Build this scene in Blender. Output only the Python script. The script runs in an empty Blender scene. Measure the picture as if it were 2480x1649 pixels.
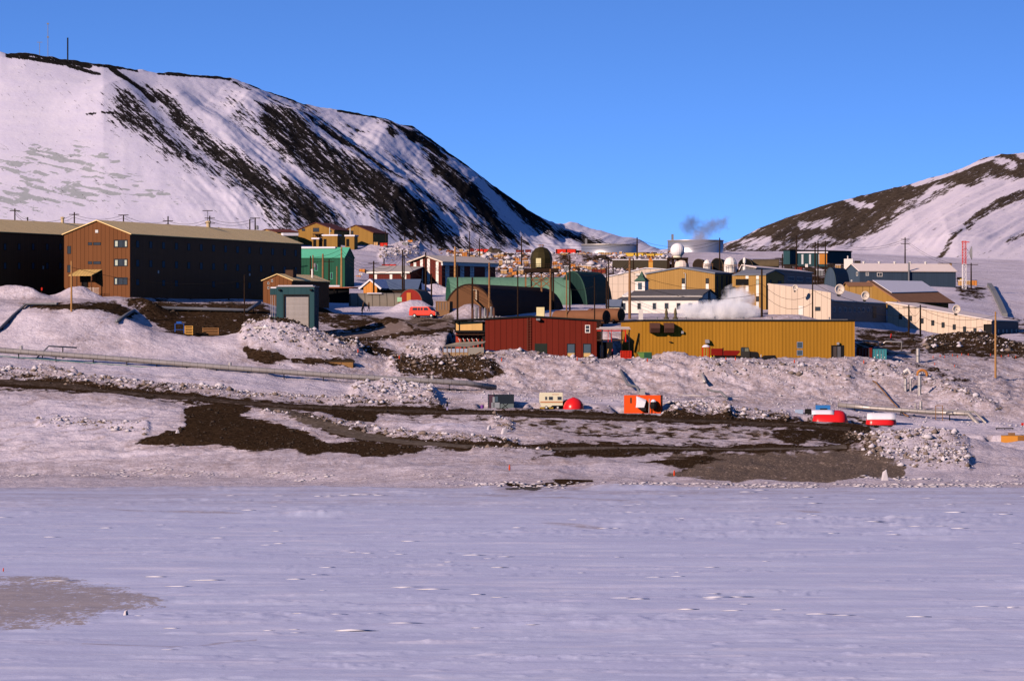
import bpy, bmesh, math, random
import numpy as np
from mathutils import Vector
R = math.radians
random.seed(7)
# ---------------------------------------------------------------- camera, sky, sun, exposure
FL = 13778.0      # focal length in photo pixels (photo is 2480 wide)
HC = 18.0         # camera height above the sea ice
YH = 860.0        # photo row of the horizon
CX = 1240.0
sc = bpy.context.scene
cam_d = bpy.data.cameras.new('camera')
cam = bpy.data.objects.new('camera', cam_d)
sc.collection.objects.link(cam)
sc.camera = cam
cam.location = (0, 0, HC)
cam.rotation_euler = (R(90), 0, 0)
cam_d.sensor_width = 36.0
cam_d.lens = 36.0 * FL / 2480.0
cam_d.shift_y = (YH - 824.5) / 2480.0
cam_d.clip_start = 1.0
cam_d.clip_end = 30000.0
SUN_EL, SUN_AZ = 21.5, 42.0     # azimuth: degrees left of straight-behind the camera
sv = Vector((-math.sin(R(SUN_AZ)) * math.cos(R(SUN_EL)), -math.cos(R(SUN_AZ)) * math.cos(R(SUN_EL)), math.sin(R(SUN_EL))))
sun_d = bpy.data.lights.new('sun', 'SUN')
sun = bpy.data.objects.new('sun', sun_d)
sc.collection.objects.link(sun)
sun_d.energy = 5.0
sun_d.angle = R(0.5)
sun_d.color = (1.0, 0.79, 0.66)
sun.rotation_euler = sv.to_track_quat('Z', 'Y').to_euler()
w = bpy.data.worlds.new('World')
sc.world = w
w.use_nodes = True
nt = w.node_tree
bg = nt.nodes['Background']
sky = nt.nodes.new('ShaderNodeTexSky')
sky.sky_type = 'NISHITA'
sky.sun_disc = False
sky.sun_elevation = R(SUN_EL)
sky.sun_rotation = math.atan2(sv.x, sv.y)
sky.altitude = 1200
sky.air_density = 1.0
sky.dust_density = 0.0
sky.ozone_density = 5.0
tc = nt.nodes.new('ShaderNodeTexCoord')
vm = nt.nodes.new('ShaderNodeVectorMath'); vm.operation = 'MULTIPLY_ADD'
vm.inputs[1].default_value = (1, 1, 5.5)
vm.inputs[2].default_value = (0, 0, 0.075)
nt.links.new(tc.outputs['Generated'], vm.inputs[0])
vn = nt.nodes.new('ShaderNodeVectorMath'); vn.operation = 'NORMALIZE'
nt.links.new(vm.outputs[0], vn.inputs[0])
nt.links.new(vn.outputs[0], sky.inputs[0])
tint = nt.nodes.new('ShaderNodeMix'); tint.data_type = 'RGBA'; tint.blend_type = 'MULTIPLY'
tint.inputs[0].default_value = 1.0
tint.inputs[7].default_value = (0.72, 0.93, 1.28, 1)
nt.links.new(sky.outputs[0], tint.inputs[6])
nt.links.new(tint.outputs[2], bg.inputs[0])
bg.inputs[1].default_value = 0.112
sc.view_settings.view_transform = 'Standard'
sc.view_settings.look = 'None'
sc.view_settings.exposure = 0.55
sc.view_settings.gamma = 1.0
sc.cycles.max_bounces = 5
sc.cycles.diffuse_bounces = 0
sc.cycles.volume_bounces = 3
sc.cycles.transparent_max_bounces = 6

# ---------------------------------------------------------------- helpers: photo pixel + distance -> world
def ZY(y, D): return HC + (YH - y) * D / FL
def P(u, y, D): return Vector(((u - CX) * D / FL, D, ZY(y, D)))
COL = sc.collection
def tag(o, label=None, cat=None, group=None, kind=None):
    if label: o['label'] = label
    if cat: o['category'] = cat
    if group: o['group'] = group
    if kind: o['kind'] = kind
    return o

# ---------------------------------------------------------------- materials
MATS = {}
ALB = .84
class NB:
    def __init__(s, m): s.t = m.node_tree; s.m = m
    def n(s, typ, **k):
        nd = s.t.nodes.new(typ)
        for a, b in k.items(): setattr(nd, a, b)
        return nd
    def put(s, nd, i, v):
        if v is None: return
        if isinstance(v, bpy.types.NodeSocket): s.t.links.new(v, nd.inputs[i])
        else: nd.inputs[i].default_value = v
    def math(s, op, a, b=None, c=None, clamp=False):
        nd = s.n('ShaderNodeMath', operation=op); nd.use_clamp = clamp
        s.put(nd, 0, a); s.put(nd, 1, b); s.put(nd, 2, c); return nd.outputs[0]
    def mix(s, f, a, b, mode='MIX'):
        nd = s.n('ShaderNodeMix', data_type='RGBA', blend_type=mode)
        s.put(nd, 0, f)
        for i, v in ((6, a), (7, b)):
            if isinstance(v, tuple) and len(v) == 3: v = v + (1,)
            s.put(nd, i, v)
        return nd.outputs[2]
    def noise(s, vec, scale, detail=3, rough=.55):
        nd = s.n('ShaderNodeTexNoise'); s.put(nd, 'Vector', vec)
        nd.inputs['Scale'].default_value = scale; nd.inputs['Detail'].default_value = detail
        nd.inputs['Roughness'].default_value = rough; return nd.outputs[0]
    def scale(s, vec, k):
        nd = s.n('ShaderNodeVectorMath', operation='MULTIPLY'); s.put(nd, 0, vec); nd.inputs[1].default_value = k; return nd.outputs[0]
    def smooth(s, v, a, b):
        nd = s.n('ShaderNodeMapRange', interpolation_type='SMOOTHSTEP'); s.put(nd, 0, v)
        nd.inputs[1].default_value = a; nd.inputs[2].default_value = b; return nd.outputs[0]
def newmat(name):
    m = bpy.data.materials.new(name); m.use_nodes = True
    b = m.node_tree.nodes['Principled BSDF']; return m, NB(m), b
def mat(name, col, rough=.75, metal=0.0, var=.18, scale=.8, bump=0.0, dirt=None):
    if name in MATS: return MATS[name]
    col = tuple(x * ALB for x in col)
    m, k, b = newmat(name)
    tc = k.n('ShaderNodeTexCoord').outputs['Object']
    n1 = k.noise(tc, scale, 4)
    f = k.math('MULTIPLY_ADD', n1, 2 * var, 1 - var)
    c = k.mix(1.0, tuple(col), f, 'MULTIPLY')
    if dirt:
        n2 = k.smooth(k.noise(tc, scale * 2.3, 5, .65), .5, .68)
        c = k.mix(k.math('MULTIPLY', n2, dirt[3]), c, tuple(dirt[:3]))
    k.put(b, 'Base Color', c)
    b.inputs['Roughness'].default_value = rough; b.inputs['Metallic'].default_value = metal
    b.inputs['Specular IOR Level'].default_value = .3 if rough < .5 else (.06 if rough < .84 else 0)
    if bump:
        bn = k.n('ShaderNodeBump'); k.put(bn, 'Height', k.noise(tc, scale * 4, 4)); bn.inputs['Strength'].default_value = bump
        bn.inputs['Distance'].default_value = .1; k.put(b, 'Normal', bn.outputs[0])
    MATS[name] = m; return m
def siding(name, col, pitch=.9, line=.08, dark=.45, axis='XY', rough=.6, bump=.5, fine=0.0, metal=0.0, streak=.12, horiz=0):
    """sheet cladding: a dark joint every `pitch` metres along the wall, optional fine ribs, faint vertical weather streaks"""
    if name in MATS: return MATS[name]
    col = tuple(x * ALB for x in col)
    m, k, b = newmat(name)
    tc = k.n('ShaderNodeTexCoord').outputs['Object']
    sp = k.n('ShaderNodeSeparateXYZ'); k.put(sp, 0, tc)
    X, Y, Z = sp.outputs
    t = {'XY': lambda: k.math('ADD', X, Y), 'X': lambda: X, 'Y': lambda: Y, 'Z': lambda: Z}[axis]()
    fr = k.math('FRACT', k.math('DIVIDE', t, pitch))
    ln = k.math('LESS_THAN', fr, line / pitch)
    st = k.noise(k.scale(tc, (1.3, 1.3, .12)), 1.0, 4)
    big = k.noise(tc, .15, 3)
    pan = k.n('ShaderNodeTexWhiteNoise', noise_dimensions='1D'); k.put(pan, 'W', k.math('FLOOR', k.math('DIVIDE', t, pitch)))
    f = k.math('ADD', k.math('MULTIPLY_ADD', st, 2 * streak, 1 - streak - .1), k.math('MULTIPLY', big, .12))
    f = k.math('ADD', f, k.math('MULTIPLY', pan.outputs['Value'], .09))
    c = k.mix(1.0, tuple(col), f, 'MULTIPLY')
    if horiz:
        fz = k.math('LESS_THAN', k.math('FRACT', k.math('DIVIDE', Z, horiz)), line / horiz)
        ln = k.math('MAXIMUM', ln, k.math('MULTIPLY', fz, .6))
    c = k.mix(k.math('MULTIPLY', ln, 1 - dark), c, tuple(x * .25 for x in col))
    hgt = ln
    if fine:
        rb = k.math('PINGPONG', k.math('DIVIDE', t, fine), .5)
        c = k.mix(k.math('MULTIPLY', k.math('LESS_THAN', rb, .15), .35), c, tuple(x * .45 for x in col))
        hgt = k.math('ADD', ln, rb)
    k.put(b, 'Base Color', c)
    b.inputs['Roughness'].default_value = rough; b.inputs['Metallic'].default_value = metal
    b.inputs['Specular IOR Level'].default_value = .03
    bn = k.n('ShaderNodeBump'); k.put(bn, 'Height', hgt); bn.inputs['Strength'].default_value = bump
    bn.inputs['Distance'].default_value = .04; bn.invert = True; k.put(b, 'Normal', bn.outputs[0])
    MATS[name] = m; return m

# ---------------------------------------------------------------- terrain heights
_rng = np.random.RandomState(3)
_T = _rng.rand(512, 512).astype(np.float32)
def vn2(x, y, s=0):
    x = np.asarray(x, dtype=np.float64) + 37.1 * s; y = np.asarray(y, dtype=np.float64) + 91.7 * s
    xi = np.floor(x).astype(np.int64); yi = np.floor(y).astype(np.int64)
    fx = x - xi; fy = y - yi
    fx = fx * fx * (3 - 2 * fx); fy = fy * fy * (3 - 2 * fy)
    a = _T[xi & 511, yi & 511]; b = _T[(xi + 1) & 511, yi & 511]
    c = _T[xi & 511, (yi + 1) & 511]; d = _T[(xi + 1) & 511, (yi + 1) & 511]
    return (a * (1 - fx) + b * fx) * (1 - fy) + (c * (1 - fx) + d * fx) * fy
def fbm(x, y, o=4, s=0, g=.5):
    r = 0; a = 1; t = 0
    for i in range(o):
        r = r + a * vn2(x * 2 ** i, y * 2 ** i, s + i * 7); t += a; a *= g
    return r / t
def sstep(x, a, b):
    t = np.clip((x - a) / (b - a), 0, 1); return t * t * (3 - 2 * t)
def polydist(u, y, pl):
    """distance to a polyline and side (+ = right/below of its direction)"""
    best = np.full(u.shape, 1e9); side = np.zeros(u.shape); pos = np.zeros(u.shape)
    n = len(pl) - 1
    for i in range(n):
        ax, ay = pl[i]; bx, by = pl[i + 1]
        dx, dy = bx - ax, by - ay
        t = np.clip(((u - ax) * dx + (y - ay) * dy) / (dx * dx + dy * dy), 0, 1)
        ex = u - ax - t * dx; ey = y - ay - t * dy
        d = np.hypot(ex, ey); m = d < best
        best = np.where(m, d, best); side = np.where(m, np.sign(dx * ey - dy * ex), side); pos = np.where(m, (i + t) / n, pos)
    return best, side, pos
def polysd(u, y, pg):
    """signed distance to polygon, positive inside"""
    ins = np.zeros(u.shape, bool); best = np.full(u.shape, 1e9)
    n = len(pg)
    for i in range(n):
        ax, ay = pg[i]; bx, by = pg[(i + 1) % n]
        dx, dy = bx - ax, by - ay
        t = np.clip(((u - ax) * dx + (y - ay) * dy) / (dx * dx + dy * dy + 1e-9), 0, 1)
        best = np.minimum(best, np.hypot(u - ax - t * dx, y - ay - t * dy))
        if dy != 0:
            ins ^= ((ay > y) != (by > y)) & (u < dx * (y - ay) / dy + ax)
    return np.where(ins, best, -best)

SKYL = [(-1600, 230), (-600, 140), (0, 126), (20, 130), (60, 127), (100, 134), (165, 145), (200, 151), (240, 153), (275, 160), (310, 166),
        (350, 172), (380, 177), (430, 176), (500, 183), (560, 190), (600, 205), (640, 220), (680, 232), (735, 252), (790, 262), (850, 273),
        (900, 281), (935, 288), (965, 301), (1000, 306), (1020, 320), (1080, 365), (1130, 400), (1180, 440), (1230, 475), (1280, 512),
        (1300, 525), (1330, 541), (1360, 542), (1378, 538), (1400, 541), (1430, 553), (1460, 561), (1500, 574), (1530, 574), (1550, 580),
        (1580, 600), (1595, 608), (1700, 609), (1725, 604), (1780, 585), (1840, 552), (1900, 530), (2000, 497), (2030, 488), (2070, 478),
        (2150, 458), (2200, 447), (2300, 420), (2350, 400), (2370, 387), (2400, 378), (2440, 373), (2480, 371), (2700, 350), (4100, 420)]
# each line: (u, photo row, distance) control points; together they lay out the ground from the shore to the foot of the hills
SHORE = [(-1600, 1150, 850), (0, 1150, 850), (300, 1150, 845), (600, 1160, 830), (900, 1172, 800), (1200, 1182, 775), (1500, 1184, 768), (1800, 1175, 780), (2100, 1168, 800), (2480, 1160, 815), (4100, 1150, 850)]
LINES = [
 [(-1600, 1000, 910), (0, 1030, 890), (300, 1050, 880), (600, 1080, 862), (900, 1096, 852), (1200, 1098, 845), (1500, 1105, 842), (1800, 1108, 840), (2100, 1108, 842), (2480, 1100, 850), (4100, 1090, 860)],
 [(-1600, 930, 935), (0, 936, 925), (300, 958, 922), (460, 975, 920), (640, 992, 916), (900, 1003, 915), (1100, 1008, 915), (1400, 1018, 915), (1700, 1030, 915), (1900, 1038, 915), (2100, 1062, 912), (2480, 1062, 905), (4100, 1060, 905)],
 [(-1600, 905, 945), (0, 915, 938), (300, 940, 935), (460, 953, 934), (640, 968, 930), (900, 985, 930), (1100, 992, 930), (1400, 1001, 930), (1700, 1012, 930), (1900, 1020, 930), (2100, 1035, 930), (2480, 1045, 930), (4100, 1040, 930)],
 [(-1600, 860, 965), (0, 858, 965), (300, 881, 962), (600, 904, 962), (900, 928, 962), (1100, 948, 962), (1300, 952, 962), (1500, 958, 962), (1800, 970, 962), (2000, 985, 960), (2100, 992, 960), (2300, 1010, 955), (2480, 1030, 955), (4100, 1020, 955)],
 [(-1600, 840, 972), (0, 846, 972), (150, 848, 972), (300, 858, 972), (450, 862, 972), (600, 880, 972), (760, 890, 972), (900, 916, 972), (1100, 936, 972), (1300, 940, 972), (1500, 945, 972), (1800, 955, 972), (2000, 962, 970), (2100, 965, 970), (2300, 962, 968), (2480, 985, 965), (4100, 985, 965)],
 [(-1600, 760, 990), (0, 770, 990), (100, 740, 990), (200, 738, 990), (290, 760, 990), (360, 800, 984), (500, 818, 984), (560, 812, 984), (640, 805, 984), (760, 818, 986), (820, 830, 986), (900, 858, 986), (960, 872, 985), (1180, 872, 985), (1300, 872, 985), (1500, 878, 985), (1700, 872, 985), (1900, 876, 985), (2050, 874, 985), (2200, 892, 990), (2300, 902, 995), (2400, 920, 995), (2480, 945, 990), (4100, 960, 990)],
 [(-1600, 735, 1000), (0, 738, 1000), (100, 727, 1003), (200, 724, 1003), (300, 745, 1000), (370, 795, 996), (500, 812, 995), (640, 800, 998), (760, 812, 998), (820, 822, 998), (900, 846, 998), (960, 866, 998), (1180, 866, 996), (1400, 868, 996), (1600, 868, 996), (2070, 866, 996), (2200, 880, 1005), (2300, 888, 1010), (2400, 902, 1010), (2480, 925, 1005), (4100, 940, 1005)],
 [(-1600, 722, 1012), (0, 722, 1012), (200, 722, 1012), (310, 728, 1012), (400, 768, 1008), (600, 775, 1008), (640, 790, 1008), (760, 806, 1010), (860, 800, 1012), (1000, 805, 1012), (1090, 815, 1012), (1180, 862, 1010), (1445, 862, 1010), (1700, 866, 1010), (2070, 862, 1012), (2200, 850, 1025), (2300, 853, 1030), (2400, 862, 1030), (2480, 870, 1030), (4100, 880, 1030)],
 [(-1600, 720, 1026), (0, 719, 1026), (300, 719, 1026), (340, 733, 1026), (640, 742, 1026), (690, 770, 1026), (760, 798, 1026), (860, 790, 1030), (1000, 788, 1030), (1090, 783, 1030), (1180, 800, 1035), (1445, 805, 1035), (1485, 800, 1035), (1700, 800, 1040), (2000, 800, 1040), (2070, 830, 1035), (2200, 832, 1045), (2300, 825, 1050), (2400, 822, 1050), (2480, 835, 1050), (4100, 840, 1050)],
 [(-1600, 716, 1080), (0, 716, 1080), (640, 727, 1080), (720, 745, 1075), (800, 762, 1060), (900, 772, 1060), (1000, 774, 1058), (1090, 772, 1058), (1200, 775, 1060), (1400, 785, 1060), (1500, 768, 1070), (1600, 762, 1072), (1900, 764, 1070), (2070, 795, 1068), (2150, 800, 1075), (2300, 822, 1080), (2400, 822, 1080), (2480, 825, 1085), (4100, 830, 1080)],
 [(-1600, 712, 1140), (0, 712, 1140), (640, 724, 1140), (740, 735, 1130), (850, 746, 1120), (1000, 745, 1120), (1200, 752, 1140), (1400, 748, 1140), (1560, 752, 1130), (1750, 752, 1130), (1900, 752, 1130), (2050, 785, 1130), (2150, 806, 1130), (2300, 822, 1140), (2480, 812, 1150), (4100, 800, 1140)],
 [(-1600, 700, 1230), (0, 700, 1230), (700, 705, 1230), (860, 700, 1230), (1000, 706, 1230), (1200, 712, 1230), (1400, 724, 1200), (1560, 735, 1220), (1900, 730, 1220), (2100, 742, 1220), (2300, 760, 1220), (2400, 772, 1230), (2480, 778, 1240), (4100, 760, 1230)],
 [(-1600, 680, 1340), (0, 680, 1340), (700, 685, 1330), (860, 670, 1330), (980, 696, 1330), (1200, 690, 1330), (1400, 690, 1330), (1560, 690, 1330), (1900, 700, 1330), (2080, 696, 1330), (2320, 698, 1330), (2400, 710, 1330), (2480, 716, 1330), (4100, 720, 1330)],
 [(-1600, 640, 1450), (0, 640, 1450), (700, 620, 1450), (860, 620, 1450), (980, 640, 1440), (1100, 655, 1440), (1200, 668, 1420), (1400, 665, 1420), (1560, 660, 1430), (1750, 660, 1430), (1900, 664, 1430), (2100, 668, 1440), (2320, 682, 1440), (2400, 690, 1440), (2480, 694, 1440), (4100, 700, 1440)],
 [(-1600, 600, 1560), (0, 600, 1560), (700, 596, 1550), (860, 597, 1550), (980, 603, 1550), (1100, 628, 1560), (1200, 638, 1560), (1400, 636, 1560), (1560, 632, 1560), (1750, 634, 1560), (1900, 634, 1560), (2060, 636, 1560), (2320, 662, 1560), (2480, 670, 1560), (4100, 680, 1560)],
 [(-1600, 586, 1700), (0, 586, 1700), (700, 588, 1680), (860, 592, 1680), (980, 598, 1700), (1100, 611, 1740), (1200, 616, 1740), (1400, 616, 1740), (1560, 612, 1740), (1700, 612, 1740), (1800, 616, 1740), (1900, 616, 1740), (2060, 622, 1740), (2320, 640, 1720), (2480, 645, 1720), (4100, 650, 1720)],
]
BASE = [(-1600, 560, 1880), (0, 562, 1880), (300, 560, 1880), (700, 574, 1895), (900, 592, 1930), (1100, 606, 1970), (1300, 612, 2010), (1500, 610, 2030), (1600, 608, 2020), (1700, 609, 1900), (1800, 606, 1900), (1900, 606, 1900), (2060, 612, 1890), (2320, 625, 1860), (2480, 630, 1860), (4100, 640, 1860)]
CRD = [(-1600, 2140), (0, 2090), (250, 2090), (600, 2140), (900, 2210), (1200, 2290), (1340, 2330), (1365, 2420), (1600, 2420), (1700, 2120), (1900, 2120), (2480, 2150), (4100, 2200)]

us = np.concatenate([np.arange(-1600, -60, 40.0), np.arange(-60, 2541, 3.6), np.arange(2560, 4101, 40.0)])
def _sm(v, w=9):
    k = np.ones(w) / w; p = np.pad(v, w // 2, mode='edge'); return np.convolve(p, k, 'valid')
def line_zd(L):
    a = np.array(L, float); y = np.interp(us, a[:, 0], a[:, 1]); D = np.interp(us, a[:, 0], a[:, 2])
    return D, _sm(ZY(y, D), 13)
shD = _sm(np.interp(us, *np.array(SHORE)[:, [0, 2]].T), 9)
dk = [shD * 0 + 100, shD]; zk = [shD * 0, shD * 0 + .02]
for L in LINES:
    D, z = line_zd(L); dk.append(D); zk.append(z)
bD, bZ = line_zd(BASE); dk.append(bD); zk.append(bZ)
cD = np.interp(us, *np.array(CRD, float).T); cY = np.interp(us, *np.array(SKYL, float).T); cZ = ZY(cY, cD)
cZs = _sm(cZ, 61)
for s, g in ((.25, .23), (.55, .55), (.8, .84), (.93, .965)):
    cc = cZs if s < .9 else (cZ + cZs) / 2
    dk.append(bD + s * (cD - bD)); zk.append(np.minimum(bZ + g * (cc - bZ), cZ - .02 * (cZ - bZ)))
dk.append(cD); zk.append(cZ)
dk.append(cD + 60); zk.append(cZ - 4)
dk.append(cD + 500); zk.append(np.minimum(cZ - 40, 40))
dk.append(cD * 0 + 9000); zk.append(cD * 0)
dk = np.array(dk); zk = np.array(zk)
ice_y = np.concatenate([np.arange(2500, 1700, -20.0), np.arange(1700, 1150, -1.25)])
Ds = np.concatenate([248004.0 / (ice_y - YH), np.arange(856, 1060, .6), np.arange(1060, 1260, 2.0), np.arange(1260, 1850, 4.0),
                     np.arange(1850, 2450, 1.15), np.array([2460, 2480, 2500, 2600, 2700, 3000, 4000, 6000, 9000.0])])
NU, ND = len(us), len(Ds)
Z = np.empty((ND, NU))
for j in range(NU): Z[:, j] = np.interp(Ds, dk[:, j], zk[:, j])
i0, i1 = np.searchsorted(Ds, 860), np.searchsorted(Ds, 1800)     # soften creases of the lay-out lines
for _ in range(2):
    Zp = Z.copy(); Z[i0:i1] = (Zp[i0 - 2:i1 - 2] + Zp[i0 - 1:i1 - 1] * 2 + Zp[i0:i1] * 2 + Zp[i0 + 1:i1 + 1] * 2 + Zp[i0 + 2:i1 + 2]) / 8
U, DD = np.meshgrid(us, Ds)
X = (U - CX) * DD / FL
Y0 = YH - (Z - HC) * FL / DD          # photo row of the smooth ground: used to read the rock/snow pattern off the photograph
# level pads under buildings and roads: (u, D, half width m, half depth m, photo row, angle)
def _rough_masks():
    Y0f = Y0
    hill = DD > 1840
    return hill
HILL = _rough_masks()
S = np.clip((DD - bD[None]) / (cD - bD)[None], 0, 1.0)
# spurs and gullies of the left hill
SPURS = [([(265, 165), (290, 215), (340, 290), (400, 370), (470, 440), (560, 500), (660, 550), (740, 590)], 3.2, 130, 42),
         ([(390, 200), (440, 260), (520, 340), (600, 410), (680, 470), (780, 540), (840, 580)], 2.6, 60, 30),
         ([(560, 200), (610, 250), (680, 320), (760, 390), (850, 465), (940, 525), (1040, 575), (1110, 600)], 5.0, 110, 46),
         ([(690, 250), (760, 320), (850, 400), (930, 460), (1010, 520), (1100, 570)], 3.0, 60, 34),
         ([(905, 290), (960, 330), (1045, 375), (1065, 410), (1110, 460), (1180, 520), (1260, 580)], 5.0, 100, 44),
         ([(1090, 380), (1160, 440), (1230, 500), (1300, 560)], 1.5, 40, 30),
         ([(2060, 470), (2000, 510), (1900, 560), (1800, 595)], 1.6, 60, 60),
         ([(2640, 330), (2400, 400), (2290, 470), (2200, 530), (2090, 590)], 2.4, 90, 70),
         ([(2700, 440), (2480, 500), (2380, 535), (2300, 590), (2200, 640)], 3.0, 90, 60)]
hh = HILL & (U > -60) & (U < 2540) & (S < .999)
hu, hy, hs = U[hh], Y0[hh], S[hh]
warp = (fbm(hu / 60, hy / 60, 3, 5) - .5) * 26
add = np.zeros(hu.shape)
for pl, amp, wl, wr in SPURS:
    d, sd, pos = polydist(hu + warp, hy, pl)
    sd = sd if pl[0][0] < pl[-1][0] else -sd
    right = sd < 0
    f = np.where(right, np.exp(-(d / wr) ** 2), np.exp(-(d / wl) ** 2))
    add += 1.35 * amp * f * np.clip(pos * 5 + .3, 0, 1) * np.clip((1 - pos) * 4, 0, 1)
th = R(42)
a_ = hu * math.cos(th) + hy * math.sin(th); b_ = -hu * math.sin(th) + hy * math.cos(th)
left = 1 - sstep(hu, 1380, 1500)
gul = (fbm(a_ / 150, b_ / 24, 4, 11) - .5) * 3.2 * left * sstep(hu, 330, 650)
th2 = R(-27)
a2 = hu * math.cos(th2) + hy * math.sin(th2); b2 = -hu * math.sin(th2) + hy * math.cos(th2)
gul += (fbm(a2 / 120, b2 / 12, 4, 21) - .5) * 1.6 * (1 - left)
crag = (fbm(hu / 9, hy / 9, 4, 31) - .5)
fade = np.clip(hs * 9, 0, 1) * np.clip((1 - hs) * 3.5, 0, 1)
Z[hh] += (add + gul) * fade + crag * (.08 + .38 * sstep(hu, 350, 700) * left) * np.clip(hs * 9, 0, 1)
cr = (np.abs(S - 1) < .02) & HILL
Z[cr] += ((fbm(U[cr] / 20, U[cr] * 0, 3, 77) - .5) * 1.0)
del a_, b_, a2, b2

# rock / bare-ground pattern
ROCK = np.zeros(U.shape); ICE = np.zeros(U.shape); DIRT = np.zeros(U.shape)
def streak(u, y, ang, la, lb, s):
    t = R(ang); a = u * math.cos(t) + y * math.sin(t); b = -u * math.sin(t) + y * math.cos(t)
    return fbm(a / la, b / lb, 4, s, .6)
w1 = (fbm(hu / 26, hy / 26, 4, 41) - .5) * 30
nL = streak(hu, hy, 41, 46, 6, 51); nLf = streak(hu, hy, 20, 14, 4.0, 52)
nR = streak(hu, hy, -27, 46, 5.0, 61); nRf = streak(hu, hy, -15, 12, 4, 62)
HP = [  # polygons on the left hill: (points, strength, edge softness px)
 ([(280, 235), (320, 245), (370, 300), (420, 350), (500, 410), (600, 460), (700, 520), (740, 575), (690, 562), (600, 505), (500, 452), (400, 405), (330, 352), (275, 322), (262, 290)], .58, 22),
 ([(345, 205), (400, 240), (440, 290), (520, 370), (600, 425), (690, 485), (770, 540), (820, 585), (760, 578), (680, 532), (600, 482), (520, 412), (430, 330), (370, 250)], .72, 14),
 ([(620, 290), (665, 282), (720, 330), (800, 400), (880, 450), (960, 500), (1040, 550), (1130, 595), (1180, 606), (1060, 604), (980, 592), (900, 560), (820, 520), (735, 455), (655, 395), (625, 340)], .66, 18),
 ([(545, 225), (590, 290), (630, 350), (615, 370), (570, 320), (540, 270)], .46, 20),
 ([(640, 255), (665, 258), (740, 308), (820, 368), (900, 428), (990, 488), (940, 470), (890, 440), (800, 380), (700, 300)], .80, 8),
 ([(700, 240), (760, 262), (830, 330), (900, 400), (880, 400), (800, 340), (720, 270)], .42, 14),
 ([(915, 293), (950, 310), (1010, 335), (1060, 378), (1066, 405), (1090, 445), (1060, 425), (1020, 385), (960, 342), (925, 315)], .82, 10),
 ([(1030, 400), (1090, 450), (1150, 500), (1210, 550), (1270, 585), (1200, 575), (1110, 510), (1050, 450)], .88, 14),
 ([(1000, 315), (1080, 365), (1180, 440), (1260, 500), (1330, 548), (1350, 580), (1280, 550), (1200, 500), (1120, 430), (1060, 375)], .74, 10),
 ([(690, 470), (760, 505), (840, 560), (870, 590), (760, 570), (690, 520)], .62, 16),
 ([(620, 470), (700, 540), (740, 590), (660, 560), (600, 500)], .52, 14),
 ([(1100, 560), (1180, 600), (1300, 612), (1240, 590), (1160, 555)], .48, 14),
 ([(930, 460), (1000, 480), (1060, 520), (1150, 560), (1250, 590), (1160, 580), (1060, 540)], .48, 12),
 ([(1290, 525), (1340, 545), (1420, 570), (1500, 600), (1440, 600), (1360, 580), (1300, 550)], .58, 10),
 ([(940, 330), (952, 342), (960, 362), (950, 368), (938, 348)], .9, 6), ([(980, 350), (1000, 362), (1006, 384), (990, 378)], .9, 6),
 ([(850, 315), (872, 322), (880, 334), (862, 330)], .8, 6), ([(565, 205), (600, 222), (610, 240), (580, 222)], .7, 8),
 ([(820, 300), (845, 310), (870, 350), (840, 330)], .5, 10), ([(940, 400), (1000, 430), (1040, 470), (1000, 460)], .5, 16)]
rk = np.zeros(hu.shape)
for pg, st, so in HP:
    rk = np.maximum(rk, st * sstep(polysd(hu + w1 * .7, hy + w1 * .4, pg), -so * 1.5, so * 1.6))
HS = [([(22, 133), (80, 130), (130, 139), (180, 152), (215, 160)], 9, .95), ([(40, 138), (110, 148), (160, 158), (200, 172), (240, 185)], 5, .8),
      ([(215, 155), (260, 160), (290, 166)], 7, .95), ([(272, 168), (285, 185), (310, 205), (345, 230), (370, 262)], 9, .85),
      ([(385, 178), (450, 181), (540, 190), (555, 193)], 6, .9), ([(200, 154), (240, 156), (280, 163), (330, 172)], 5, .9),
      ([(600, 208), (680, 235), (740, 256)], 3, .7), ([(820, 270), (900, 283), (940, 292), (1000, 310)], 5, .85), ([(1020, 325), (1090, 378), (1180, 445), (1280, 518), (1330, 548)], 7, .8),
      ([(210, 292), (232, 294)], 3, .7), ([(245, 293), (275, 298)], 3, .7), ([(570, 205), (590, 225), (605, 240)], 6, .7)]
for pl, wd, st in HS:
    d, _, _ = polydist(hu + w1 * .2, hy + w1 * .1, pl); rk = np.maximum(rk, st * (1 - sstep(d, wd * .5, wd * 1.3)))
RP = [([(1690, 612), (1725, 600), (1780, 580), (1840, 545), (1900, 522), (2000, 488), (2070, 470), (2200, 440), (2300, 412), (2350, 392), (2400, 370), (2500, 360), (2500, 462), (2440, 458), (2400, 452), (2345, 478), (2300, 470), (2260, 476), (2215, 500), (2150, 545), (2100, 575), (2040, 590), (2000, 578), (1930, 597), (1850, 600), (1780, 606)], .95, 16)]
rr = np.zeros(hu.shape)
for pg, st, so in RP: rr = np.maximum(rr, st * sstep(polysd(hu + w1 * .6, hy + w1 * .4, pg), -so, so))
for pl, wd, st in [([(2105, 572), (2160, 548), (2240, 508), (2320, 468)], 7, .6), ([(2345, 580), (2380, 545), (2430, 520), (2500, 498)], 10, .75), ([(2180, 480), (2250, 450), (2330, 440)], 14, .55),
                   ([(2250, 640), (2300, 610), (2330, 590)], 4, .55), ([(2440, 600), (2500, 570)], 5, .6), ([(1700, 612), (1900, 604), (2050, 590)], 6, .6), ([(2060, 590), (2150, 540), (2200, 520)], 5, .5)]:
    d, _, _ = polydist(hu + w1 * .3, hy + w1 * .2, pl); rr = np.maximum(rr, st * (1 - sstep(d, wd * .5, wd * 1.5)))
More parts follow.
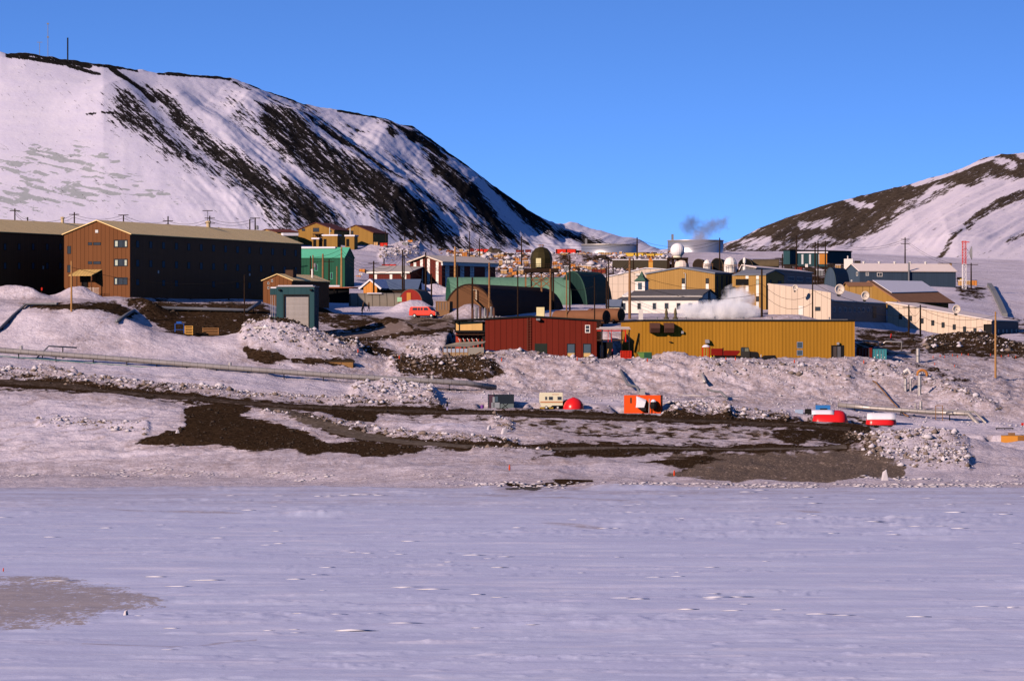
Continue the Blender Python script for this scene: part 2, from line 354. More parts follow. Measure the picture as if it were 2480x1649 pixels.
for pl, wd, st in [([(2215, 452), (2300, 430), (2360, 405), (2400, 388)], 8, .8), ([(2050, 486), (2080, 500), (2110, 505)], 8, .8), ([(2420, 400), (2450, 420)], 14, .7), ([(2465, 372), (2480, 390)], 12, .8),
                   ([(1940, 560), (2010, 548), (1990, 556)], 8, .7), ([(1800, 590), (1860, 592)], 8, .6), ([(2330, 412), (2420, 378)], 3, .5)]:
    d, _, _ = polydist(hu + w1 * .3, hy + w1 * .2, pl); rr = rr - st * (1 - sstep(d, wd * .4, wd * 1.6))
rr = np.clip(rr, 0, 1)
isR = hu > 1620
rk = np.clip(rk * 1.2 + .03 * (rk > .02) + .12 * sstep(rk, .1, .4) * sstep(hu, 850, 1050), 0, 1.05)
v = np.where(isR, rr + ((nR - .5) * .5 + (nRf - .5) * .1) * sstep(rr, 0, .25), rk + ((nL - .5) * .6 + (nLf - .5) * .2) * sstep(rk, 0, .25))
ROCK[hh] = np.clip(v, 0, 1.3)
icz = np.zeros(hu.shape)
for pg, st, so in [([(0, 380), (90, 345), (150, 340), (260, 380), (340, 430), (420, 500), (330, 495), (200, 500), (0, 530)], .46, 30)]:
    icz = np.maximum(icz, st * sstep(polysd(hu + w1, hy, pg), -so, so))
icz = icz + (streak(hu, hy, 14, 34, 5.5, 71) - .5) * 2.0 * (icz > .02)
ICE[hh] = np.clip(icz, 0, 1)

# ------------- ground and ice
gg = (~HILL) & (DD > 740)
gu, gy, gD, gX = U[gg], Y0[gg], DD[gg], X[gg]
gz = np.zeros(gu.shape); gr = np.zeros(gu.shape); gd = np.zeros(gu.shape)
w2 = (fbm(gX / 6, gD / 6, 4, 81) - .5) * 22
w3 = (fbm(gX / 8 + gD / 6, gD / 1.3, 4, 82, .6) - .5) * 20
front = gD < 1015
GP = [ # bare gravel: (polygon, strength, softness, D range)
 ([(320, 1075), (400, 1047), (450, 1038), (446, 1000), (458, 980), (560, 975), (610, 984), (575, 1005), (622, 1015), (680, 1027), (750, 1048), (790, 1070), (858, 1068), (967, 1076), (1035, 1089), (1008, 1098), (885, 1103), (804, 1092), (750, 1098), (709, 1084), (614, 1092), (560, 1079), (480, 1078), (400, 1078)], 1.0, 5, 0, 930),
 ([(735, 988), (800, 992), (930, 998), (900, 1022), (840, 1024), (790, 1006)], .95, 6, 0, 940),
 ([(1546, 1118), (1700, 1106), (1760, 1112), (1700, 1128), (1650, 1140), (1600, 1125)], .80, 6, 0, 930),
 ([(1195, 1174), (1285, 1176), (1346, 1163), (1462, 1156), (1440, 1164), (1366, 1176), (1290, 1186), (1230, 1182)], .9, 3, 0, 930),
 ([(1290, 1110), (1400, 1092), (1700, 1089), (2100, 1086), (2100, 1094), (1500, 1106)], .85, 5, 0, 930),
 ([(1150, 1004), (1300, 1014), (1600, 1026), (1900, 1036), (2120, 1040), (2130, 1072), (1900, 1074), (1750, 1066), (1500, 1058), (1350, 1046), (1200, 1030)], .34, 14, 0, 932),
 ([(1880, 1036), (2120, 1044), (2130, 1072), (1930, 1076), (1860, 1060)], .86, 8, 0, 932),
 ([(1380, 1036), (1560, 1050), (1600, 1062), (1420, 1052)], .62, 10, 0, 932),
 ([(950, 868), (1190, 872), (1225, 905), (1150, 925), (1060, 922), (960, 905)], .78, 14, 940, 1000),
 ([(590, 840), (640, 846), (690, 862), (700, 872), (640, 880), (600, 868)], .9, 8, 940, 1000),
 ([(700, 863), (850, 868), (865, 882), (760, 884), (705, 878)], .85, 7, 940, 1000),
 ([(300, 732), (640, 736), (660, 765), (780, 812), (700, 826), (430, 815), (400, 800), (350, 765)], .88, 10, 988, 1075),
 ([(60, 731), (280, 731), (330, 757), (315, 770), (240, 748), (90, 741)], .86, 6, 985, 1012),
 ([(760, 735), (900, 760), (960, 790), (920, 800), (800, 795), (760, 770)], .70, 12, 1010, 1075),
 ([(780, 812), (900, 820), (960, 850), (1000, 868), (900, 860), (820, 840)], .75, 10, 975, 1030),
 ([(2230, 830), (2330, 800), (2480, 830), (2520, 870), (2400, 868), (2250, 860)], .80, 12, 1015, 1080),
 ([(2070, 800), (2230, 800), (2240, 860), (2080, 860)], .66, 12, 1015, 1080),
 ([(1820, 1000), (2100, 1010), (2200, 1040), (1900, 1030)], .6, 10, 920, 950),
 ([(2190, 872), (2260, 885), (2380, 940), (2300, 930)], .5, 14, 970, 1030),
 ([(1600, 655), (1950, 655), (2060, 668), (1950, 690), (1600, 690)], .70, 12, 1340, 1500),
 ([(1880, 622), (2060, 632), (2110, 680), (1990, 712), (1900, 700)], .66, 14, 1230, 1640),
 ([(2310, 690), (2380, 690), (2400, 720), (2330, 730)], .55, 12, 1240, 1400), ([(2400, 770), (2520, 770), (2520, 820), (2420, 800)], .6, 12, 1080, 1260),
 ([(1100, 612), (1620, 612), (1640, 664), (1120, 668)], .50, 14, 1380, 1800),
]
for pg, st, so, d0, d1 in GP:
    m = (gD > d0) & (gD < d1)
    sd = polysd(gu[m] + w2[m], gy[m] + w3[m] * .7, pg)
    gr[m] = np.maximum(gr[m], st * sstep(sd, -so, so * .7))
    if st > .6: gd[m] = np.maximum(gd[m], 1.0 * sstep(sd, -34, 0))
ROADS = [  # (polyline in photo pixels, half width px, strength, D range)
 ([(-1600, 905), (0, 926), (150, 935), (300, 950), (460, 964), (640, 980), (830, 990), (1076, 999), (1333, 1007), (1500, 1012), (1750, 1019), (1900, 1028), (2100, 1042)], 7.5, 1.0, 900, 955),
 ([(640, 984), (700, 1000), (760, 1022), (830, 1046), (940, 1066), (1080, 1078), (1250, 1084), (1500, 1088), (1800, 1090), (2100, 1088)], 7, .95, 830, 935),
 ([(740, 818), (860, 812), (1000, 800), (1100, 790)], 10, .8, 1000, 1050),
]
for pl, wd, st, d0, d1 in ROADS:
    m = (gD > d0) & (gD < d1)
    d, _, _ = polydist(gu[m], gy[m], pl)
    gr[m] = np.maximum(gr[m], st * (1 - sstep(d + w3[m] * .12, wd * .9, wd * 1.25)))
    k = (1 - sstep(d, wd * 1.2, wd * 3.2)); gr[m] = np.maximum(gr[m], .50 * k * (d > 0))
    gd[m] = np.maximum(gd[m], 1.1 * (1 - sstep(d, wd * 2, wd * 7)))
m = (gD < 932) & (gD > 845); gd[m] = np.maximum(gd[m], .95 * sstep(polysd(gu[m] + w2[m], gy[m] + w3[m], [(1080, 1000), (2150, 1035), (2150, 1085), (1500, 1080), (1250, 1065)]), -20, 14))
# dust on the banks and on the snow about the town
bank = sstep(gD, 940, 975) * (1 - sstep(gD, 1040, 1100))
gd = np.maximum(gd, .95 * bank * sstep(gu, 500, 1000) + .55 * bank)
gd = np.maximum(gd, .35 * sstep(gD, shD.min() + 10, 900)); gd = np.maximum(gd, .8 * (gD > 1380) * sstep(gu, 1040, 1120) * (1 - sstep(gu, 1640, 1760)))
gz += bank * sstep(gu, 500, 1000) * (fbm(gX / 2.6 + gD / 7, gD / 1.9, 5, 151, .65) - .5) * 1.6 * np.clip(1.2 - np.abs(gD - 985) / 40, 0, 1)
gd = np.clip(gd + (fbm(gX / 9, gD / 9, 4, 91) - .5) * .9 * (gd > 0), 0, 1)
gd = np.maximum(gd, .9 * sstep(streak(gu, gy * 1.6, -14, 60, 5, 161), .56, .68) * (gD < 925) * (gD > 850))
for pl, d0, d1 in (([(900, 941), (1200, 946), (1500, 955), (1700, 962), (1960, 975)], 940, 972), ([(950, 947), (1300, 957), (1650, 967)], 940, 972), ([(0, 880), (300, 903), (560, 925)], 940, 965), ([(300, 735), (240, 790), (160, 840)], 975, 1005),
                   ([(1000, 786), (1080, 776), (1060, 768)], 1040, 1070), ([(1500, 880), (1600, 874), (1760, 878)], 985, 1000), ([(420, 815), (560, 806), (690, 812)], 985, 1000), ([(2150, 850), (2300, 872), (2480, 884)], 1010, 1035)):
    m = (gD > d0) & (gD < d1); d, _, _ = polydist(gu[m], gy[m], pl)
    gd[m] = np.maximum(gd[m], 1.2 * np.maximum(np.exp(-((d - 2.2) / .9) ** 2), .0)); gz[m] -= .12 * np.exp(-((d - 2.2) / 1.2) ** 2)
nmot = streak(gu, gy * 2.2, 4, 26, 7, 95)
gr2 = gr + (nmot - .5) * 1.25 * np.where(gr > .9, .5, 1) * (gr > .01)
nb = fbm(gX / 1.6, gD / 3.5, 4, 97)
gr2 = np.maximum(gr2, (nb - .74) * 3.0 * sstep(gD, 850, 930) * (1 - sstep(gD, 1045, 1100)))   # stones showing through
ROCK[gg] = np.clip(gr2, 0, 1.2); DIRT[gg] = gd
gi = np.zeros(gu.shape)      # thin dusty gravel showing through the snow
for pg, st, so in (([(1560, 1118), (1640, 1104), (1900, 1098), (2120, 1098), (2195, 1125), (2190, 1160), (2000, 1168), (1800, 1164), (1700, 1160), (1640, 1150), (1580, 1148), (1660, 1138), (1600, 1125)], .82, 7),
                   ([(1100, 1000), (1300, 1012), (1600, 1022), (1900, 1032), (2130, 1040), (2140, 1080), (1900, 1078), (1700, 1070), (1500, 1060), (1350, 1050), (1180, 1036)], .52, 16),
                   ([(900, 1066), (1250, 1080), (1500, 1084), (2100, 1084), (2100, 1098), (1500, 1104), (1100, 1096)], .55, 8)):
    m = gD < 935; gi[m] = np.maximum(gi[m], st * sstep(polysd(gu[m] + w2[m], gy[m] + w3[m] * .7, pg), -so, so))
m = (gD > 1030) & (gD < 1085); gi[m] = np.maximum(gi[m], .8 * sstep(polysd(gu[m], gy[m], [(830, 800), (900, 778), (1000, 768), (1100, 768), (1110, 800), (900, 815)]), -8, 8))
ICE[gg] = np.clip(gi + (nmot - .5) * .9 * (gi > .02), 0, 1)
# relief: hummocky shore ice, ploughed berms, rubble banks
shd = np.interp(gu, us, shD)
tide = np.exp(-((gD - shd) / 9) ** 2)
gz += tide * (fbm(gX / 5, gD / 5, 4, 101) - .35) * 1.1
lump = fbm(gX / 7, gD / 7, 4, 103) - .5; lump2 = fbm(gX / 1.8, gD / 1.8, 4, 104) - .5
land = sstep(gD - shd, 0, 20)
flat = 1 - np.clip(gr * (gr > .55), 0, 1) * .6
gz += land * sstep(gD, 0, 1) * (1 - sstep(gD, 905, 930)) * (fbm(gX / 9 - gD / 12, gD / 2.2, 5, 187, .6) - .5) * .9 * (1 - gr)
gz += land * (lump * 1.1 * (1 - sstep(gD, 1015, 1080)) * flat + (fbm(gX / 22, gD / 22, 3, 105) - .5) * 1.0)
rub = np.zeros(gu.shape)
RUB = [([(0, 905), (200, 925), (460, 945), (640, 962), (900, 975), (1060, 985)], 13, .8, 930, 965), ([(870, 950), (960, 950), (1040, 965)], 26, 1.6, 936, 965),
       ([(640, 1000), (830, 1030), (1000, 1058), (1250, 1072)], 9, .5, 855, 925), ([(960, 885), (1180, 890)], 26, 1.1, 960, 1000),
       ([(1620, 1004), (1700, 1008)], 10, .5, 930, 950), ([(1620, 1000), (1700, 992), (1760, 1004)], 20, 1.5, 926, 960),
       ([(1760, 1004), (1900, 1010)], 14, .6, 926, 955), ([(2060, 1064), (2200, 1060)], 20, .6, 895, 925),
       ([(600, 815), (680, 822), (780, 835), (860, 845)], 22, 1.3, 975, 1005), ([(1700, 892), (1850, 898), (2050, 900)], 24, .9, 960, 988),
       ([(2120, 900), (2250, 930), (2400, 990)], 22, .9, 960, 1000), ([(1180, 866), (1440, 874)], 10, .5, 980, 1000), ([(1000, 850), (1060, 856)], 16, 1.0, 985, 1020),
       ([(2250, 835), (2340, 825), (2420, 840), (2480, 855)], 18, .7, 1020, 1070), ([(2110, 1088), (2200, 1100), (2330, 1120)], 26, 1.2, 825, 900),
       ([(1150, 1095), (1330, 1100)], 12, 1.0, 845, 880), ([(1200, 1025), (1230, 1035)], 16, .8, 880, 925), ([(930, 620), (1010, 610)], 14, 1.5, 1420, 1560),
       ([(100, 905), (180, 915)], 14, 1.2, 940, 960), ([(100, 1020), (350, 1040)], 16, .5, 860, 925), ([(1500, 860), (1700, 862)], 8, .9, 996, 1010)]
for pl, wd, am, d0, d1 in RUB:
    m = (gD > d0) & (gD < d1)
    d, _, _ = polydist(gu[m], gy[m], pl); k = 1 - sstep(d, wd * .3, wd * 1.2)
    ed = np.minimum(sstep(gD[m], d0, d0 + 6), 1 - sstep(gD[m], d1 - 6, d1)); k = k * ed
    rub[m] = np.maximum(rub[m], k * min(1, am)); gz[m] += am * k * (.45 + 1.3 * (fbm(gX[m] / 3.1 + gD[m] / 9, gD[m] / 2.3, 5, 109, .62) - .35))
# wind-blown snow heaps: (u, D, radius m, stretch, height m)
MOUNDS = [(1235, 999, 4.5, 2.0, 1.2), (190, 1018, 3.5, 1.3, 2.4), (10, 1015, 3, 1.5, 2.2), (70, 1014, 2.5, 1.5, 1.5), (700, 990, 4.2, 1.2, 2.0), (620, 989, 3.5, 1.2, 1.6), (950, 1018, 4, 1.2, 2.2),
          (1012, 1100, 3.2, 1.2, 2.0), (975, 1098, 2.5, 1, 1.2), (1140, 1066, 4, 1.0, 2.6), (1100, 1080, 3, 1, 1.6), (2190, 860, 7, 1.8, 2.3), (2270, 855, 6, 1.8, 1.6), 
          (1620, 994, 3.0, 2, 1.3), (1025, 1235, 5, 1.2, 2.6), (1466, 1026, 2.0, 1.1, 1.6), (2350, 1048, 5, 1.8, 1.0), (1560, 1055, 5, 1.5, .6), (1930, 1058, 5, 1.5, 1.3),
          (1390, 1560, 9, 1.5, 2.4), (1425, 1500, 10, 1.3, 1.6), (908, 1525, 3, 1.2, 1.9), (1012, 1535, 4, 1.5, 2.8), (960, 1530, 5, 2, 1.6), (360, 1010, 4.5, 1, 1.8), (2200, 1330, 12, 1.6, 0.5)]
for mu, mD, rad, stt, hgt in MOUNDS:
    mx = (mu - CX) * mD / FL
    q = ((gX - mx) / (rad * stt)) ** 2 + ((gD - mD) / rad) ** 2
    gz += hgt * np.exp(-q * 1.2) * (1 + (lump2 * .35))
Z[gg] += gz
RUBM = np.zeros(U.shape); RUBM[gg] = rub
# sea ice: low wind-carved ridges
ii = DD < 860
iu, iD, iX, iy = U[ii], DD[ii], X[ii], Y0[ii]
onice = 1 - sstep(iD - np.interp(iu, us, shD), -12, 4)
sz = (fbm(iX / 34, iD / 26, 4, 111) - .5) * .42 + (fbm(iX / 9, iD / 7, 3, 113) - .5) * .10
rd = fbm(iX / 7.0 + iD / 40, iD / 2.6, 4, 115, .6); den = fbm(iX / 60, iD / 40, 3, 117)
rd = sstep(rd, .60 - .10 * (den - .5), .72); sz += rd * .13 * sstep(den, .38, .6)
r2 = fbm(iX / 3.4 + iD / 25, iD / 1.5, 4, 181, .6); d2 = fbm(iX / 24, iD / 16, 3, 183); sz += sstep(r2, .60, .70) * .09 * sstep(d2, .50, .62) * (.5 + .5 * sstep(iu, 500, 1100))
for hu_, hy_, hw, hh_ in ((770, 1250, 2.6, .55), (1880, 1292, 4.0, .4), (2250, 1290, 3.0, .5), (560, 1345, 3.0, .3), (350, 1362, 2.4, .3), (1290, 1290, 9.0, .35), (620, 1490, 6.0, .3), (1650, 1500, 9.0, .3), (2050, 1265, 12., .4)):
    hD_ = 248004 / (hy_ - YH); sz += hh_ * np.exp(-((iX - (hu_ - CX) * hD_ / FL) / (hw * 1.8)) ** 2 - ((iD - hD_) / (hw * 1.2)) ** 2) * (.4 + 1.2 * fbm(iX / 1.5, iD / 1.5, 3, 185)) + (fbm(iX / 55 + iD / 90, iD / 12, 3, 141) - .5) * .10
ln = np.exp(-((iy - 1163 - (fbm(iX / 30, iX * 0, 3, 119) - .5) * 26) / 5.0) ** 2) * sstep(fbm(iX / 12, iD / 12, 3, 121), .4, .6)
Z[ii] += sz * onice * sstep(iD, 150, 240) + ln * .25 * onice
pz = polysd(iu + (fbm(iX / 5, iD / 9, 4, 131) - .5) * 190, iy + (fbm(iX / 8, iD / 14, 3, 133) - .5) * 18, [(-700, 1375), (0, 1385), (160, 1384), (240, 1398), (300, 1412), (400, 1432), (390, 1470), (300, 1492), (180, 1515), (0, 1530), (-700, 1560)])
ip = .74 * sstep(pz, -14, 22) * sstep(pz, -14, 60) ** .2
ICE[ii] = np.maximum(ICE[ii], 0); DIRT[ii] = np.maximum(DIRT[ii], .10 + 1.1 * np.exp(-(np.maximum(iy - 1150, 0) / 75) ** 2) * fbm(iX / 40, iD / 10, 3, 135))
for pl in ([(60, 1218), (320, 1240), (520, 1243), (700, 1250)], [(0, 1258), (180, 1262)], [(1100, 1200), (1500, 1215), (2000, 1240), (2480, 1246)], [(1000, 1256), (1300, 1268), (1460, 1276)], [(200, 1560), (420, 1568), (620, 1540)]):
    d, _, _ = polydist(iu, iy, pl); DIRT[ii] = np.maximum(DIRT[ii], .95 * np.exp(-(d / 2.0) ** 2) * sstep(fbm(iX / 9, iD / 30, 3, 171), .35, .6))
SPECK = np.zeros(U.shape); SPECK[ii] = ip
SPECK[gg] = np.maximum(SPECK[gg], .0)
# ---------------------------------------------------------------- pads: level ground under what is built on it
def cells(x, y):
    u = CX + FL * x / y
    j = np.clip(np.searchsorted(us, u) - 1, 0, NU - 2); i = np.clip(np.searchsorted(Ds, y) - 1, 0, ND - 2)
    return u, i, j
def tz(x, y):
    """terrain height under a world point"""
    u, i, j = cells(x, y)
    a = (u - us[j]) / (us[j + 1] - us[j]); b = (y - Ds[i]) / (Ds[i + 1] - Ds[i])
    return float((Z[i, j] * (1 - a) + Z[i, j + 1] * a) * (1 - b) + (Z[i + 1, j] * (1 - a) + Z[i + 1, j + 1] * a) * b)
def ground_y(u, y, d0=770, d1=1850):
    """nearest visible ground point behind photo pixel (u, y): world point and distance"""
    j = int(np.clip(np.searchsorted(us, u), 1, NU - 1))
    rows = np.where((Ds > d0) & (Ds < d1))[0]
    yy = YH - (Z[rows, j] - HC) * FL / Ds[rows]
    k = np.where(yy <= y)[0]
    D = Ds[rows[k[0]]] if len(k) else Ds[rows[-1]]
    x = (u - CX) * D / FL
    return Vector((x, D, tz(x, D)))
def pad(cx, cy, hx, hy, ang, z, soft=2.0):
    i = (Ds > cy - 120) & (Ds < cy + 120)
    sl = np.where(i)[0]
    xs, ys = X[sl] - cx, DD[sl] - cy
    c, s = math.cos(ang), math.sin(ang)
    a = np.abs(xs * c + ys * s) - hx; b = np.abs(-xs * s + ys * c) - hy
    d = np.maximum(np.maximum(a, b), 0)
    k = 1 - sstep(d, 0, soft)
    Z[sl] = Z[sl] * (1 - k) + z * k
class Fr:
    """a building's frame: A = left front corner, B = right front corner (at distance D), turned by ang degrees; base at photo row yb"""
    def __init__(s, uA, uB, D, ang, yb, L=None, W=None, uC=None, dopad=True, soft=2.0, drop=.1):
        a = R(ang); s.a = a; c, sn = math.cos(a), math.sin(a)
        Bx, By = (uB - CX) * D / FL, D
        kA = (uA - CX) / FL
        s.L = L or (Bx - kA * By) / (c - kA * sn)
        s.A = Vector((Bx - s.L * c, By - s.L * sn)); s.z = ZY(yb, D)
        if uC is not None:
            kC = (uC - CX) / FL; W = (Bx - kC * By) / (sn + kC * c)
        s.W = W; s.ux = Vector((c, sn)); s.uy = Vector((-sn, c))
        if dopad:
            m = s.A + s.ux * s.L / 2 + s.uy * s.W / 2
            pad(m.x, m.y, s.L / 2 + .8, s.W / 2 + .8, a, s.z - drop, soft)
    def wp(s, x, y, z=0):
        q = s.A + s.ux * x + s.uy * y; return Vector((q.x, q.y, s.z + z))
    def h(s, py, x=None, y=0):
        """local height of photo row py seen at local point (x, y)"""
        if x is None: x = s.L
        q = s.A + s.ux * x + s.uy * y; return ZY(py, q.y) - s.z
    def hit(s, p0, p1, px, py):
        """photo pixel -> (metres along the wall p0->p1, local height)"""
        a = s.A + s.ux * p0[0] + s.uy * p0[1]; b = s.A + s.ux * p1[0] + s.uy * p1[1]
        k = (px - CX) / FL; d = b - a; ln = d.length; d = d / ln
        t = (k * a.y - a.x) / (d.x - k * d.y)
        D = a.y + t * d.y
        return t, ZY(py, D) - s.z
FR = {}
FR['dorm'] = Fr(155, 315, 1035, -16.7, 719, uC=730)
FR['dorm2'] = Fr(0, -150, 1011.7, -19, 716, L=12.8, W=97)
FR['house1'] = Fr(721, 809, 1545, -14, 592, W=16, uC=None)
FR['house2'] = Fr(818, 903, 1570, -14, 592, W=16)
FR['green'] = Fr(700, 835, 1250, -12, 697, uC=858)
FR['brown'] = Fr(637, 707, 1060, -16.7, 743, uC=797)
FR['teal'] = Fr(669, 761, 1000, -9, 800, uC=772)
FR['wing'] = Fr(893, 994, 1310, -14, 698, W=18)
FR['brick'] = Fr(993, 1070, 1318, -25, 699, uC=1200)
FR['blueroof'] = Fr(880, 913, 1185, -14, 716, uC=1060)
FR['red'] = Fr(1100, 1445, 1001, -4, 871, uC=1456, soft=1.2)
FR['yellow'] = Fr(1555, 2070, 1001, 6, 868, W=30, soft=1.2)
FR['chapel'] = Fr(1497, 1691, 1085, -22, 757, uC=1744)
FR['admin'] = Fr(1565, 1731, 1150, -24, 757, uC=1773)
FR['admin2'] = Fr(1781, 1855, 1150, -24, 757, uC=1899)
FR['cream'] = Fr(1405, 1760, 1205, -6, 725, W=24)
FR['longroof'] = Fr(1790, 1830, 1198, -12, 742, L=3.2, uC=1967)
FR['hallA'] = Fr(1860, 2012, 1090, -13, 776, uC=2147)
FR['hallB'] = Fr(2149, 2401, 1150, -16, 824, uC=2467, soft=1)
FR['brownroof'] = Fr(2126, 2172, 1180, -34, 747, L=13, uC=2297)
FR['bluelong'] = Fr(2082, 2315, 1350, 20, 697, W=9)
FR['tealfar'] = Fr(1897, 1913, 1540, -40, 640, uC=2062)
for pu, pD, hx, hy, py in ((1215, 938.5, 2.8, 3.2, 995), (1335, 938, 2.6, 3.2, 992), (1392, 937, 2.6, 2.6, 991), (1555, 937, 3.8, 3.4, 1001), (2010, 937, 3.6, 2.6, 1029), (2130, 938, 3.2, 2.6, 1029),
                           (1780, 993, 4.8, 2.0, 877), (1700, 995, 1.4, 1.4, 871), (1560, 992, 2.0, 1.6, 875), (2110, 1004, 3.0, 2.0, 885), (1025, 1060, 3.5, 2.2, 773), (1120, 993, 4.0, 2.2, 869), (1484, 996, 3.0, 2.0, 869), (2470, 903, 4.0, 4.5, 1079)):
    pad((pu - CX) * pD / FL, pD, hx, hy, 0, ZY(py, pD), 1.6)
# ---------------------------------------------------------------- ground meshes
def snowmat(name, base, rocky, rock2, icec, sc1, bumpd, speck=False, gain=0):
    base, rocky, rock2, icec = [tuple(x * ALB for x in q) for q in (base, rocky, rock2, icec)]
    m, k, b = newmat(name)
    geo = k.n('ShaderNodeTexCoord').outputs['Object']
    at = k.n('ShaderNodeVertexColor', layer_name='mask'); sp = k.n('ShaderNodeSeparateColor'); k.put(sp, 0, at.outputs[0])
    rk, di, ic = sp.outputs[0], sp.outputs[1], sp.outputs[2]
    if gain > 1:      # streaks of scree and snow running down the slope
        q = k.n('ShaderNodeSeparateXYZ'); k.put(q, 0, geo); ca, sa = math.cos(gain), math.sin(gain)
        s_ = k.math('ADD', k.math('MULTIPLY', q.outputs[0], ca), k.math('MULTIPLY', q.outputs[2], -sa)); t_ = k.math('ADD', k.math('MULTIPLY', q.outputs[0], sa), k.math('MULTIPLY', q.outputs[2], ca))
        cb = k.n('ShaderNodeCombineXYZ'); k.put(cb, 0, k.math('MULTIPLY', s_, .2)); k.put(cb, 1, k.math('MULTIPLY', t_, 1.5)); k.put(cb, 2, k.math('MULTIPLY', q.outputs[1], .02)); strk = k.noise(cb.outputs[0], 1.0, 6, .72)
    nf = k.noise(geo, sc1, 5, .7); nm = k.noise(geo, sc1 * .22, 4, .6); nl = k.noise(geo, .03, 3)
    if speck:     # broad bands of blue ice, dust film and fresh drift
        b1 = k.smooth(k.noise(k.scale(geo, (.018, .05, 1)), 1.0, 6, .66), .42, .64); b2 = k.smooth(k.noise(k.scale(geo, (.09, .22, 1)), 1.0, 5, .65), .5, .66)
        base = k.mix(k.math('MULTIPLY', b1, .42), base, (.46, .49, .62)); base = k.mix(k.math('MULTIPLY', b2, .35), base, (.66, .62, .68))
    snow = k.mix(k.smooth(nm, .3, .7), base, (k.mix(1.0, base, (.93, .93, .98), 'MULTIPLY') if speck else tuple(x * y for x, y in zip(base, (.93, .93, .98)))))
    dirtc = k.mix(nm, (.33, .255, .245), (.17, .125, .105))
    dv = k.math('MULTIPLY', di, k.smooth(k.math('ADD', nf, k.math('MULTIPLY', nm, .6)), .48, .96))
    snow = k.mix(k.math('MULTIPLY', dv, .85), snow, dirtc)
    snow = k.mix(k.smooth(k.math('ADD', ic, k.math('MULTIPLY_ADD', nf, .3, -.15)), .45, .62), snow, icec)
    if not speck and gain == 0: snow = k.mix(k.math('MULTIPLY', k.smooth(ic, .3, .5), k.smooth(k.noise(k.scale(geo, (1, .35, 1)), 2.4, 5, .75), .53, .66)), snow, tuple(x * 2.6 for x in icec))
    rc = k.mix(k.smooth(nf, .35, .7), rocky, rock2)
    if gain > 1: rf = k.smooth(k.math('ADD', rk, k.math('ADD', k.math('MULTIPLY_ADD', strk, 2.9, -1.42), k.math('MULTIPLY_ADD', nf, 1.2, -.6))), .38, .66)
    else: rf = k.smooth(k.math('ADD', rk, k.math('MULTIPLY_ADD', k.noise(k.scale(geo, (.45, .35, 1)), sc1 * 1.4, 5, .75), 1.5, -.75)), .38, .60)
    c = k.mix(rf, snow, rc)
    if speck:
        sk = k.n('ShaderNodeVertexColor', layer_name='speck')
        ns = k.noise(k.scale(geo, (1.0, .45, 1)), 2.2, 5, .75); nn = k.noise(k.scale(geo, (1, .3, 1)), .6, 4, .6)
        sf = k.smooth(k.math('ADD', k.n('ShaderNodeSeparateColor').outputs[0], 0), 0, 1)
        s2 = k.n('ShaderNodeSeparateColor'); k.put(s2, 0, sk.outputs[0])
        f = k.math('ADD', s2.outputs[0], k.math('ADD', k.math('MULTIPLY_ADD', ns, 1.5, -.75), k.math('MULTIPLY_ADD', nn, .8, -.4)))
        c = k.mix(k.math('MULTIPLY', k.smooth(f, .48, .62), .85), c, (.26, .215, .20))
    k.put(b, 'Base Color', c); b.inputs['Roughness'].default_value = .9; b.inputs['Specular IOR Level'].default_value = .06 if speck else 0.0
    bn = k.n('ShaderNodeBump'); k.put(bn, 'Height', k.math('ADD', nf, k.math('MULTIPLY', nm, 2.0)))
    bn.inputs['Strength'].default_value = .9; bn.inputs['Distance'].default_value = bumpd; k.put(b, 'Normal', bn.outputs[0])
    return m
SNOW = (.78, .755, .80)
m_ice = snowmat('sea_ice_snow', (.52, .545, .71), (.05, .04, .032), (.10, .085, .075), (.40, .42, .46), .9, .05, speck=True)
m_ground = snowmat('trampled_snow', (.66, .595, .65), (.022, .0125, .0065), (.065, .040, .023), (.135, .10, .078), 1.6, .22)
m_hill = snowmat('hill_snow', (.66, .625, .70), (.009, .008, .008), (.026, .022, .020), (.36, .375, .38), .55, .12, gain=R(41) + 6.2831853)
m_hill2 = snowmat('right_hill_snow', (.66, .595, .645), (.030, .021, .015), (.105, .080, .060), (.30, .32, .33), .75, .12, gain=R(-27) + 6.2831853)
YV = DD
def sheet(name, r0, r1, material, smooth=True, c0=0, c1=None, speck=False):
    c1 = c1 or NU
    r = slice(r0, r1 + 1); c = slice(c0, c1)
    xs, ys, zs = X[r, c], YV[r, c], Z[r, c]
    n, mcol = xs.shape
    co = np.stack([xs, ys, zs], -1).reshape(-1, 3).astype(np.float32)
    idx = np.arange(n * mcol, dtype=np.int32).reshape(n, mcol)
    q = np.stack([idx[:-1, :-1], idx[:-1, 1:], idx[1:, 1:], idx[1:, :-1]], -1).reshape(-1, 4)
    me = bpy.data.meshes.new(name)
    me.vertices.add(len(co)); me.vertices.foreach_set('co', co.ravel())
    me.loops.add(q.size); me.loops.foreach_set('vertex_index', q.ravel())
    me.polygons.add(len(q)); me.polygons.foreach_set('loop_start', np.arange(0, q.size, 4, dtype=np.int32))
    me.polygons.foreach_set('use_smooth', np.ones(len(q), bool))
    me.update(calc_edges=True)
    ca = me.color_attributes.new('mask', 'FLOAT_COLOR', 'POINT')
    d = np.stack([ROCK[r, c], DIRT[r, c], ICE[r, c], np.ones_like(xs)], -1).reshape(-1, 4).astype(np.float32)
    ca.data.foreach_set('color', d.ravel())
    if speck:
        ca = me.color_attributes.new('speck', 'FLOAT_COLOR', 'POINT')
        d = np.stack([SPECK[r, c]] * 3 + [np.ones_like(xs)], -1).reshape(-1, 4).astype(np.float32); ca.data.foreach_set('color', d.ravel())
    me.materials.append(material)
    o = bpy.data.objects.new(name, me); COL.objects.link(o)
    o['kind'] = 'structure'
    return o
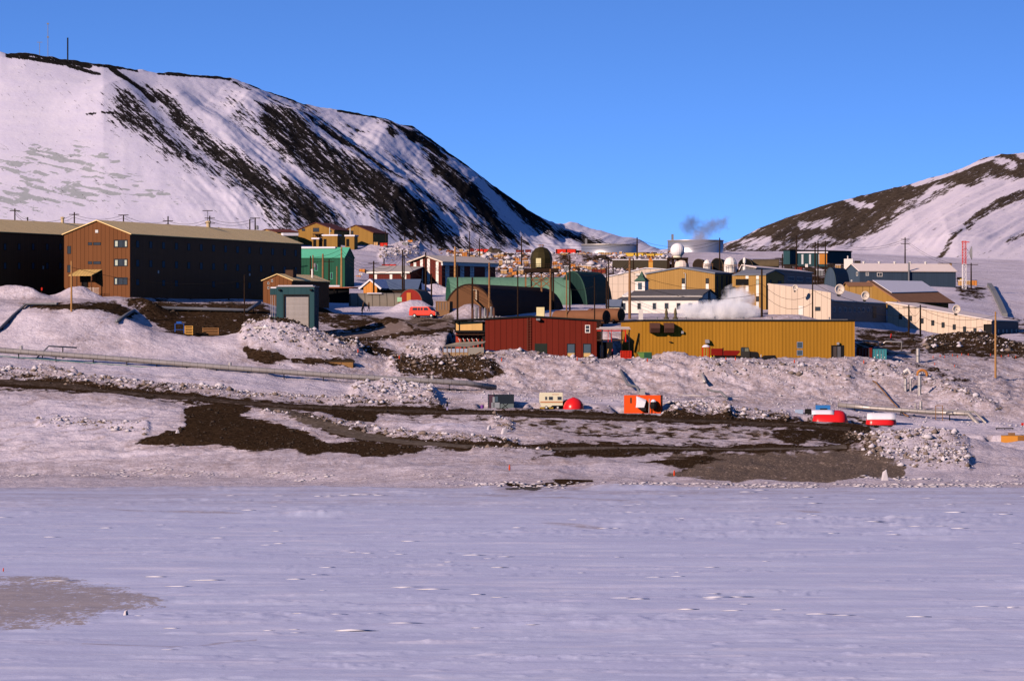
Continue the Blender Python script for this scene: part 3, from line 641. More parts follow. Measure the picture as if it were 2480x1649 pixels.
rI = int(np.searchsorted(Ds, 770)); rH = int(np.searchsorted(Ds, 1855)); cM = int(np.searchsorted(us, 1640))
sheet('sea_ice', 0, rI, m_ice, speck=True)
sheet('ground', rI, rH, m_ground)
sheet('hill', rH, ND - 1, m_hill, c0=0, c1=cM + 1)
sheet('hill', rH, ND - 1, m_hill2, c0=cM)
# ---------------------------------------------------------------- mesh builder
class MB:
    def __init__(s): s.v = []; s.f = []
    def add(s, vs, fs):
        o = len(s.v); s.v += [tuple(q) for q in vs]; s.f += [tuple(i + o for i in f) for f in fs]; return s
    def box(s, x0, x1, y0, y1, z0, z1):
        return s.add([(x0, y0, z0), (x1, y0, z0), (x1, y1, z0), (x0, y1, z0), (x0, y0, z1), (x1, y0, z1), (x1, y1, z1), (x0, y1, z1)],
                     [(0, 3, 2, 1), (4, 5, 6, 7), (0, 1, 5, 4), (1, 2, 6, 5), (2, 3, 7, 6), (3, 0, 4, 7)])
    def prism(s, pts, ax, a0, a1):
        """closed polygon extruded along an axis: 'y' points are (x,z); 'x' points are (y,z); 'z' points are (x,y)"""
        m = {'y': lambda p, a: (p[0], a, p[1]), 'x': lambda p, a: (a, p[0], p[1]), 'z': lambda p, a: (p[0], p[1], a)}[ax]
        n = len(pts)
        return s.add([m(p, a0) for p in pts] + [m(p, a1) for p in pts],
                     [tuple(range(n)), tuple(range(2 * n - 1, n - 1, -1))] + [(i, (i + 1) % n, n + (i + 1) % n, n + i) for i in range(n)])
    def loft(s, p0, p1):
        n = len(p0)
        return s.add(list(p0) + list(p1), [tuple(range(n)), tuple(range(2 * n - 1, n - 1, -1))] + [(i, (i + 1) % n, n + (i + 1) % n, n + i) for i in range(n)])
    def band(s, pts, ax, a0, a1, t):
        """an open profile line thickened by t upward/outward and extruded"""
        n = len(pts); out = []
        for i in range(n):
            a = Vector(pts[max(i - 1, 0)]); b = Vector(pts[min(i + 1, n - 1)]); d = (b - a).normalized()
            nn = Vector((-d.y, d.x)); out.append((pts[i][0] + nn.x * t, pts[i][1] + nn.y * t))
        for i in range(n - 1):
            s.prism([pts[i], pts[i + 1], out[i + 1], out[i]], ax, a0, a1)
        return s
    def tube(s, pts, r, n=8):
        pts = [Vector(p) for p in pts]; m = len(pts); rr = r if isinstance(r, (list, tuple)) else [r] * m
        o = len(s.v); up = None
        for i, p in enumerate(pts):
            d = (pts[min(i + 1, m - 1)] - pts[max(i - 1, 0)]).normalized()
            a = d.cross(Vector((0, 0, 1)) if abs(d.z) < .95 else Vector((1, 0, 0))).normalized(); b = a.cross(d)
            for k in range(n):
                t = 2 * math.pi * k / n; s.v.append(tuple(p + (a * math.cos(t) + b * math.sin(t)) * rr[i]))
        for i in range(m - 1):
            for k in range(n):
                s.f.append((o + i * n + k, o + i * n + (k + 1) % n, o + (i + 1) * n + (k + 1) % n, o + (i + 1) * n + k))
        s.f.append(tuple(o + k for k in range(n))); s.f.append(tuple(o + (m - 1) * n + k for k in range(n - 1, -1, -1)))
        return s
    def lathe(s, prof, n=20, c=(0, 0, 0)):
        o = len(s.v); m = len(prof)
        for r, z in prof:
            for k in range(n):
                t = 2 * math.pi * k / n; s.v.append((c[0] + r * math.cos(t), c[1] + r * math.sin(t), c[2] + z))
        for i in range(m - 1):
            for k in range(n): s.f.append((o + i * n + k, o + i * n + (k + 1) % n, o + (i + 1) * n + (k + 1) % n, o + (i + 1) * n + k))
        s.f.append(tuple(o + k for k in range(n - 1, -1, -1))); s.f.append(tuple(o + (m - 1) * n + k for k in range(n)))
        return s
    def build(s, name, m, parent=None, smooth=False, bev=0):
        me = bpy.data.meshes.new(name); me.from_pydata(s.v, [], s.f); me.update()
        b = bmesh.new(); b.from_mesh(me); bmesh.ops.recalc_face_normals(b, faces=b.faces)
        if bev: bmesh.ops.bevel(b, geom=[e for e in b.edges if len(e.link_faces) == 2 and e.calc_face_angle(0) > .6], offset=bev, segments=2, affect='EDGES', profile=.6)
        b.to_mesh(me); b.free()
        if smooth: me.shade_smooth()
        me.materials.append(m)
        o = bpy.data.objects.new(name, me); COL.objects.link(o)
        if parent: o.parent = parent
        return o
def thing(name, label, cat, loc=(0, 0, 0), rz=0, group=None, sc_=1):
    o = bpy.data.objects.new(name, None); COL.objects.link(o); o.empty_display_size = .5
    o.location = loc; o.rotation_euler = (0, 0, rz); o.scale = (sc_,) * 3
    return tag(o, label, cat, group)
def frthing(fr, name, label, cat, group=None): return thing(name, label, cat, (fr.A.x, fr.A.y, fr.z), fr.a, group)
def dup(root, loc, rz=None, label=None, sc_=None):
    r = root.copy(); COL.objects.link(r); r.location = loc
    if rz is not None: r.rotation_euler = (0, 0, rz)
    if sc_ is not None: r.scale = (sc_,) * 3 if not isinstance(sc_, tuple) else sc_
    if label: r['label'] = label
    for ch in list(root.children):
        c = ch.copy(); COL.objects.link(c); c.parent = r
        for g in ch.children:
            d = g.copy(); COL.objects.link(d); d.parent = c
    return r
# common materials
glass = mat('window_glass', (.03, .035, .04), .15, 0, .3)
glass_blue = mat('sky_tinted_glass', (.055, .085, .115), .7, 0, .1)  # blue of the reflected sky put into the base colour
curtain = mat('drawn_curtain', (.42, .46, .38), .8, 0, .3, 2)
dark = mat('dark_opening', (.008, .008, .009), .8, 0, .2)
white = mat('white_paint', (.74, .69, .63), .6, 0, .06)
offw = mat('grey_white_paint', (.55, .55, .54), .6, 0, .1)
blackm = mat('black_trim', (.012, .011, .011), .6, 0, .2)
brownm = mat('brown_trim', (.06, .032, .02), .7, 0, .2)
wood = mat('weathered_wood', (.22, .115, .055), .85, 0, .35, 3)
wood_dark = mat('creosoted_wood', (.028, .017, .012), .85, 0, .3, 3)
wood_pale = mat('yellow_pine_pole', (.36, .19, .075), .85, 0, .25, 3)  # paler pine, its own colour
steel = mat('galvanised_steel', (.46, .42, .39), .42, .5, .25, 1.5)
steel_d = mat('dull_steel', (.20, .20, .21), .55, .4, .25, 1.5)
snowm = mat('roof_snow_crust', (.68, .65, .69), .85, 0, .06, 1.5, .3)
orange = mat('orange_paint', (.70, .10, .018), .5, 0, .12)
redp = mat('red_paint', (.50, .022, .012), .5, 0, .18)
yellowp = mat('yellow_paint', (.62, .33, .03), .5, 0, .2)
def windows(fr, par, p0, p1, rects, fm=brownm, gm=glass, fw=.07, out=.05, name='window', glazed='pane', mull=0, lab=None):
    """each window its own frame mesh with a pane as sub-part; rects are photo pixels (u0,y0,u1,y1)"""
    d = Vector((p1[0] - p0[0], p1[1] - p0[1])).normalized(); nrm = Vector((d.y, -d.x))
    res = []
    for rc in rects:
        u0, y0, u1, y1 = rc[:4]; g = rc[4] if len(rc) > 4 else gm
        um, ym = (u0 + u1) / 2, (y0 + y1) / 2
        t0, _ = fr.hit(p0, p1, u0, ym); t1, _ = fr.hit(p0, p1, u1, ym)
        _, z1 = fr.hit(p0, p1, um, y0); _, z0 = fr.hit(p0, p1, um, y1)
        if t1 < t0: t0, t1 = t1, t0
        res.append(window_at(par, p0, d, nrm, t0, t1, z0, z1, fm, g, fw, out, name, glazed, mull))
    return res
def quadbox(mb, p0, d, nrm, t0, t1, z0, z1, o0, o1):
    q = lambda t, o: (p0[0] + d.x * t + nrm.x * o, p0[1] + d.y * t + nrm.y * o)
    a, b, c, e = q(t0, o0), q(t1, o0), q(t1, o1), q(t0, o1)
    mb.prism([a, b, c, e], 'z', z0, z1)
def window_at(par, p0, d, nrm, t0, t1, z0, z1, fm, g, fw=.07, out=.05, name='window', glazed='pane', mull=0):
    m = MB()
    quadbox(m, p0, d, nrm, t0, t1, z0, z0 + fw, -.02, out); quadbox(m, p0, d, nrm, t0, t1, z1 - fw, z1, -.02, out)
    quadbox(m, p0, d, nrm, t0, t0 + fw, z0 + fw, z1 - fw, -.02, out); quadbox(m, p0, d, nrm, t1 - fw, t1, z0 + fw, z1 - fw, -.02, out)
    for k in range(mull):
        tm = t0 + (t1 - t0) * (k + 1) / (mull + 1); quadbox(m, p0, d, nrm, tm - .03, tm + .03, z0 + fw, z1 - fw, 0, out)
    o = m.build(name, fm, par)
    n = MB(); quadbox(n, p0, d, nrm, t0 + fw, t1 - fw, z0 + fw, z1 - fw, -.02, .02); n.build(glazed, g, o)
    return o
def panel(fr, par, p0, p1, rc, m, name, out=.04):
    d = Vector((p1[0] - p0[0], p1[1] - p0[1])).normalized(); nrm = Vector((d.y, -d.x))
    u0, y0, u1, y1 = rc
    um, ym = (u0 + u1) / 2, (y0 + y1) / 2
    t0, _ = fr.hit(p0, p1, u0, ym); t1, _ = fr.hit(p0, p1, u1, ym); _, z1 = fr.hit(p0, p1, um, y0); _, z0 = fr.hit(p0, p1, um, y1)
    if t1 < t0: t0, t1 = t1, t0
    b = MB(); quadbox(b, p0, d, nrm, t0, t1, z0, z1, -.02, out); return b.build(name, m, par)
SK = 2.5
def gable(fr, par, h, rise, wm, rm, ridge='y', oh=.35, oe=.3, th=.16, apex=.5, h2=None, snow=None):
    """walls and roof of a pitched building; ridge 'y' = gable faces the camera, 'x' = eaves face the camera. apex: ridge position 0..1"""
    L, W = fr.L, fr.W
    h2 = h if h2 is None else h2
    span, ln, ax = (L, W, 'y') if ridge == 'y' else (W, L, 'x')
    top = [(0, h), (span * apex, h + rise), (span, h2)]
    MB().prism([(0, -SK)] + top + [(span, -SK)], ax, 0, ln).build('wall', wm, par)
    s0 = rise / (span * apex) if apex > 0 else 0; s1 = (h + rise - h2) / (span * (1 - apex)) if apex < 1 else 0
    pr = [(-oh, h - s0 * oh + .01), (span * apex, h + rise + .01), (span + oh, h2 - s1 * oh + .01)]
    MB().band(pr, ax, -oe, ln + oe, th).build('roof', rm, par)
def flatb(fr, par, h, wm, rm, oh=.15, th=.35):
    L, W = fr.L, fr.W
    MB().box(0, L, 0, W, -SK, h).build('wall', wm, par)
    MB().box(-oh, L + oh, -oh, W + oh, h + .003, h + th).build('roof', rm, par)
def arch(w, h, n=18, flare=0):
    return [(w / 2 - w / 2 * math.cos(math.pi * i / n), h * math.sin(math.pi * i / n) ** .9) for i in range(n + 1)]
def quonset(fr, par, h, em, sm, ridge='y', th=.12, base=0):
    L, W = fr.L, fr.W
    span, ln, ax = (L, W, 'y') if ridge == 'y' else (W, L, 'x')
    a = arch(span, h)
    MB().prism([(0, -SK)] + a + [(span, -SK)], ax, .05, ln - .05).build('end_wall', em, par)
    o = MB().band(a, ax, 0, ln, th).build('shell', sm, par)
    return o
def chimney(par, x, y, z, r, h, m, name='chimney', cap=True):
    p = [(r, -.6), (r, h)] + ([(r * 1.5, h), (r * 1.5, h + r * .5), (r * .3, h + r)] if cap else [])
    return MB().lathe(p, 10, (x, y, z)).build(name, m, par, smooth=False)
# ---------------------------------------------------------------- buildings
tanroof = siding('tan_ribbed_roof', (.86, .62, .29), .9, .12, .6, 'Y', fine=.3, bump=.6)
brsid = siding('brown_cladding', (.15, .060, .024), .80, .07, .3, 'XY', bump=.5)
f = FR['dorm']; t = frthing(f, 'dormitory', 'long brown three-storey dormitory with tan ribbed roof, sunlit gable and small covered entrance', 'building')
hE = f.h(567); rs = f.h(535, f.L / 2) - hE
gable(f, t, hE, rs, brsid, tanroof, oh=.3, oe=.35)
A, B_, C_ = (0, 0), (f.L, 0), (f.L, f.W)
windows(f, t, A, B_, [(276, 581, 309, 600), (276, 627, 309, 645), (276, 672, 309, 690)], fm=blackm, mull=2)
windows(f, t, A, B_, [(213, 587, 223, 594), (226, 587, 244, 594), (213, 633, 223, 640), (226, 633, 244, 640), (163, 596, 172, 615), (163, 642, 172, 660)], fm=blackm, fw=.05)
for rc in [(279, 584, 285, 597), (303, 584, 307, 597), (279, 630, 285, 643), (302, 630, 307, 643), (279, 675, 283, 688)]:
    panel(f, t, A, B_, rc, curtain, 'curtain', .03)
panel(f, t, A, B_, (231, 557, 238, 564), offw, 'gable_vent', .1)
ws = [333, 365, 396, 427, 457, 487, 517, 546, 575, 604, 632, 660, 689, 716]
for i, u in enumerate(ws):
    k = i / 13.0; hw = 3.6 - .8 * k
    R_ = [(u - hw, 583 + 22 * k, u + hw, 600 + 21 * k, glass_blue), (u - hw, 629 + 18 * k, u + hw, 646 + 17 * k, glass_blue)]
    if i in (0, 2, 3, 6, 8, 9): R_.append((u - hw, 676 + 12 * k, u + hw, 691 + 12 * k, glass_blue))
    windows(f, t, B_, C_, R_, fm=blackm)
windows(f, t, B_, C_, [(382, 655, 385, 662, white), (603, 662, 606, 668, white)], fm=offw, name='wall_lamp', glazed='lamp_lens', fw=.03)
chimney(t, f.L / 2, f.W * .62, hE + rs, .38, 1.0, mat('tan_paint', (.5, .38, .22)))
# its entrance porch is a part: posts, canopy, railing, steps
t0, _ = f.hit(A, B_, 186, 700); t1, _ = f.hit(A, B_, 254, 700); zc = f.h(667, t0); zt = f.h(653, t0)
MB().add([(t0 - .6, -2.6, zc), (t1 - 1.6, -2.6, zc), (t1 - .5, -.01, zt), (t0 + .5, -.01, zt), (t0 - .6, -2.6, zc - .14), (t1 - 1.6, -2.6, zc - .14), (t1 - .5, -.01, zt - .14), (t0 + .5, -.01, zt - .14)],
         [(0, 1, 2, 3), (7, 6, 5, 4), (0, 4, 5, 1), (1, 5, 6, 2), (2, 6, 7, 3), (3, 7, 4, 0)]).build('porch_roof', siding('porch_roof', (.5, .33, .12), .6, .08, .5, 'X'), t)
for x in (t0, t0 + .9, t1 - 1.8): MB().box(x, x + .12, -2.5, -2.38, -1, zc - .15).build('porch_post', brownm, t)
MB().prism([(-2.5, zc - .2), (-.05, zt - .2), (-.05, zc - 1.4), (-2.5, zc - 1.0)], 'x', t1 - 1.7, t1 - 1.55).build('porch_side', brsid, t)
m = MB()
for i in range(6): m.box(t0 + .3, t1 - .2, -2.45, -2.41, .5 + i * .22, .54 + i * .22)
for i in range(7): m.box(t0 + .3 + i * .65, t0 + .34 + i * .65, -2.47, -2.43, 0, 1.75)
m.build('porch_railing', steel, t)
MB().box(t0 + .9, t0 + 2, -.05, .05, .8, 2.9).build('entrance_door', dark, t)
f = FR['dorm2']; t = frthing(f, 'dormitory', 'second brown dormitory with tan roof and black shaded wall, cut off by the left edge', 'building')
hE = f.h(571, f.L, 62); gable(f, t, hE, 2.5, brsid, tanroof, oh=.3)
C_ = (f.L, f.W); B_ = (f.L, 0)
windows(f, t, B_, C_, [(u - 3, y, u + 3, y + 16, glass_blue) for u in (12, 46, 80, 114, 146) for y in (590, 636)], fm=blackm)
windows(f, t, B_, C_, [(103, 644, 106, 652, white)], fm=offw, name='wall_lamp', glazed='lamp_lens', fw=.03)
chimney(t, f.L / 2, 70, hE + 2.5, .3, 1.0, MATS['tan_paint'])
# brown gabled shed and teal garage
f = FR['brown']; t = frthing(f, 'storage_building', 'small brown gabled building with tan roof behind the teal garage', 'building')
hE = f.h(679.5); rs = f.h(665, f.L / 2) - hE; gable(f, t, hE, rs, brsid, tanroof, oh=.25)
windows(f, t, (0, 0), (f.L, 0), [(648, 683, 652, 689), (657, 677, 661, 683), (648, 694, 652, 700)], fm=offw, fw=.05, name='wall_vent', glazed='louvre', gm=dark)
MB().box(f.L * .5 + .2, f.L * .5 + 1.7, 4, 6, hE + rs - .5, hE + rs + .9).build('roof_fan', brownm, t)
chimney(t, f.L * .75, 16, hE + .6, .18, 1.6, white, 'flue')
tealm = siding('teal_steel', (.024, .062, .072), 1.1, .05, .5, 'XY', bump=.3)
f = FR['teal']; t = frthing(f, 'garage', 'tall teal garage with big grey metal roller door, sign and snow on its roof edge', 'garage')
h = f.h(695); x0, _ = f.hit((0, 0), (f.L, 0), 689, 750); x1, _ = f.hit((0, 0), (f.L, 0), 747, 750); dz = f.h(717)
MB().box(0, x0 - .2, 0, f.W, -SK, h).box(x1 + .2, f.L, 0, f.W, -SK, h).box(x0 - .2, x1 + .2, 0, f.W, dz + .3, h).box(x0 - .2, x1 + .2, .9, f.W, -SK, dz + .3).build('wall', tealm, t)
MB().box(x0 - .2, x0, .0, .5, -SK, dz + .3).box(x1, x1 + .2, 0, .5, -SK, dz + .3).box(x0, x1, 0, .5, dz, dz + .3).build('door_frame', blackm, t)
MB().box(x0, x1, .35, .45, -SK, dz).build('roller_door', siding('roller_door', (.36, .32, .29), .22, .03, .7, 'Z', rough=.35, metal=.3, bump=.8, streak=.2), t)
MB().box(-.1, f.L + .1, -.1, f.W + .1, h + .003, h + .15).build('roof', steel_d, t)
MB().box(.3, f.L - .2, -.12, 2.5, h + .155, h + .3).build('roof_snow', snowm, t, bev=.05)
MB().box(-1.2, -.05, .4, 2, f.h(714), f.h(698)).build('wall_box', tealm, t)
MB().box(-1.1, -.1, .45, 1.8, f.h(698) + .003, f.h(695)).build('box_snow', snowm, t)
MB().box(-2.3, -.02, 1.2, 6, -SK, f.h(766)).build('annex', tealm, t)
m = MB()
for x in (-1.0, -.7, -.3): m.tube([(x, .3, -1), (x, .3, f.h(715))], .05, 6)
m.build('conduit', steel, t)
sx, _ = f.hit((0, 0), (f.L, 0), 672, 780)
sg = MB().box(sx, sx + .62, -.05, -.003, f.h(784), f.h(777)).build('sign', mat('cream_sign', (.62, .5, .42)), t)
m = MB()
for k in (0, .24): m.box(sx + .12 + k, sx + .27 + k, -.065, -.051, f.h(782.4), f.h(781.2)).box(sx + .12 + k, sx + .27 + k, -.065, -.051, f.h(779.8), f.h(778.6)).box(sx + .12 + k, sx + .17 + k, -.065, -.051, f.h(781.2), f.h(779.8))
m.build('sign_lettering', redp, sg)
for u in (675, 751): 
    lx, _ = f.hit((0, 0), (f.L, 0), u, 700); MB().box(lx, lx + .4, -.5, -.02, f.h(704), f.h(700)).build('door_light', blackm, t)
# mustard houses on the slope
must = siding('mustard_boards', (.27, .15, .038), 1.2, .05, .7, 'XY', streak=.15)
redroof = mat('maroon_roof', (.13, .045, .035), .8, 0, .2)
for key, lab, yE, yA, xa in (('house1', 'mustard house with maroon roof above the green warehouse, left of the pair', 557, 540, .5), ('house2', 'mustard house with maroon roof above the green warehouse, right of the pair', 564, 546, .5)):
    f = FR[key]; f.L = f.L; t = frthing(f, 'house', lab, 'house', 'mustard houses on the slope')
    hE = f.h(yE); rs = f.h(yA, f.L / 2) - hE
    gable(f, t, hE, rs, must, redroof, oh=.3)
    if key == 'house1':
        windows(f, t, (0, 0), (f.L, 0), [(731, 554, 739, 560), (758, 552, 773, 562), (797, 557, 803, 562)], fm=brownm)
        m = MB(); xs, _ = f.hit((0, 0), (f.L, 0), 762, 575)
        for k in range(4): m.box(xs + k * .7, xs + k * .7 + .12, -1.6, -1.48, -1, f.h(566))
        m.box(xs - .1, xs + 2.4, -1.7, -.02, f.h(568), f.h(566)); m.build('stair', brownm, t)
    else:
        windows(f, t, (0, 0), (f.L, 0), [(850, 559, 856, 570)], fm=brownm)
f = Fr(670, 722, 1535, 22, 592, W=16, dopad=False); t = frthing(f, 'lit_wall_block', 'brighter yellow block painted as a sunlit house wall with snow ledge at the left of the mustard houses', 'annex')
gable(f, t, f.h(563), .9, siding('lit_mustard_boards', (.55, .33, .10), 1.2, .05, .7), redroof, 'x')  # brighter boards paint the sunlight on the left house's side wall
MB().box(1.2, f.L - .4, -1.6, -.02, f.h(572), f.h(565)).build('ledge', snowm, t, bev=.15)
for u0, u1, y0, lab in ((781, 817, 572, 'mustard shed with flat snowy roof and thin flue in front of the houses'), (836, 858, 573, 'smaller mustard shed with snow cap and white mast, right of the flue shed'), (756, 772, 580, 'low orange-brown crate shed before the left mustard house')):
    f = Fr(u0, u1, 1520, -12, 597, W=4, dopad=False); t = frthing(f, 'shed', lab, 'shed'); h = f.h(y0)
    MB().box(0, f.L, 0, f.W, -SK, h).build('wall', must, t)
    MB().box(-.2, f.L + .2, -.2, f.W + .2, h + .003, h + .45).build('roof', snowm, t, bev=.12)
    MB().box(.3, 1.1, -.04, .02, 0, 2.0).build('door', dark, t)
    if u0 > 775: chimney(t, f.L * .4, 1.5, h, .12, 2.4, offw, 'flue', False)
# green warehouse
f = FR['green']; t = frthing(f, 'warehouse', 'bright green metal warehouse with snow along its ridge beside the dormitory', 'warehouse')
hE = f.h(624); rs = f.h(596) - hE
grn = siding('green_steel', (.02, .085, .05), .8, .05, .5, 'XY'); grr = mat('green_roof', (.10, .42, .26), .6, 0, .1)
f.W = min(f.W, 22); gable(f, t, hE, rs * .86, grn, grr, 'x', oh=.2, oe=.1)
MB().box(.4, f.L - 3, f.W / 2 - .9, f.W / 2 + .6, hE + rs * .86 - .12, hE + rs * .86 + .3).build('ridge_snow', snowm, t, bev=.1)
windows(f, t, (0, 0), (f.L, 0), [(762, 640, 770, 656), (800, 660, 806, 676)], fm=MATS['green_roof'])
# two-storey brick building and its wing
brick = siding('maroon_boards', (.11, .022, .016), .55, .05, .6, 'XY', streak=.1)
roofw = siding('pale_roof', (.62, .52, .42), 1.0, .06, .8, 'Y'); roofg = mat('grey_snowy_roof', (.42, .38, .35), .85, 0, .2)
f = FR['brick']; t = frthing(f, 'office_building', 'two-storey maroon building with white vertical window strips and pale gable roof', 'building')
hE = f.h(635); rs = f.h(621, f.L / 2) - hE; gable(f, t, hE, rs, brick, roofw, oh=.5, oe=.8, th=.3)
A, B_, C_ = (0, 0), (f.L, 0), (f.L, f.W)
for u in (1005, 1021, 1038, 1059):
    yt = {1005: 636, 1021: 628, 1038: 627, 1059: 634}[u]
    o = panel(f, t, A, B_, (u - 3.2, yt, u + 3.2, 697), white, 'window_strip', .05)
    if u != 1005: windows(f, o, A, B_, [(u - 2.4, 648, u + 2.4, 657), (u - 2.4, 682, u + 2.4, 690)], fm=blackm, out=.08, fw=.05)
    else: windows(f, o, A, B_, [(u - 2.4, 649, u + 2.4, 657)], fm=offw, out=.08, fw=.05)
for u in (1083, 1119, 1143, 1179):
    o = panel(f, t, B_, C_, (u - 4.6, 638, u + 4.6, 697), offw, 'window_strip', .06)
    windows(f, o, B_, C_, [(u - 3, 646, u + 1, 656)], fm=blackm, out=.1, fw=.05)
MB().box(f.L + .06, f.L + .5, -.5, f.W + .5, hE - .75, hE - .05).build('fascia', offw, t)
f = FR['wing']; t = frthing(f, 'office_wing', 'single-storey maroon wing with white strips and grey sloping roof', 'building')
hE = f.h(658.5); gable(f, t, hE, f.h(643) - hE, brick, roofg, 'x', oh=.5, oe=.4, apex=.7)
MB().box(-.4, f.L - .05, -.56, -.5, hE - .35, hE + .05).build('fascia', white, t)
for u in (910, 947, 981): panel(f, t, (0, 0), (f.L, 0), (u - 3, 661, u + 3, 700), white, 'wall_strip', .05)
# blue shaded-roof warehouse, orange end
f = FR['blueroof']; t = frthing(f, 'warehouse', 'low warehouse with snow-covered shaded roof and orange wooden end', 'warehouse')
hE = f.h(694); f.W = min(f.W, 40)
gable(f, t, hE, 1.2, siding('orange_boards', (.55, .22, .05), .6, .06, .5), snowm, oh=.8, oe=.3, th=.4)
f = Fr(913, 1010, 1190, -4, 716, W=8, dopad=False); t = frthing(f, 'warehouse', 'dark low store with drifted roof painted shadow-blue behind the ribbed hut', 'warehouse')
gable(f, t, f.h(700), 2.0, mat('dark_boards', (.03, .02, .015)), mat('shaded_snow_roof', (.10, .14, .22), .85), 'x', oh=.4, apex=.9)  # blue shade of drifted snow put into the roof colour
f = Fr(770, 846, 1150, 3, 742, W=8, dopad=False); t = frthing(f, 'open_shed', 'low open shed, blackened for its shadow, with rusty orange roof edge beside the brown building', 'shed')
h = f.h(698); MB().box(0, f.L, .4, f.W, -SK, h).build('wall', dark, t); MB().box(-.3, f.L + 1.8, -.5, f.W, h + .003, h + .22).build('roof', mat('rust_roof_edge', (.34, .10, .04)), t); MB().box(-.2, f.L * .7, 0, f.W - .2, h + .223, h + .6).build('roof_snow', snowm, t, bev=.12)  # wall painted black for the shadow mass beneath the roof
for x in (.2, 3.2, f.L - .2): MB().box(x, x + .14, -.3, -.16, -1, h).build('post', wood_dark, t)
# ribbed quonset with red front
oliv = siding('ribbed_olive_steel', (.21, .18, .145), 1.45, .16, .3, 'X', bump=1.0, fine=0)
f = Fr(848, 975, 1125, 4, 747, W=6.0); t = frthing(f, 'quonset_hut', 'olive ribbed quonset hut lying lengthwise with snow along its top', 'hut')
quonset(f, t, f.h(711), MATS['dark_boards'], oliv, 'x')
MB().box(3.4, 6.4, 1.1, 2.6, f.h(712.5), f.h(709)).build('roof_snow', snowm, t, bev=.2)
f = Fr(966, 1022, 1112, -8, 738, W=14, soft=3); t = frthing(f, 'quonset_hut', 'quonset hut with red arched front and orange door behind the snow heap', 'hut')
quonset(f, t, f.h(701), siding('red_boards', (.27, .028, .022), .3, .03, .6), mat('olive_shell', (.12, .1, .08)), 'y')
panel(f, t, (0, 0), (f.L, 0), (985, 709, 995, 740), siding('orange_door', (.52, .22, .05), .25, .03, .6), 'door', .06)
b = Fr(962, 973, 1100, 0, 731, W=.12, dopad=False); t = frthing(b, 'notice_board', 'pale green square board standing on the snow by the red hut', 'board')
MB().box(0, b.L, 0, .06, 0, b.h(720)).build('board', mat('pale_green_paint', (.33, .58, .36)), t); MB().box(.1, .2, .06, .14, -1, b.h(722)).box(b.L - .2, b.L - .1, .06, .14, -1, b.h(722)).build('post', wood, t)
# big brown arch building and green quonset behind it
arB = mat('brown_arch_front', (.13, .062, .030), .8, 0, .12); arS = mat('brown_arch_shell', (.028, .015, .011), .8, 0, .2)  # shell near black: shade of the long side put into its colour
f = Fr(1078, 1194, 1082, -13, 772, W=52, soft=3); t = frthing(f, 'arch_warehouse', 'huge brown arched warehouse with long side blackened for shade', 'warehouse')
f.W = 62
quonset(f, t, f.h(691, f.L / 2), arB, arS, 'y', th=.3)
fl = MB(); xs, _ = f.hit((0, 0), (f.L, 0), 1146, 704)
fl.tube([(xs, -.4, f.h(702)), (xs + .7, -.4, f.h(702)), (xs + .7, -.4, f.h(728))], .11, 6); fl.build('flue', mat('cream_pipe', (.6, .5, .35)), t)
m = MB(); x1, _ = f.hit((0, 0), (f.L, 0), 1152, 724); x2, _ = f.hit((0, 0), (f.L, 0), 1178, 752)
m.loft([(x1, -1.6, f.h(724)), (x1, -.4, f.h(724)), (x1, -.4, f.h(728)), (x1, -1.6, f.h(728))], [(x2, -1.6, f.h(750)), (x2, -.4, f.h(750)), (x2, -.4, f.h(754)), (x2, -1.6, f.h(754))])
m.build('stair', wood, t)
gq = siding('pale_green_steel', (.12, .235, .155), 2.6, .05, .7, 'X', streak=.25)
f = Fr(1092, 1384, 1165, 5, 750, W=15, soft=3); t = frthing(f, 'quonset_warehouse', 'long pale green quonset warehouse behind the brown arch', 'warehouse')
quonset(f, t, f.h(673), MATS['green_steel'], gq, 'x', th=.2)
chimney(t, 8.2, 4.5, f.h(682), .14, 1.3, offw, 'flue', False)
f = Fr(1352, 1420, 1168, -16, 756, W=20, soft=3); t = frthing(f, 'quonset_warehouse', 'tall green quonset end painted dark for shade beside the cream hall', 'warehouse')
quonset(f, t, f.h(659, f.L / 2), siding('shaded_green_boards', (.012, .035, .03), .8, .05, .6), mat('dark_green_shell', (.03, .07, .055)), 'y', th=.25)  # end wall colour darkened for the shadow of the brown arch
# red power house
redw = siding('red_cladding', (.125, .017, .010), 1.02, .10, .5, 'XY', bump=.8, rough=.5)
f = FR['red']; t = frthing(f, 'power_house', 'long dark red metal-clad plant building with ladder, windows and pipes', 'building')
xr, _ = f.hit((0, 0), (f.L, 0), 1175, 800); yap = f.h(768, f.L * .54); hl = f.h(778, 0); hr = f.h(778)
ap = f.L * .54
MB().prism([(xr, -SK), (xr, hl + (yap - hl) * xr / ap), (ap, yap), (f.L, hr), (f.L, -SK)], 'y', 0, f.W).build('wall', redw, t)
MB().box(.1, xr + .01, 2.2, f.W - .3, -SK, hl).build('recess_wall', siding('red_recess', (.36, .05, .028), .8, .06, .6), t)
MB().band([(-.3, hl + .003), (ap, yap + .003), (f.L + .5, hr + .003)], 'y', -.3, f.W + .3, .28).build('roof', blackm, t)
MB().box(.25, 4.9, .9, 2.15, f.h(800, 0), f.h(779, 0)).build('bay', siding('tan_bay', (.60, .37, .14), 4, .04, .7), t)
MB().box(0, .25, .9, 2.2, f.h(803, 0), hl - .02).box(.75, .9, .8, .9, f.h(802, 0), hl - .02).box(4.9, xr, 1.2, 2.3, -SK, hl - .02).box(0, xr - .05, .8, 2.3, f.h(805, 0), f.h(801, 0)).build('bay_trim', blackm, t)
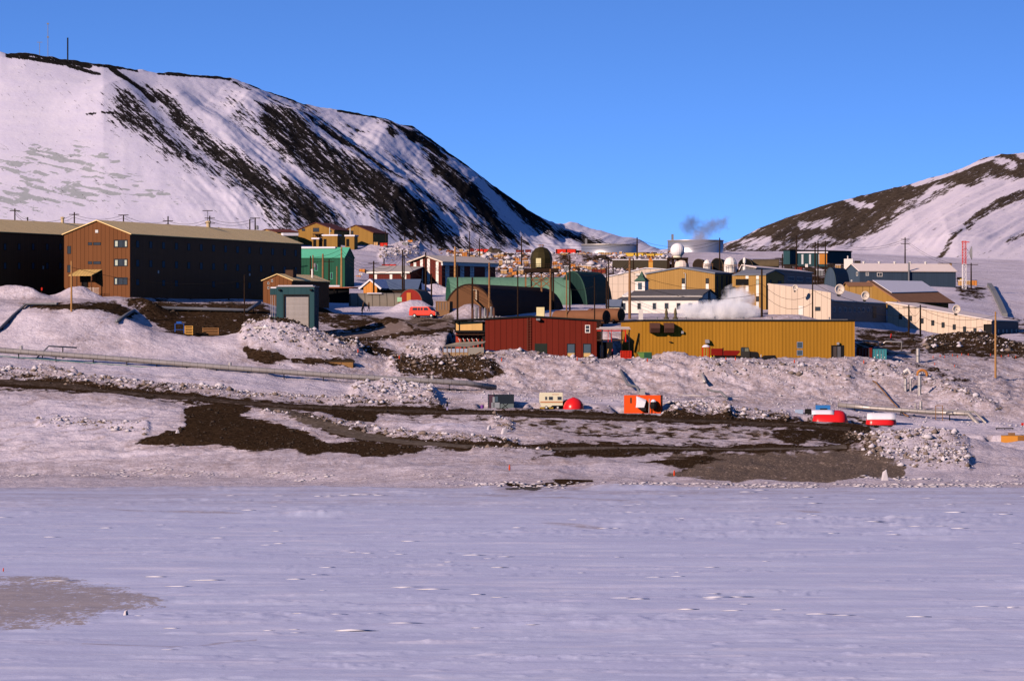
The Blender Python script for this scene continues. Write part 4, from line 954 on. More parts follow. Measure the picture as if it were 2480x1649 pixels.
for i in range(5):
    x = .9 + i * .78
    MB().tube([(x, .9, f.h(833, 0)), (x, .9, f.h(824, 0)), (x - .18, .9, f.h(820, 0)), (x - .2, 1.6, f.h(819, 0))], .09, 8).build('exhaust_pipe', steel, t, smooth=True)
    MB().box(x + .2, x + .42, 1.9, 2.19, -.5, f.h(806, 0)).build('louvre', blackm, t)
MB().box(-.1, xr - .3, .7, 2.1, f.h(811, 0), f.h(809, 0)).build('rail', brownm, t)
W0, W1 = (0, 0), (f.L, 0)
windows(f, t, W0, W1, [(1417, 787, 1429, 806)], fm=white, fw=.12, mull=0)
panel(f, t, W0, W1, (1418.5, 796, 1428, 797.2), white, 'window_bar', .06)
windows(f, t, W0, W1, [(1373, 832, 1393, 866), (1412, 832, 1432, 866)], fm=blackm, fw=.12, gm=glass_blue)
for u in (1374.5, 1413.5): panel(f, t, W0, W1, (u, 855, u + 17, 864), mat('straw_panel', (.5, .34, .14)), 'infill_panel', .05)
panel(f, t, W0, W1, (1295, 832, 1325, 861), mat('black_green_door', (.018, .025, .02)), 'loading_door', .05)
m = MB(); x, _ = f.hit(W0, W1, 1281, 800)
m.box(x - .3, x - .22, -.35, -.27, .2, f.h(769)).box(x + .22, x + .3, -.35, -.27, .2, f.h(769))
for k in range(15): m.box(x - .22, x + .22, -.34, -.28, .5 + k * .45, .56 + k * .45)
m.build('ladder', brownm, t)
x, _ = f.hit(W0, W1, 1304, 775); MB().box(x - .35, x + .35, -.9, -.02, f.h(776), f.h(771)).build('flood_lamp', steel_d, t)
x, _ = f.hit(W0, W1, 1307, 760); MB().box(x - .7, x + .7, 2, 3.2, yap + .1, f.h(744, x, 2)).build('roof_unit', mat('pale_yellow_metal', (.66, .56, .30), .6), t)
t5 = []
for i, u in enumerate((1141, 1150, 1160, 1171, 1178, 1186, 1193)):
    x, _ = f.hit(W0, W1, u, 760); MB().lathe([(.22, 0), (.22, 1.9 + .3 * (i % 3)), (.15, 1.9 + .3 * (i % 3)), (.15, 2.3)], 8, (x, 3.2 + .4 * (i % 2), hl + .1)).build('stack', mat('rusty_stack', (.10, .05, .035)) if i % 2 == 0 else steel_d, t)
for i in range(8): MB().lathe([(.12, 0), (.12, .5), (.2, .55), (.05, .7)], 8, (3.6 + i * .62, 1.8, hl + .25)).build('roof_vent', steel, t)
# lean-to greenhouse deck before the recess
b = Fr(1072, 1172, 994, -5, 867, W=4.0, dopad=False); t = frthing(b, 'lean_to', 'weathered glazed timber lean-to in front of the red plant building', 'shed')
hh_ = b.h(840); 
MB().add([(0, 0, hh_), (b.L * .62, 0, hh_), (b.L, 0, b.h(831)), (b.L, 4, b.h(826)), (b.L * .3, 4, b.h(829)), (0, 4, hh_ + .3)], [(0, 1, 2, 3, 4, 5)]).build('roof', mat('grey_plywood', (.22, .19, .15), .8, 0, .3), t)
for i in range(7):
    x = i * b.L * .6 / 6; MB().box(x, x + .12, -.06, .06, -.6, hh_ - .01).build('post', wood, t)
for i in range(6):
    x = .12 + i * b.L * .6 / 6; MB().box(x, x + b.L * .1 - .12, .0, .05, b.h(853), b.h(844)).build('pane', mat('frosted_glass', (.30, .33, .40), .4), t)
    MB().box(x, x + b.L * .1 - .12, -.01, .05, b.h(865), b.h(853.6)).build('board_panel', mat('tan_boards', (.30, .21, .12), .85, 0, .4, 4), t)
MB().box(b.L * .6 + .14, b.L, -.02, .06, b.h(864), b.h(841)).build('side_panel', mat('grey_corrugated', (.23, .21, .18), .7, 0, .2), t)
MB().tube([(b.L * .66, -.2, b.h(866)), (b.L * .92, -.2, b.h(852))], .06, 6).tube([(b.L * .72, -.2, b.h(868)), (b.L, -.2, b.h(854))], .06, 6).build('brace', wood, t)
MB().box(-.05, b.L * .62, -.2, .0, -.5, b.h(865.6)).build('sill', redp, t)
# link gantry between the plant buildings
b = Fr(1446, 1527, 998, 2, 868, W=2.6, dopad=False); t = frthing(b, 'walkway', 'red steel pipe gantry with snowy deck linking the red and yellow buildings', 'walkway')
MB().box(0, b.L, 0, b.W, b.h(798), b.h(794.5)).build('deck', mat('pinkish_steel', (.42, .33, .30)), t)
MB().box(.5, b.L - .1, .1, b.W - .1, b.h(794.4), b.h(792)).build('deck_snow', snowm, t, bev=.12)
MB().box(0, b.L - .8, .2, .5, b.h(802), b.h(799.5)).build('beam', redp, t)
MB().box(0, b.L - 1.1, .2, .5, b.h(825), b.h(822)).build('lower_beam', brownm, t)
for u, w_, mt in ((1458, 3, blackm), (1473, 1.2, redp), (1481, 1.2, redp), (1506, 2.4, blackm), (1515, 3, redp), (1524, 2.4, blackm)):
    x, _ = b.hit((0, 0), (b.L, 0), u, 830); MB().box(x - w_ / 28, x + w_ / 28, .1, .35, -1 if mt is blackm else b.h(828), b.h(798.2)).build('post', mt, t)
MB().tube([(b.L - .9, .3, b.h(826)), (b.L - .1, .3, b.h(800))], .07, 6).tube([(b.L - .1, .3, b.h(826)), (b.L - .6, .3, b.h(810))], .07, 6).build('brace', blackm, t)
# yellow plant
yelw = siding('yellow_cladding', (.37, .175, .02), 6.2, .06, .6, 'XY', bump=1.0, fine=.62, streak=.15)
f = FR['yellow']; t = frthing(f, 'power_plant', 'long flat-roofed ochre yellow plant with two big brown wall vents', 'building')
h = f.h(778.5); flatb(f, t, h, yelw, blackm, .12, .3)
MB().box(1.0, f.L - 1.2, .2, f.W - 1, h + .305, h + .36).build('roof_snow', mat('old_roof_snow', (.30, .29, .30), .8), t)
W1 = (f.L, 0)
for u0, u1 in ((1573, 1596), (1607, 1630)):
    x0, _ = f.hit(W0, W1, u0, 795); x1, _ = f.hit(W0, W1, u1, 795)
    MB().prism([(0, f.h(782)), (-1.5, f.h(783)), (-1.7, f.h(795)), (-1.2, f.h(806)), (0, f.h(806))], 'x', x0, x1).build('wall_vent', mat('brown_louvre', (.085, .04, .03), .7), t, bev=.04)
windows(f, t, W0, W1, [(1930, 828, 1944, 843), (1930, 848, 1944, 861)], fm=mat('pale_blue_frame', (.25, .3, .42)), gm=glass_blue)
panel(f, t, W0, W1, (2013, 836, 2044, 869), blackm, 'door_frame', .05)
o = panel(f, t, W0, W1, (2018, 839, 2026, 867), mat('brown_grey_door', (.07, .055, .05)), 'door', .08); panel(f, t, W0, W1, (2028, 839, 2036, 867), mat('grey_door', (.10, .10, .11)), 'door', .08)
for u, y in ((2029, 832), (1652, 805)):
    x, _ = f.hit(W0, W1, u, y); MB().box(x - .2, x + .2, -.45, -.02, f.h(y + 3), f.h(y - 3)).build('wall_lamp', steel, t)
x, _ = f.hit(W0, W1, 1712, 828); MB().prism([(0, f.h(822)), (-.5, f.h(823)), (-.9, f.h(831)), (0, f.h(831))], 'x', x - .35, x + .35).build('exhaust_hood', steel, t)
for u in (1621, 1643):
    x, _ = f.hit(W0, W1, u, 760); s_ = MB().lathe([(.45, 0), (.5, .3), (.28, .5), (.24, .9), (.32, 1.0), (.2, 1.7), (.08, 2.1)], 10, (x, 4, h + .3)).build('rooftop_stack', mat('bronze_stack', (.10, .08, .045), .5, .3), t, smooth=False)
x, _ = f.hit(W0, W1, 1549, 760)
for u, w_, hh2 in ((1560, .3, 1.6),): 
    x, _ = f.hit(W0, W1, u, 770); MB().box(x - .5, x + .2, 3, 3.7, h + .3, f.h(750, x, 3)).build('roof_duct', mat('cream_duct', (.66, .60, .55)), t)
for k in range(7):
    x = 3 + k * 5.1; MB().lathe([(.12, 0), (.12, .35), (.2, .4), (.02, .5)], 8, (x, 2.5, h + .3)).build('roof_vent', steel_d, t)
panel(f, t, W0, W1, (1620, 827, 1626, 829), brownm, 'pipe_stub', .4)
panel(f, t, (0, f.W), (0, 0), (1521, 823, 1525, 828), offw, 'wall_lamp', .3)
# chapel
whw = siding('white_clapboard', (.74, .68, .63), .25, .02, .8, 'Z', streak=.04); rg = mat('charcoal_shingles', (.10, .095, .10), .85, 0, .2)
f = FR['chapel']; t = frthing(f, 'chapel', 'white wooden chapel with grey roof, arched gable window and small green-spired steeple', 'chapel')
W = f.W; L = f.L; hl, hu_, hc = f.h(726), f.h(721.5), f.h(714); ap_ = f.h(701, L, W / 2)
MB().prism([(0, -SK), (0, hl), (2.2, hu_ + .1), (2.2, hc), (W / 2, ap_ - .15), (W - 2.2, hc), (W - 2.2, hu_ + .1), (W, hl), (W, -SK)], 'x', 0, L).build('wall', whw, t)
MB().band([(-.3, hl - .05), (2.2, hu_ + .12)], 'x', -.25, L + .25, .14).band([(W - 2.2, hu_ + .12), (W + .3, hl - .05)], 'x', -.25, L + .25, .14).build('side_roof', rg, t)
MB().band([(1.9, hc - .08), (W / 2, ap_ - .1), (W - 1.9, hc - .08)], 'x', 1.4, L + .3, .16).build('roof', rg, t)
MB().box(1.6, L - .2, 2.05, 2.19, hu_ + .4, hc - .1).build('clerestory_panel', snowm, t)
P0, P1, P2 = (0, 0), (L, 0), (L, W)
windows(f, t, P0, P1, [(1506, 733, 1516, 752), (1543, 733, 1553, 750), (1580, 733, 1590, 750), (1609, 733, 1620, 749), (1638, 733, 1649, 750), (1666, 733, 1677, 748)], fm=offw, fw=.08)
windows(f, t, P1, P2, [(1697, 731, 1704, 746)], fm=blackm, fw=.08)
ar = [(W / 2 - .62, f.h(731, L)), (W / 2 + .62, f.h(731, L))] + [(W / 2 + .62 * math.cos(a), f.h(714, L) + .8 * math.sin(a)) for a in np.linspace(0, math.pi, 9)]
MB().prism(ar, 'x', L - .01, L + .06).build('arched_window', blackm, t)
m = MB().prism([((y - W / 2) * .78 + W / 2, z * .98 + .06) for y, z in ar], 'x', L + .061, L + .08); m.build('arched_pane', glass_blue, t)
xs, _ = f.hit(P0, P1, 1527, 700); sw = 1.0; yc = W / 2
zb, zt = f.h(704, xs, yc), f.h(681, xs, yc); za = f.h(656, xs, yc)
st = MB().box(xs - sw, xs + sw, yc - sw, yc + sw, zb - 1.5, zt).build('steeple', whw, t)
sp = MB().add([(xs - sw * 1.25, yc - sw * 1.25, zt), (xs + sw * 1.25, yc - sw * 1.25, zt), (xs + sw * 1.25, yc + sw * 1.25, zt), (xs - sw * 1.25, yc + sw * 1.25, zt), (xs - sw * .5, yc - sw * .5, zt + (za - zt) * .4), (xs + sw * .5, yc - sw * .5, zt + (za - zt) * .4), (xs + sw * .5, yc + sw * .5, zt + (za - zt) * .4), (xs - sw * .5, yc + sw * .5, zt + (za - zt) * .4), (xs, yc, za)],
     [(0, 3, 2, 1), (0, 1, 5, 4), (1, 2, 6, 5), (2, 3, 7, 6), (3, 0, 4, 7), (4, 5, 8), (5, 6, 8), (6, 7, 8), (7, 4, 8)]).build('spire', mat('dark_green_spire', (.05, .10, .07), .7), st)
MB().box(xs - .4, xs + .4, yc - sw - .05, yc - sw + .02, zb + .2, zt - .3).build('louvre', glass_blue, st)
b = Fr(1470, 1500, 1082, -8, 752, W=4, dopad=False); t = frthing(b, 'porch', 'low cream porch with blue-grey roof at the left of the white chapel', 'porch')
gable(b, t, b.h(741), 1.1, mat('cream_paint', (.68, .56, .42)), mat('blue_grey_roof', (.13, .16, .22)), 'x')
# yellow administration building and its wing
yad = siding('tan_yellow_cladding', (.34, .195, .06), .42, .05, .55, 'XY', streak=.13)
rg2 = mat('blue_grey_flat_roof', (.17, .18, .21), .8, 0, .15)
f = FR['admin']; t = frthing(f, 'administration_building', 'two-storey mustard building with low gable and dark strip windows behind the chapel', 'building')
hE = f.h(663.5); rs = f.h(649.5, f.L / 2) - hE; gable(f, t, hE, rs, yad, rg2, oh=.15, oe=.3, th=.3)
A, B_, C_ = (0, 0), (f.L, 0), (f.L, f.W)
for u in (1655, 1713):
    windows(f, t, A, B_, [(u - 4, 674, u + 4, 687)], fm=blackm); panel(f, t, A, B_, (u - 3.4, 687.5, u + 3.6, 702), white, 'white_panel')
    windows(f, t, A, B_, [(u - 4, 714, u + 4, 728)], fm=blackm)
for u in (1737, 1748, 1760, 1768):
    windows(f, t, B_, C_, [(u - 1.6, 668, u + 1.6, 727, glass_blue)], fm=blackm, fw=.12)
x, _ = f.hit(A, B_, 1661, 665); MB().tube([(x, -.2, f.h(703)), (x, -.2, f.h(662)), (x - .4, -.2, f.h(661))], .06, 6).build('conduit', offw, t)
f = FR['admin2']; t = frthing(f, 'administration_wing', 'mustard wing with white window panels and shaded gable end right of the steam', 'building')
hE = f.h(666); gable(f, t, hE, f.h(656, f.L, f.W / 2) - hE, yad, rg2, 'x', oh=.3, oe=.15, th=.25)
A, B_, C_ = (0, 0), (f.L, 0), (f.L, f.W)
panel(f, t, A, B_, (1806, 668, 1813, 675), white, 'white_panel'); panel(f, t, A, B_, (1806, 692, 1813, 706), white, 'white_panel')
panel(f, t, A, B_, (1782, 676, 1813, 691), dark, 'balcony_shadow', .03)  # flat dark panel painted as the balcony's shadow
for y0, y1, mt in ((668, 676, white), (690, 717, white), (731, 748, offw)): panel(f, t, A, B_, (1831.5, y0, 1838, y1), mt, 'white_panel')
windows(f, t, A, B_, [(1831, 677, 1838.5, 689, curtain), (1831, 718, 1838.5, 730)], fm=brownm, fw=.05)
windows(f, t, B_, C_, [(1864, 678, 1868.5, 727, glass_blue), (1884, 680, 1892, 731, glass_blue)], fm=blackm, fw=.12)
# filler link between them
b = Fr(1765, 1785, 1168, -24, 757, W=8, dopad=False); t = frthing(b, 'link_building', 'shaded mustard link between the gabled building and its wing', 'building')
flatb(b, t, b.h(668), yad, rg2, .1, .3)
# cream hall behind
crm = siding('cream_panels', (.62, .50, .40), 1.15, .06, .35, 'XY', horiz=1.6, streak=.08)
f = FR['cream']; t = frthing(f, 'cream_hall', 'cream panelled hall with long low-pitched roofline left of the mustard building', 'building')
hE = f.h(686, 0); gable(f, t, hE, f.h(650, f.L * .45) - hE, crm, snowm, 'y', oh=.1, oe=.2, apex=.45, th=.18, h2=f.h(664))
A, B_ = (0, 0), (f.L, 0)
windows(f, t, A, B_, [(1445, 696, 1456, 705), (1545, 694, 1556, 700)], fm=blackm)
windows(f, t, A, B_, [(1420, 712, 1426, 717)], fm=blackm)
panel(f, t, A, B_, (1540, 663, 1554, 668), white, 'air_unit', .9); panel(f, t, A, B_, (1418, 693, 1428, 698), white, 'air_unit', .7)
# long-roofed grey building
greyc = siding('grey_shade_cladding', (.13, .125, .13), .5, .05, .5, 'XY'); pinkroof = mat('pale_pink_roof', (.74, .62, .56), .8, 0, .08)  # this grey carries the shade of the halls' right-hand sides
f = FR['longroof']; t = frthing(f, 'grey_hall', 'long grey-walled hall with sunlit pale roof behind the mustard wing', 'building')
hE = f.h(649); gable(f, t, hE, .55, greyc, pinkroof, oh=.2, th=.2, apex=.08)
B_, C_ = (f.L, 0), (f.L, f.W)
windows(f, t, B_, C_, [(1908, 670, 1923, 680), (1930, 671, 1944, 681), (1952, 673, 1965, 682)], fm=offw, mull=3, fw=.06, gm=glass_blue)
# cream stepped hall (two wide gabled ends)
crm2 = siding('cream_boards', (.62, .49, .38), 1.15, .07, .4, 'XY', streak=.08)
f = FR['hallA']; t = frthing(f, 'cream_hall', 'cream hall with white door, round dish and long side painted grey for shade', 'building')
L, W = f.L, f.W; z0, z1, z2 = f.h(686, 0), f.h(708.5), f.h(733, L, W)
zb = f.h(726.5)
MB().loft([(0, 0, -4), (0, 0, z0), (L, 0, z1), (L, 0, -4)], [(0, .4, -4), (0, .4, z0), (L, .4, z1), (L, .4, -4)]).build('front_wall', crm2, t)
MB().loft([(0, .45, -4), (0, .45, z0 - .6), (L - .02, .45, zb - .25), (L - .02, .45, -4)], [(0, W, -4), (0, W, z0 - .2), (L - .02, W, zb - .25), (L - .02, W, -4)]).build('wall', greyc, t)  # side of the cream hall painted grey for its shade
MB().loft([(-.2, .42, z0 - .3), (L + .15, .42, zb - .2), (L + .15, .42, zb), (-.2, .42, z0 - .1)], [(-.2, W + .3, z0 + .3), (L + .15, W + .3, zb - .2), (L + .15, W + .3, zb), (-.2, W + .3, z0 + .5)]).build('roof', pinkroof, t)
A, B_, C_ = (0, 0), (L, 0), (L, W)
panel(f, t, A, B_, (1934, 741, 1945, 763), white, 'door', .06); windows(f, t, A, B_, [(1974, 743, 1987, 753)], fm=blackm, fw=.06)
windows(f, t, B_, C_, [(u - 2, 744 + (u - 2020) * .02, u + 2, 755 + (u - 2020) * .02, glass_blue) for u in (2021, 2034, 2047, 2059, 2070, 2080, 2091, 2103)], fm=offw, fw=.06)
panel(f, t, B_, C_, (2114, 742, 2122, 770), blackm, 'door', .05)
f = FR['hallB']; t = frthing(f, 'cream_hall', 'cream hall on stilts at right, sloping roofline and row of dark windows', 'building')
L, W = f.L, f.W; z0, z1 = f.h(733, 0), f.h(777.5)
xb, _ = f.hit((0, 0), (L, 0), 2216, 812); xm, _ = f.hit((0, 0), (L, 0), 2292, 825); xd, _ = f.hit((0, 0), (L, 0), 2382, 800)
MB().prism([(0, f.h(804, 0)), (0, z0), (L, z1), (L, f.h(785)), (xd, f.h(785)), (xd, f.h(823)), (xm, f.h(825)), (xb, f.h(812, xb))], 'y', 0, .35).build('front_wall', crm2, t)
MB().prism([(.05, f.h(798, 0)), (.05, z0 - .05), (L - .02, z1 - .05), (L - .02, -SK), (xb, f.h(812, xb))], 'y', .4, W).build('wall', greyc, t)  # shaded side again painted grey instead of cream
MB().band([(-.3, z0 + .003), (L + .2, z1 - .02)], 'y', -.25, W + .3, .25).build('roof', pinkroof, t)
A, B_, C_ = (0, 0), (L, 0), (L, W)
windows(f, t, A, B_, [(u - 3.8, y - 6.5, u + 3.8, y + 6.5) for u, y in ((2181, 767), (2205, 771), (2233, 777), (2259, 782), (2284, 787), (2311, 792), (2336, 797), (2361, 801))], fm=blackm, fw=.05)
windows(f, t, B_, C_, [(u - 1.5, 797, u + 1.5, 806, offw) for u in (2418, 2429, 2438, 2450, 2461)], fm=steel_d, fw=.05)
MB().box(xd, L - .05, .36, .39, -SK, f.h(785)).build('recess', blackm, t)
for i in range(5): MB().box(xb - 4.5 + i * 3, xb - 4.2 + i * 3, .6, .9, -4, f.h(811, xb)).build('stilt', brownm, t)
# brown-roofed building
f = FR['brownroof']; t = frthing(f, 'shingled_house', 'mustard building with broad brown roof half covered in snow', 'building')
hE = f.h(726); rs = f.h(683, f.L / 2) - hE; brr = mat('brown_shingles', (.26, .135, .08), .85, 0, .2)
gable(f, t, hE, rs, must, brr, oh=1.2, oe=.6, th=.25)
L, W = f.L, f.W
MB().loft([(L / 2 + .1, 1, hE + rs + .3), (L * .86, 1, hE + rs * .30 + .3), (L * .86, 1, hE + rs * .30 + .42), (L / 2 + .1, 1, hE + rs + .42)], [(L / 2 + .1, W, hE + rs + .3), (L * .80, W, hE + rs * .42 + .3), (L * .80, W, hE + rs * .42 + .42), (L / 2 + .1, W, hE + rs + .42)]).build('roof_snow', snowm, t)
windows(f, t, (L, 0), (L, W), [(2210, 731, 2222, 737, white), (2231, 730, 2241, 737, white), (2268, 728, 2279, 738, glass_blue)], fm=brownm)
f = Fr(2056, 2112, 1165, 4, 735, W=8, dopad=False); t = frthing(f, 'shed', 'mustard flat shed with dark battens behind the large round dish', 'shed')
gable(f, t, f.h(693, 0), .7, siding('mustard_battens', (.40, .23, .07), 1.4, .12, .3), brr, 'x', oh=.2)
# slate blue long building and quonset
slate = siding('slate_blue_cladding', (.075, .105, .145), .6, .04, .7, 'XY')
slate = siding('slate_blue_dark', (.05, .075, .11), .6, .04, .7, 'XY'); f = FR['bluelong']; t = frthing(f, 'slate_building', 'long slate-blue building with pale snowy roof and white-framed windows', 'building')
hE = f.h(657, 0); rs = f.h(640.5, f.L / 2, f.W / 2) - hE; gable(f, t, hE, rs, slate, pinkroof, 'x', oh=.25, th=.2)
A, B_, C_ = (0, f.W), (0, 0), (f.L, 0)
windows(f, t, B_, C_, [(2097, 659, 2104, 668), (2124, 660, 2137, 670)], fm=white, fw=.12, mull=1)
windows(f, t, A, B_, [(2074, 659, 2078, 668), (2061, 678, 2064, 682)], fm=white, fw=.1)
for y in (3, 7, 11, 15, 19): chimney(t, y, f.W / 2, hE + rs, .25, .45, white, 'ridge_vent')
x, _ = f.hit((0, 0), (f.L, 0), 2200, 660); MB().tube([(x, -.3, -1), (x, -.3, hE + 2.2)], .22, 8).build('flue', steel_d, t)
f = Fr(1997, 2024, 1300, -16, 696, W=14); t = frthing(f, 'quonset_hut', 'slate-blue quonset hut in front of the long slate building', 'hut')
quonset(f, t, f.h(649, f.L / 2), slate, mat('slate_shell', (.05, .075, .085)), 'y')
f = Fr(2300, 2306, 1400, -14, 700, W=6, dopad=False); f.L = 8; t = frthing(f, 'shed', 'mustard shed showing over the slate building roof', 'shed')
f2 = Fr(2272, 2305, 1480, -4, 680, W=4, dopad=False); t.location = (f2.A.x, f2.A.y, f2.z); t.rotation_euler = (0, 0, f2.a)
MB().box(0, f2.L, 0, 4, -SK, f2.h(639)).build('wall', must, t); MB().box(-.1, f2.L + .1, -.1, 4.1, f2.h(639) + .003, f2.h(637.5)).build('roof', brownm, t)
# far teal building
f = FR['tealfar']; t = frthing(f, 'teal_building', 'far dark teal flat building with orange middle section below the right hill', 'building')
flatb(f, t, f.h(607), MATS['teal_steel'], blackm, .2, .3)
B_, C_ = (f.L, 0), (f.L, f.W)
b = Fr(1932, 2003, 1510, -3, 640, W=5, dopad=False); t = frthing(b, 'annex', 'teal annex with snow canopy, white posts and bright orange end by the far building', 'annex')
flatb(b, t, b.h(613), MATS['teal_steel'], snowm, .2, .4)
MB().box(b.L - 2.1, b.L - .02, -.1, -.003, 0, b.h(615)).build('orange_panel', mat('orange_board', (.5, .2, .04)), t)
for x in (1.0, 3.0, 5.2): MB().box(x, x + .5, -.12, -.003, 0, b.h(616)).build('window_strip', offw, t)
b = Fr(2044, 2066, 1480, -4, 642, W=2.6, dopad=False); t = frthing(b, 'white_tank', 'white box tank smoking lightly beside the far teal building', 'tank')
MB().box(0, b.L, 0, b.W, -1, b.h(627)).build('body', white, t, bev=.1); MB().lathe([(.2, 0), (.2, .8)], 8, (1, 1, b.h(627))).build('flue', steel, t)
# ---------------------------------------------------------------- tanks, domes, towers
def at(u, y, d0=770, d1=1850): return ground_y(u, y, d0, d1)
def local(th_, u, y, D):
    """photo pixel at distance D -> local coordinates of an unrotated thing"""
    p = P(u, y, D); return p - Vector(th_.location)
tankm = mat('aluminium_tank', (.50, .50, .52), .36, .75, .12, .05)
def bigtank(u0, u1, yt, yb, D, lab):
    r = (u1 - u0) / 2 * D / FL; c = P((u0 + u1) / 2, yb, D)
    t = thing('fuel_tank', lab, 'tank', c, group='large round fuel tanks')
    h = (yb - yt) * D / FL
    MB().lathe([(r, -4), (r, h)], 72).build('shell', tankm, t, smooth=False)
    for p in t.children: p.data.shade_smooth(); 
    MB().lathe([(r + .1, h - .25), (r + .1, h + .02), (r * .5, h + .05), (.1, h + .06)], 72).build('roof', steel, t)
    MB().box(-r * .99 + 1, -r * .99 + 1.7, -2, -1, h, h + 1.8).build('roof_hatch', steel_d, t)
bigtank(1408, 1545, 592, 618, 1780, 'long low silver fuel tank left of the gap between hills')
bigtank(1617, 1752, 582, 618, 1740, 'tall silver fuel tank behind the white radome and grey smoke')
# water tower with faceted dome
D = 1135; c = P(1311, 720, D); c.z = tz(c.x, c.y); t = thing('dome_tower', 'faceted olive dome with cream door on a timber trestle tower', 'tower', c)
zl = lambda y: ZY(y, D) - c.z
r = 27 * D / FL
ol = mat('olive_metal', (.038, .030, .012), .55, .2, .3, .6)
prof = [(r * .93, 0), (r, (zl(626) - zl(650))), (r * .86, zl(612) - zl(650)), (r * .55, zl(602) - zl(650)), (.3, zl(598) - zl(650))]
MB().lathe(prof, 10, (0, 0, zl(650))).build('dome', ol, t)
x0 = -13 * D / FL
MB().box(x0, x0 + 1.0, -r * 1.0, -r * .8, zl(648), zl(626)).build('door', mat('cream_door', (.66, .60, .34)), t)
m = MB()
for k in range(6): a = k * math.pi / 3; m.box(.45 * math.cos(a) - .05, .45 * math.cos(a) + .05, .45 * math.sin(a) - .05, .45 * math.sin(a) + .05, zl(598), zl(592.5))
m.box(-.55, .55, -.55, .55, zl(594), zl(593)); m.build('top_cage', mat('rusty_cage', (.3, .15, .07)), t)
px_ = D / FL
MB().box(-42 * px_, 42 * px_, -3.4, 3.4, zl(660), zl(650) - .05).build('platform', wood_dark, t)
m = MB()
for i in range(15):
    x = -41 * px_ + i * 82 * px_ / 14; m.box(x, x + .06, -3.4, -3.34, zl(650), zl(640))
for z in (640, 645): m.box(-42 * px_, 42 * px_, -3.44, -3.4, zl(z) - .04, zl(z) + .04)
m.build('railing', wood_dark, t)
for x in (-38, -24, 0, 24, 29):
    for y in (-2.6, 2.6): MB().box(x * px_ - .16, x * px_ + .16, y - .16, y + .16, -1, zl(660)).build('leg', wood if (x in (-38, 0) and y < 0) else wood_dark, t)
m = MB()
for xa, xb in ((-24, 0), (0, 24)):
    for z0, z1 in ((660, 678), (678, 697)):
        for s_ in (0, 1):
            a, b = ((xa, xb) if s_ else (xb, xa)); m.tube([(a * px_, -2.72, zl(z0)), (b * px_, -2.8, zl(z1))], .11, 6)
    m.box(xa * px_, xb * px_, -2.8, -2.66, zl(679), zl(677))
m.build('cross_brace', wood, t)
# radome on its trestle
D = 1415; c = P(1641, 655, D); c.z = tz(c.x, c.y); t = thing('radome_tower', 'large white ball radome on cream collar and dark trestle tower', 'radome', c)
zl = lambda y: ZY(y, D) - c.z; px_ = D / FL; r = 17.5 * px_
MB().lathe([(r * math.sin(a), -r * math.cos(a)) for a in np.linspace(.55, 3.1, 12)], 18, (0, 0, zl(606.5))).build('radome', mat('radome_panels', (.80, .76, .76), .5, 0, .08, 2), t)
MB().lathe([(r * .62, 0), (r * .62, zl(620) - zl(624))], 18, (0, 0, zl(624))).build('collar', mat('cream_collar', (.75, .68, .5)), t)
MB().box(-25 * px_, 25 * px_, -3, 3, zl(629), zl(624) - .02).build('platform', wood_dark, t)
for x in (-23, -12, 2, 21): MB().box(x * px_ - .35, x * px_ + .35, -2.6, -2.2, -2, zl(629)).build('leg', wood_dark, t)
MB().lathe([(2.0 * math.sin(a), -2.0 * math.cos(a)) for a in np.linspace(1.2, 3.1, 7)], 14, (8 * px_, -1.4, zl(646))).build('small_dome', mat('cream_dome', (.72, .58, .5)), t)
MB().box(-23 * px_, -11 * px_, -2.2, 2, -1, zl(640)).build('cabin', wood_dark, t)
for u, yb_, yt_, D, w_, lab in ((1713, 652, 629, 1255, 10, 'small white egg-shaped dome behind the mustard roof ridge'), (1769, 654, 622, 1235, 16, 'tall white rounded dome with railing on the mustard building')):
    c = P(u, yb_ + 12, D); t = thing('dome', lab, 'dome', c); zl = lambda y: ZY(y, D) - c.z; px_ = D / FL
    h = zl(yt_) - zl(yb_); rr = w_ * px_
    MB().lathe([(rr * .93, -1), (rr, h * .3), (rr * .93, h * .6), (rr * .62, h * .88), (.12, h)], 12, (0, 0, zl(yb_))).build('shell', white, t)
    MB().box(-rr * 1.1, rr * 1.1, -rr, rr, -2, zl(yb_) - .6).build('base', brownm, t)
    m = MB(); 
    for i in range(5): m.box(-rr * 1.2 + i * rr * .6, -rr * 1.2 + i * rr * .6 + .06, -rr * 1.25, -rr * 1.2, 0, zl(yb_ - 13))
    m.box(-rr * 1.3, rr * 1.4, -rr * 1.3, -rr * 1.25, zl(yb_ - 9), zl(yb_ - 8)).box(-rr * 1.3, rr * 1.4, -rr * 1.3, -rr * 1.25, zl(yb_ - 13), zl(yb_ - 12)); m.build('railing', wood, t)
c = P(1803, 664, 1186); t = thing('instrument_mast', 'white capsule-shaped instrument on a post right of the white domes', 'instrument', c)
MB().lathe([(.35, 0), (.35, 1.5), (.12, 1.6), (.12, 2.2), (.3, 2.3), (.33, 3.0), (.2, 3.4), (.05, 3.5)], 12).build('capsule', white, t); MB().box(-1.6, 1.4, -.6, .6, -1.2, 0).build('base', brownm, t)
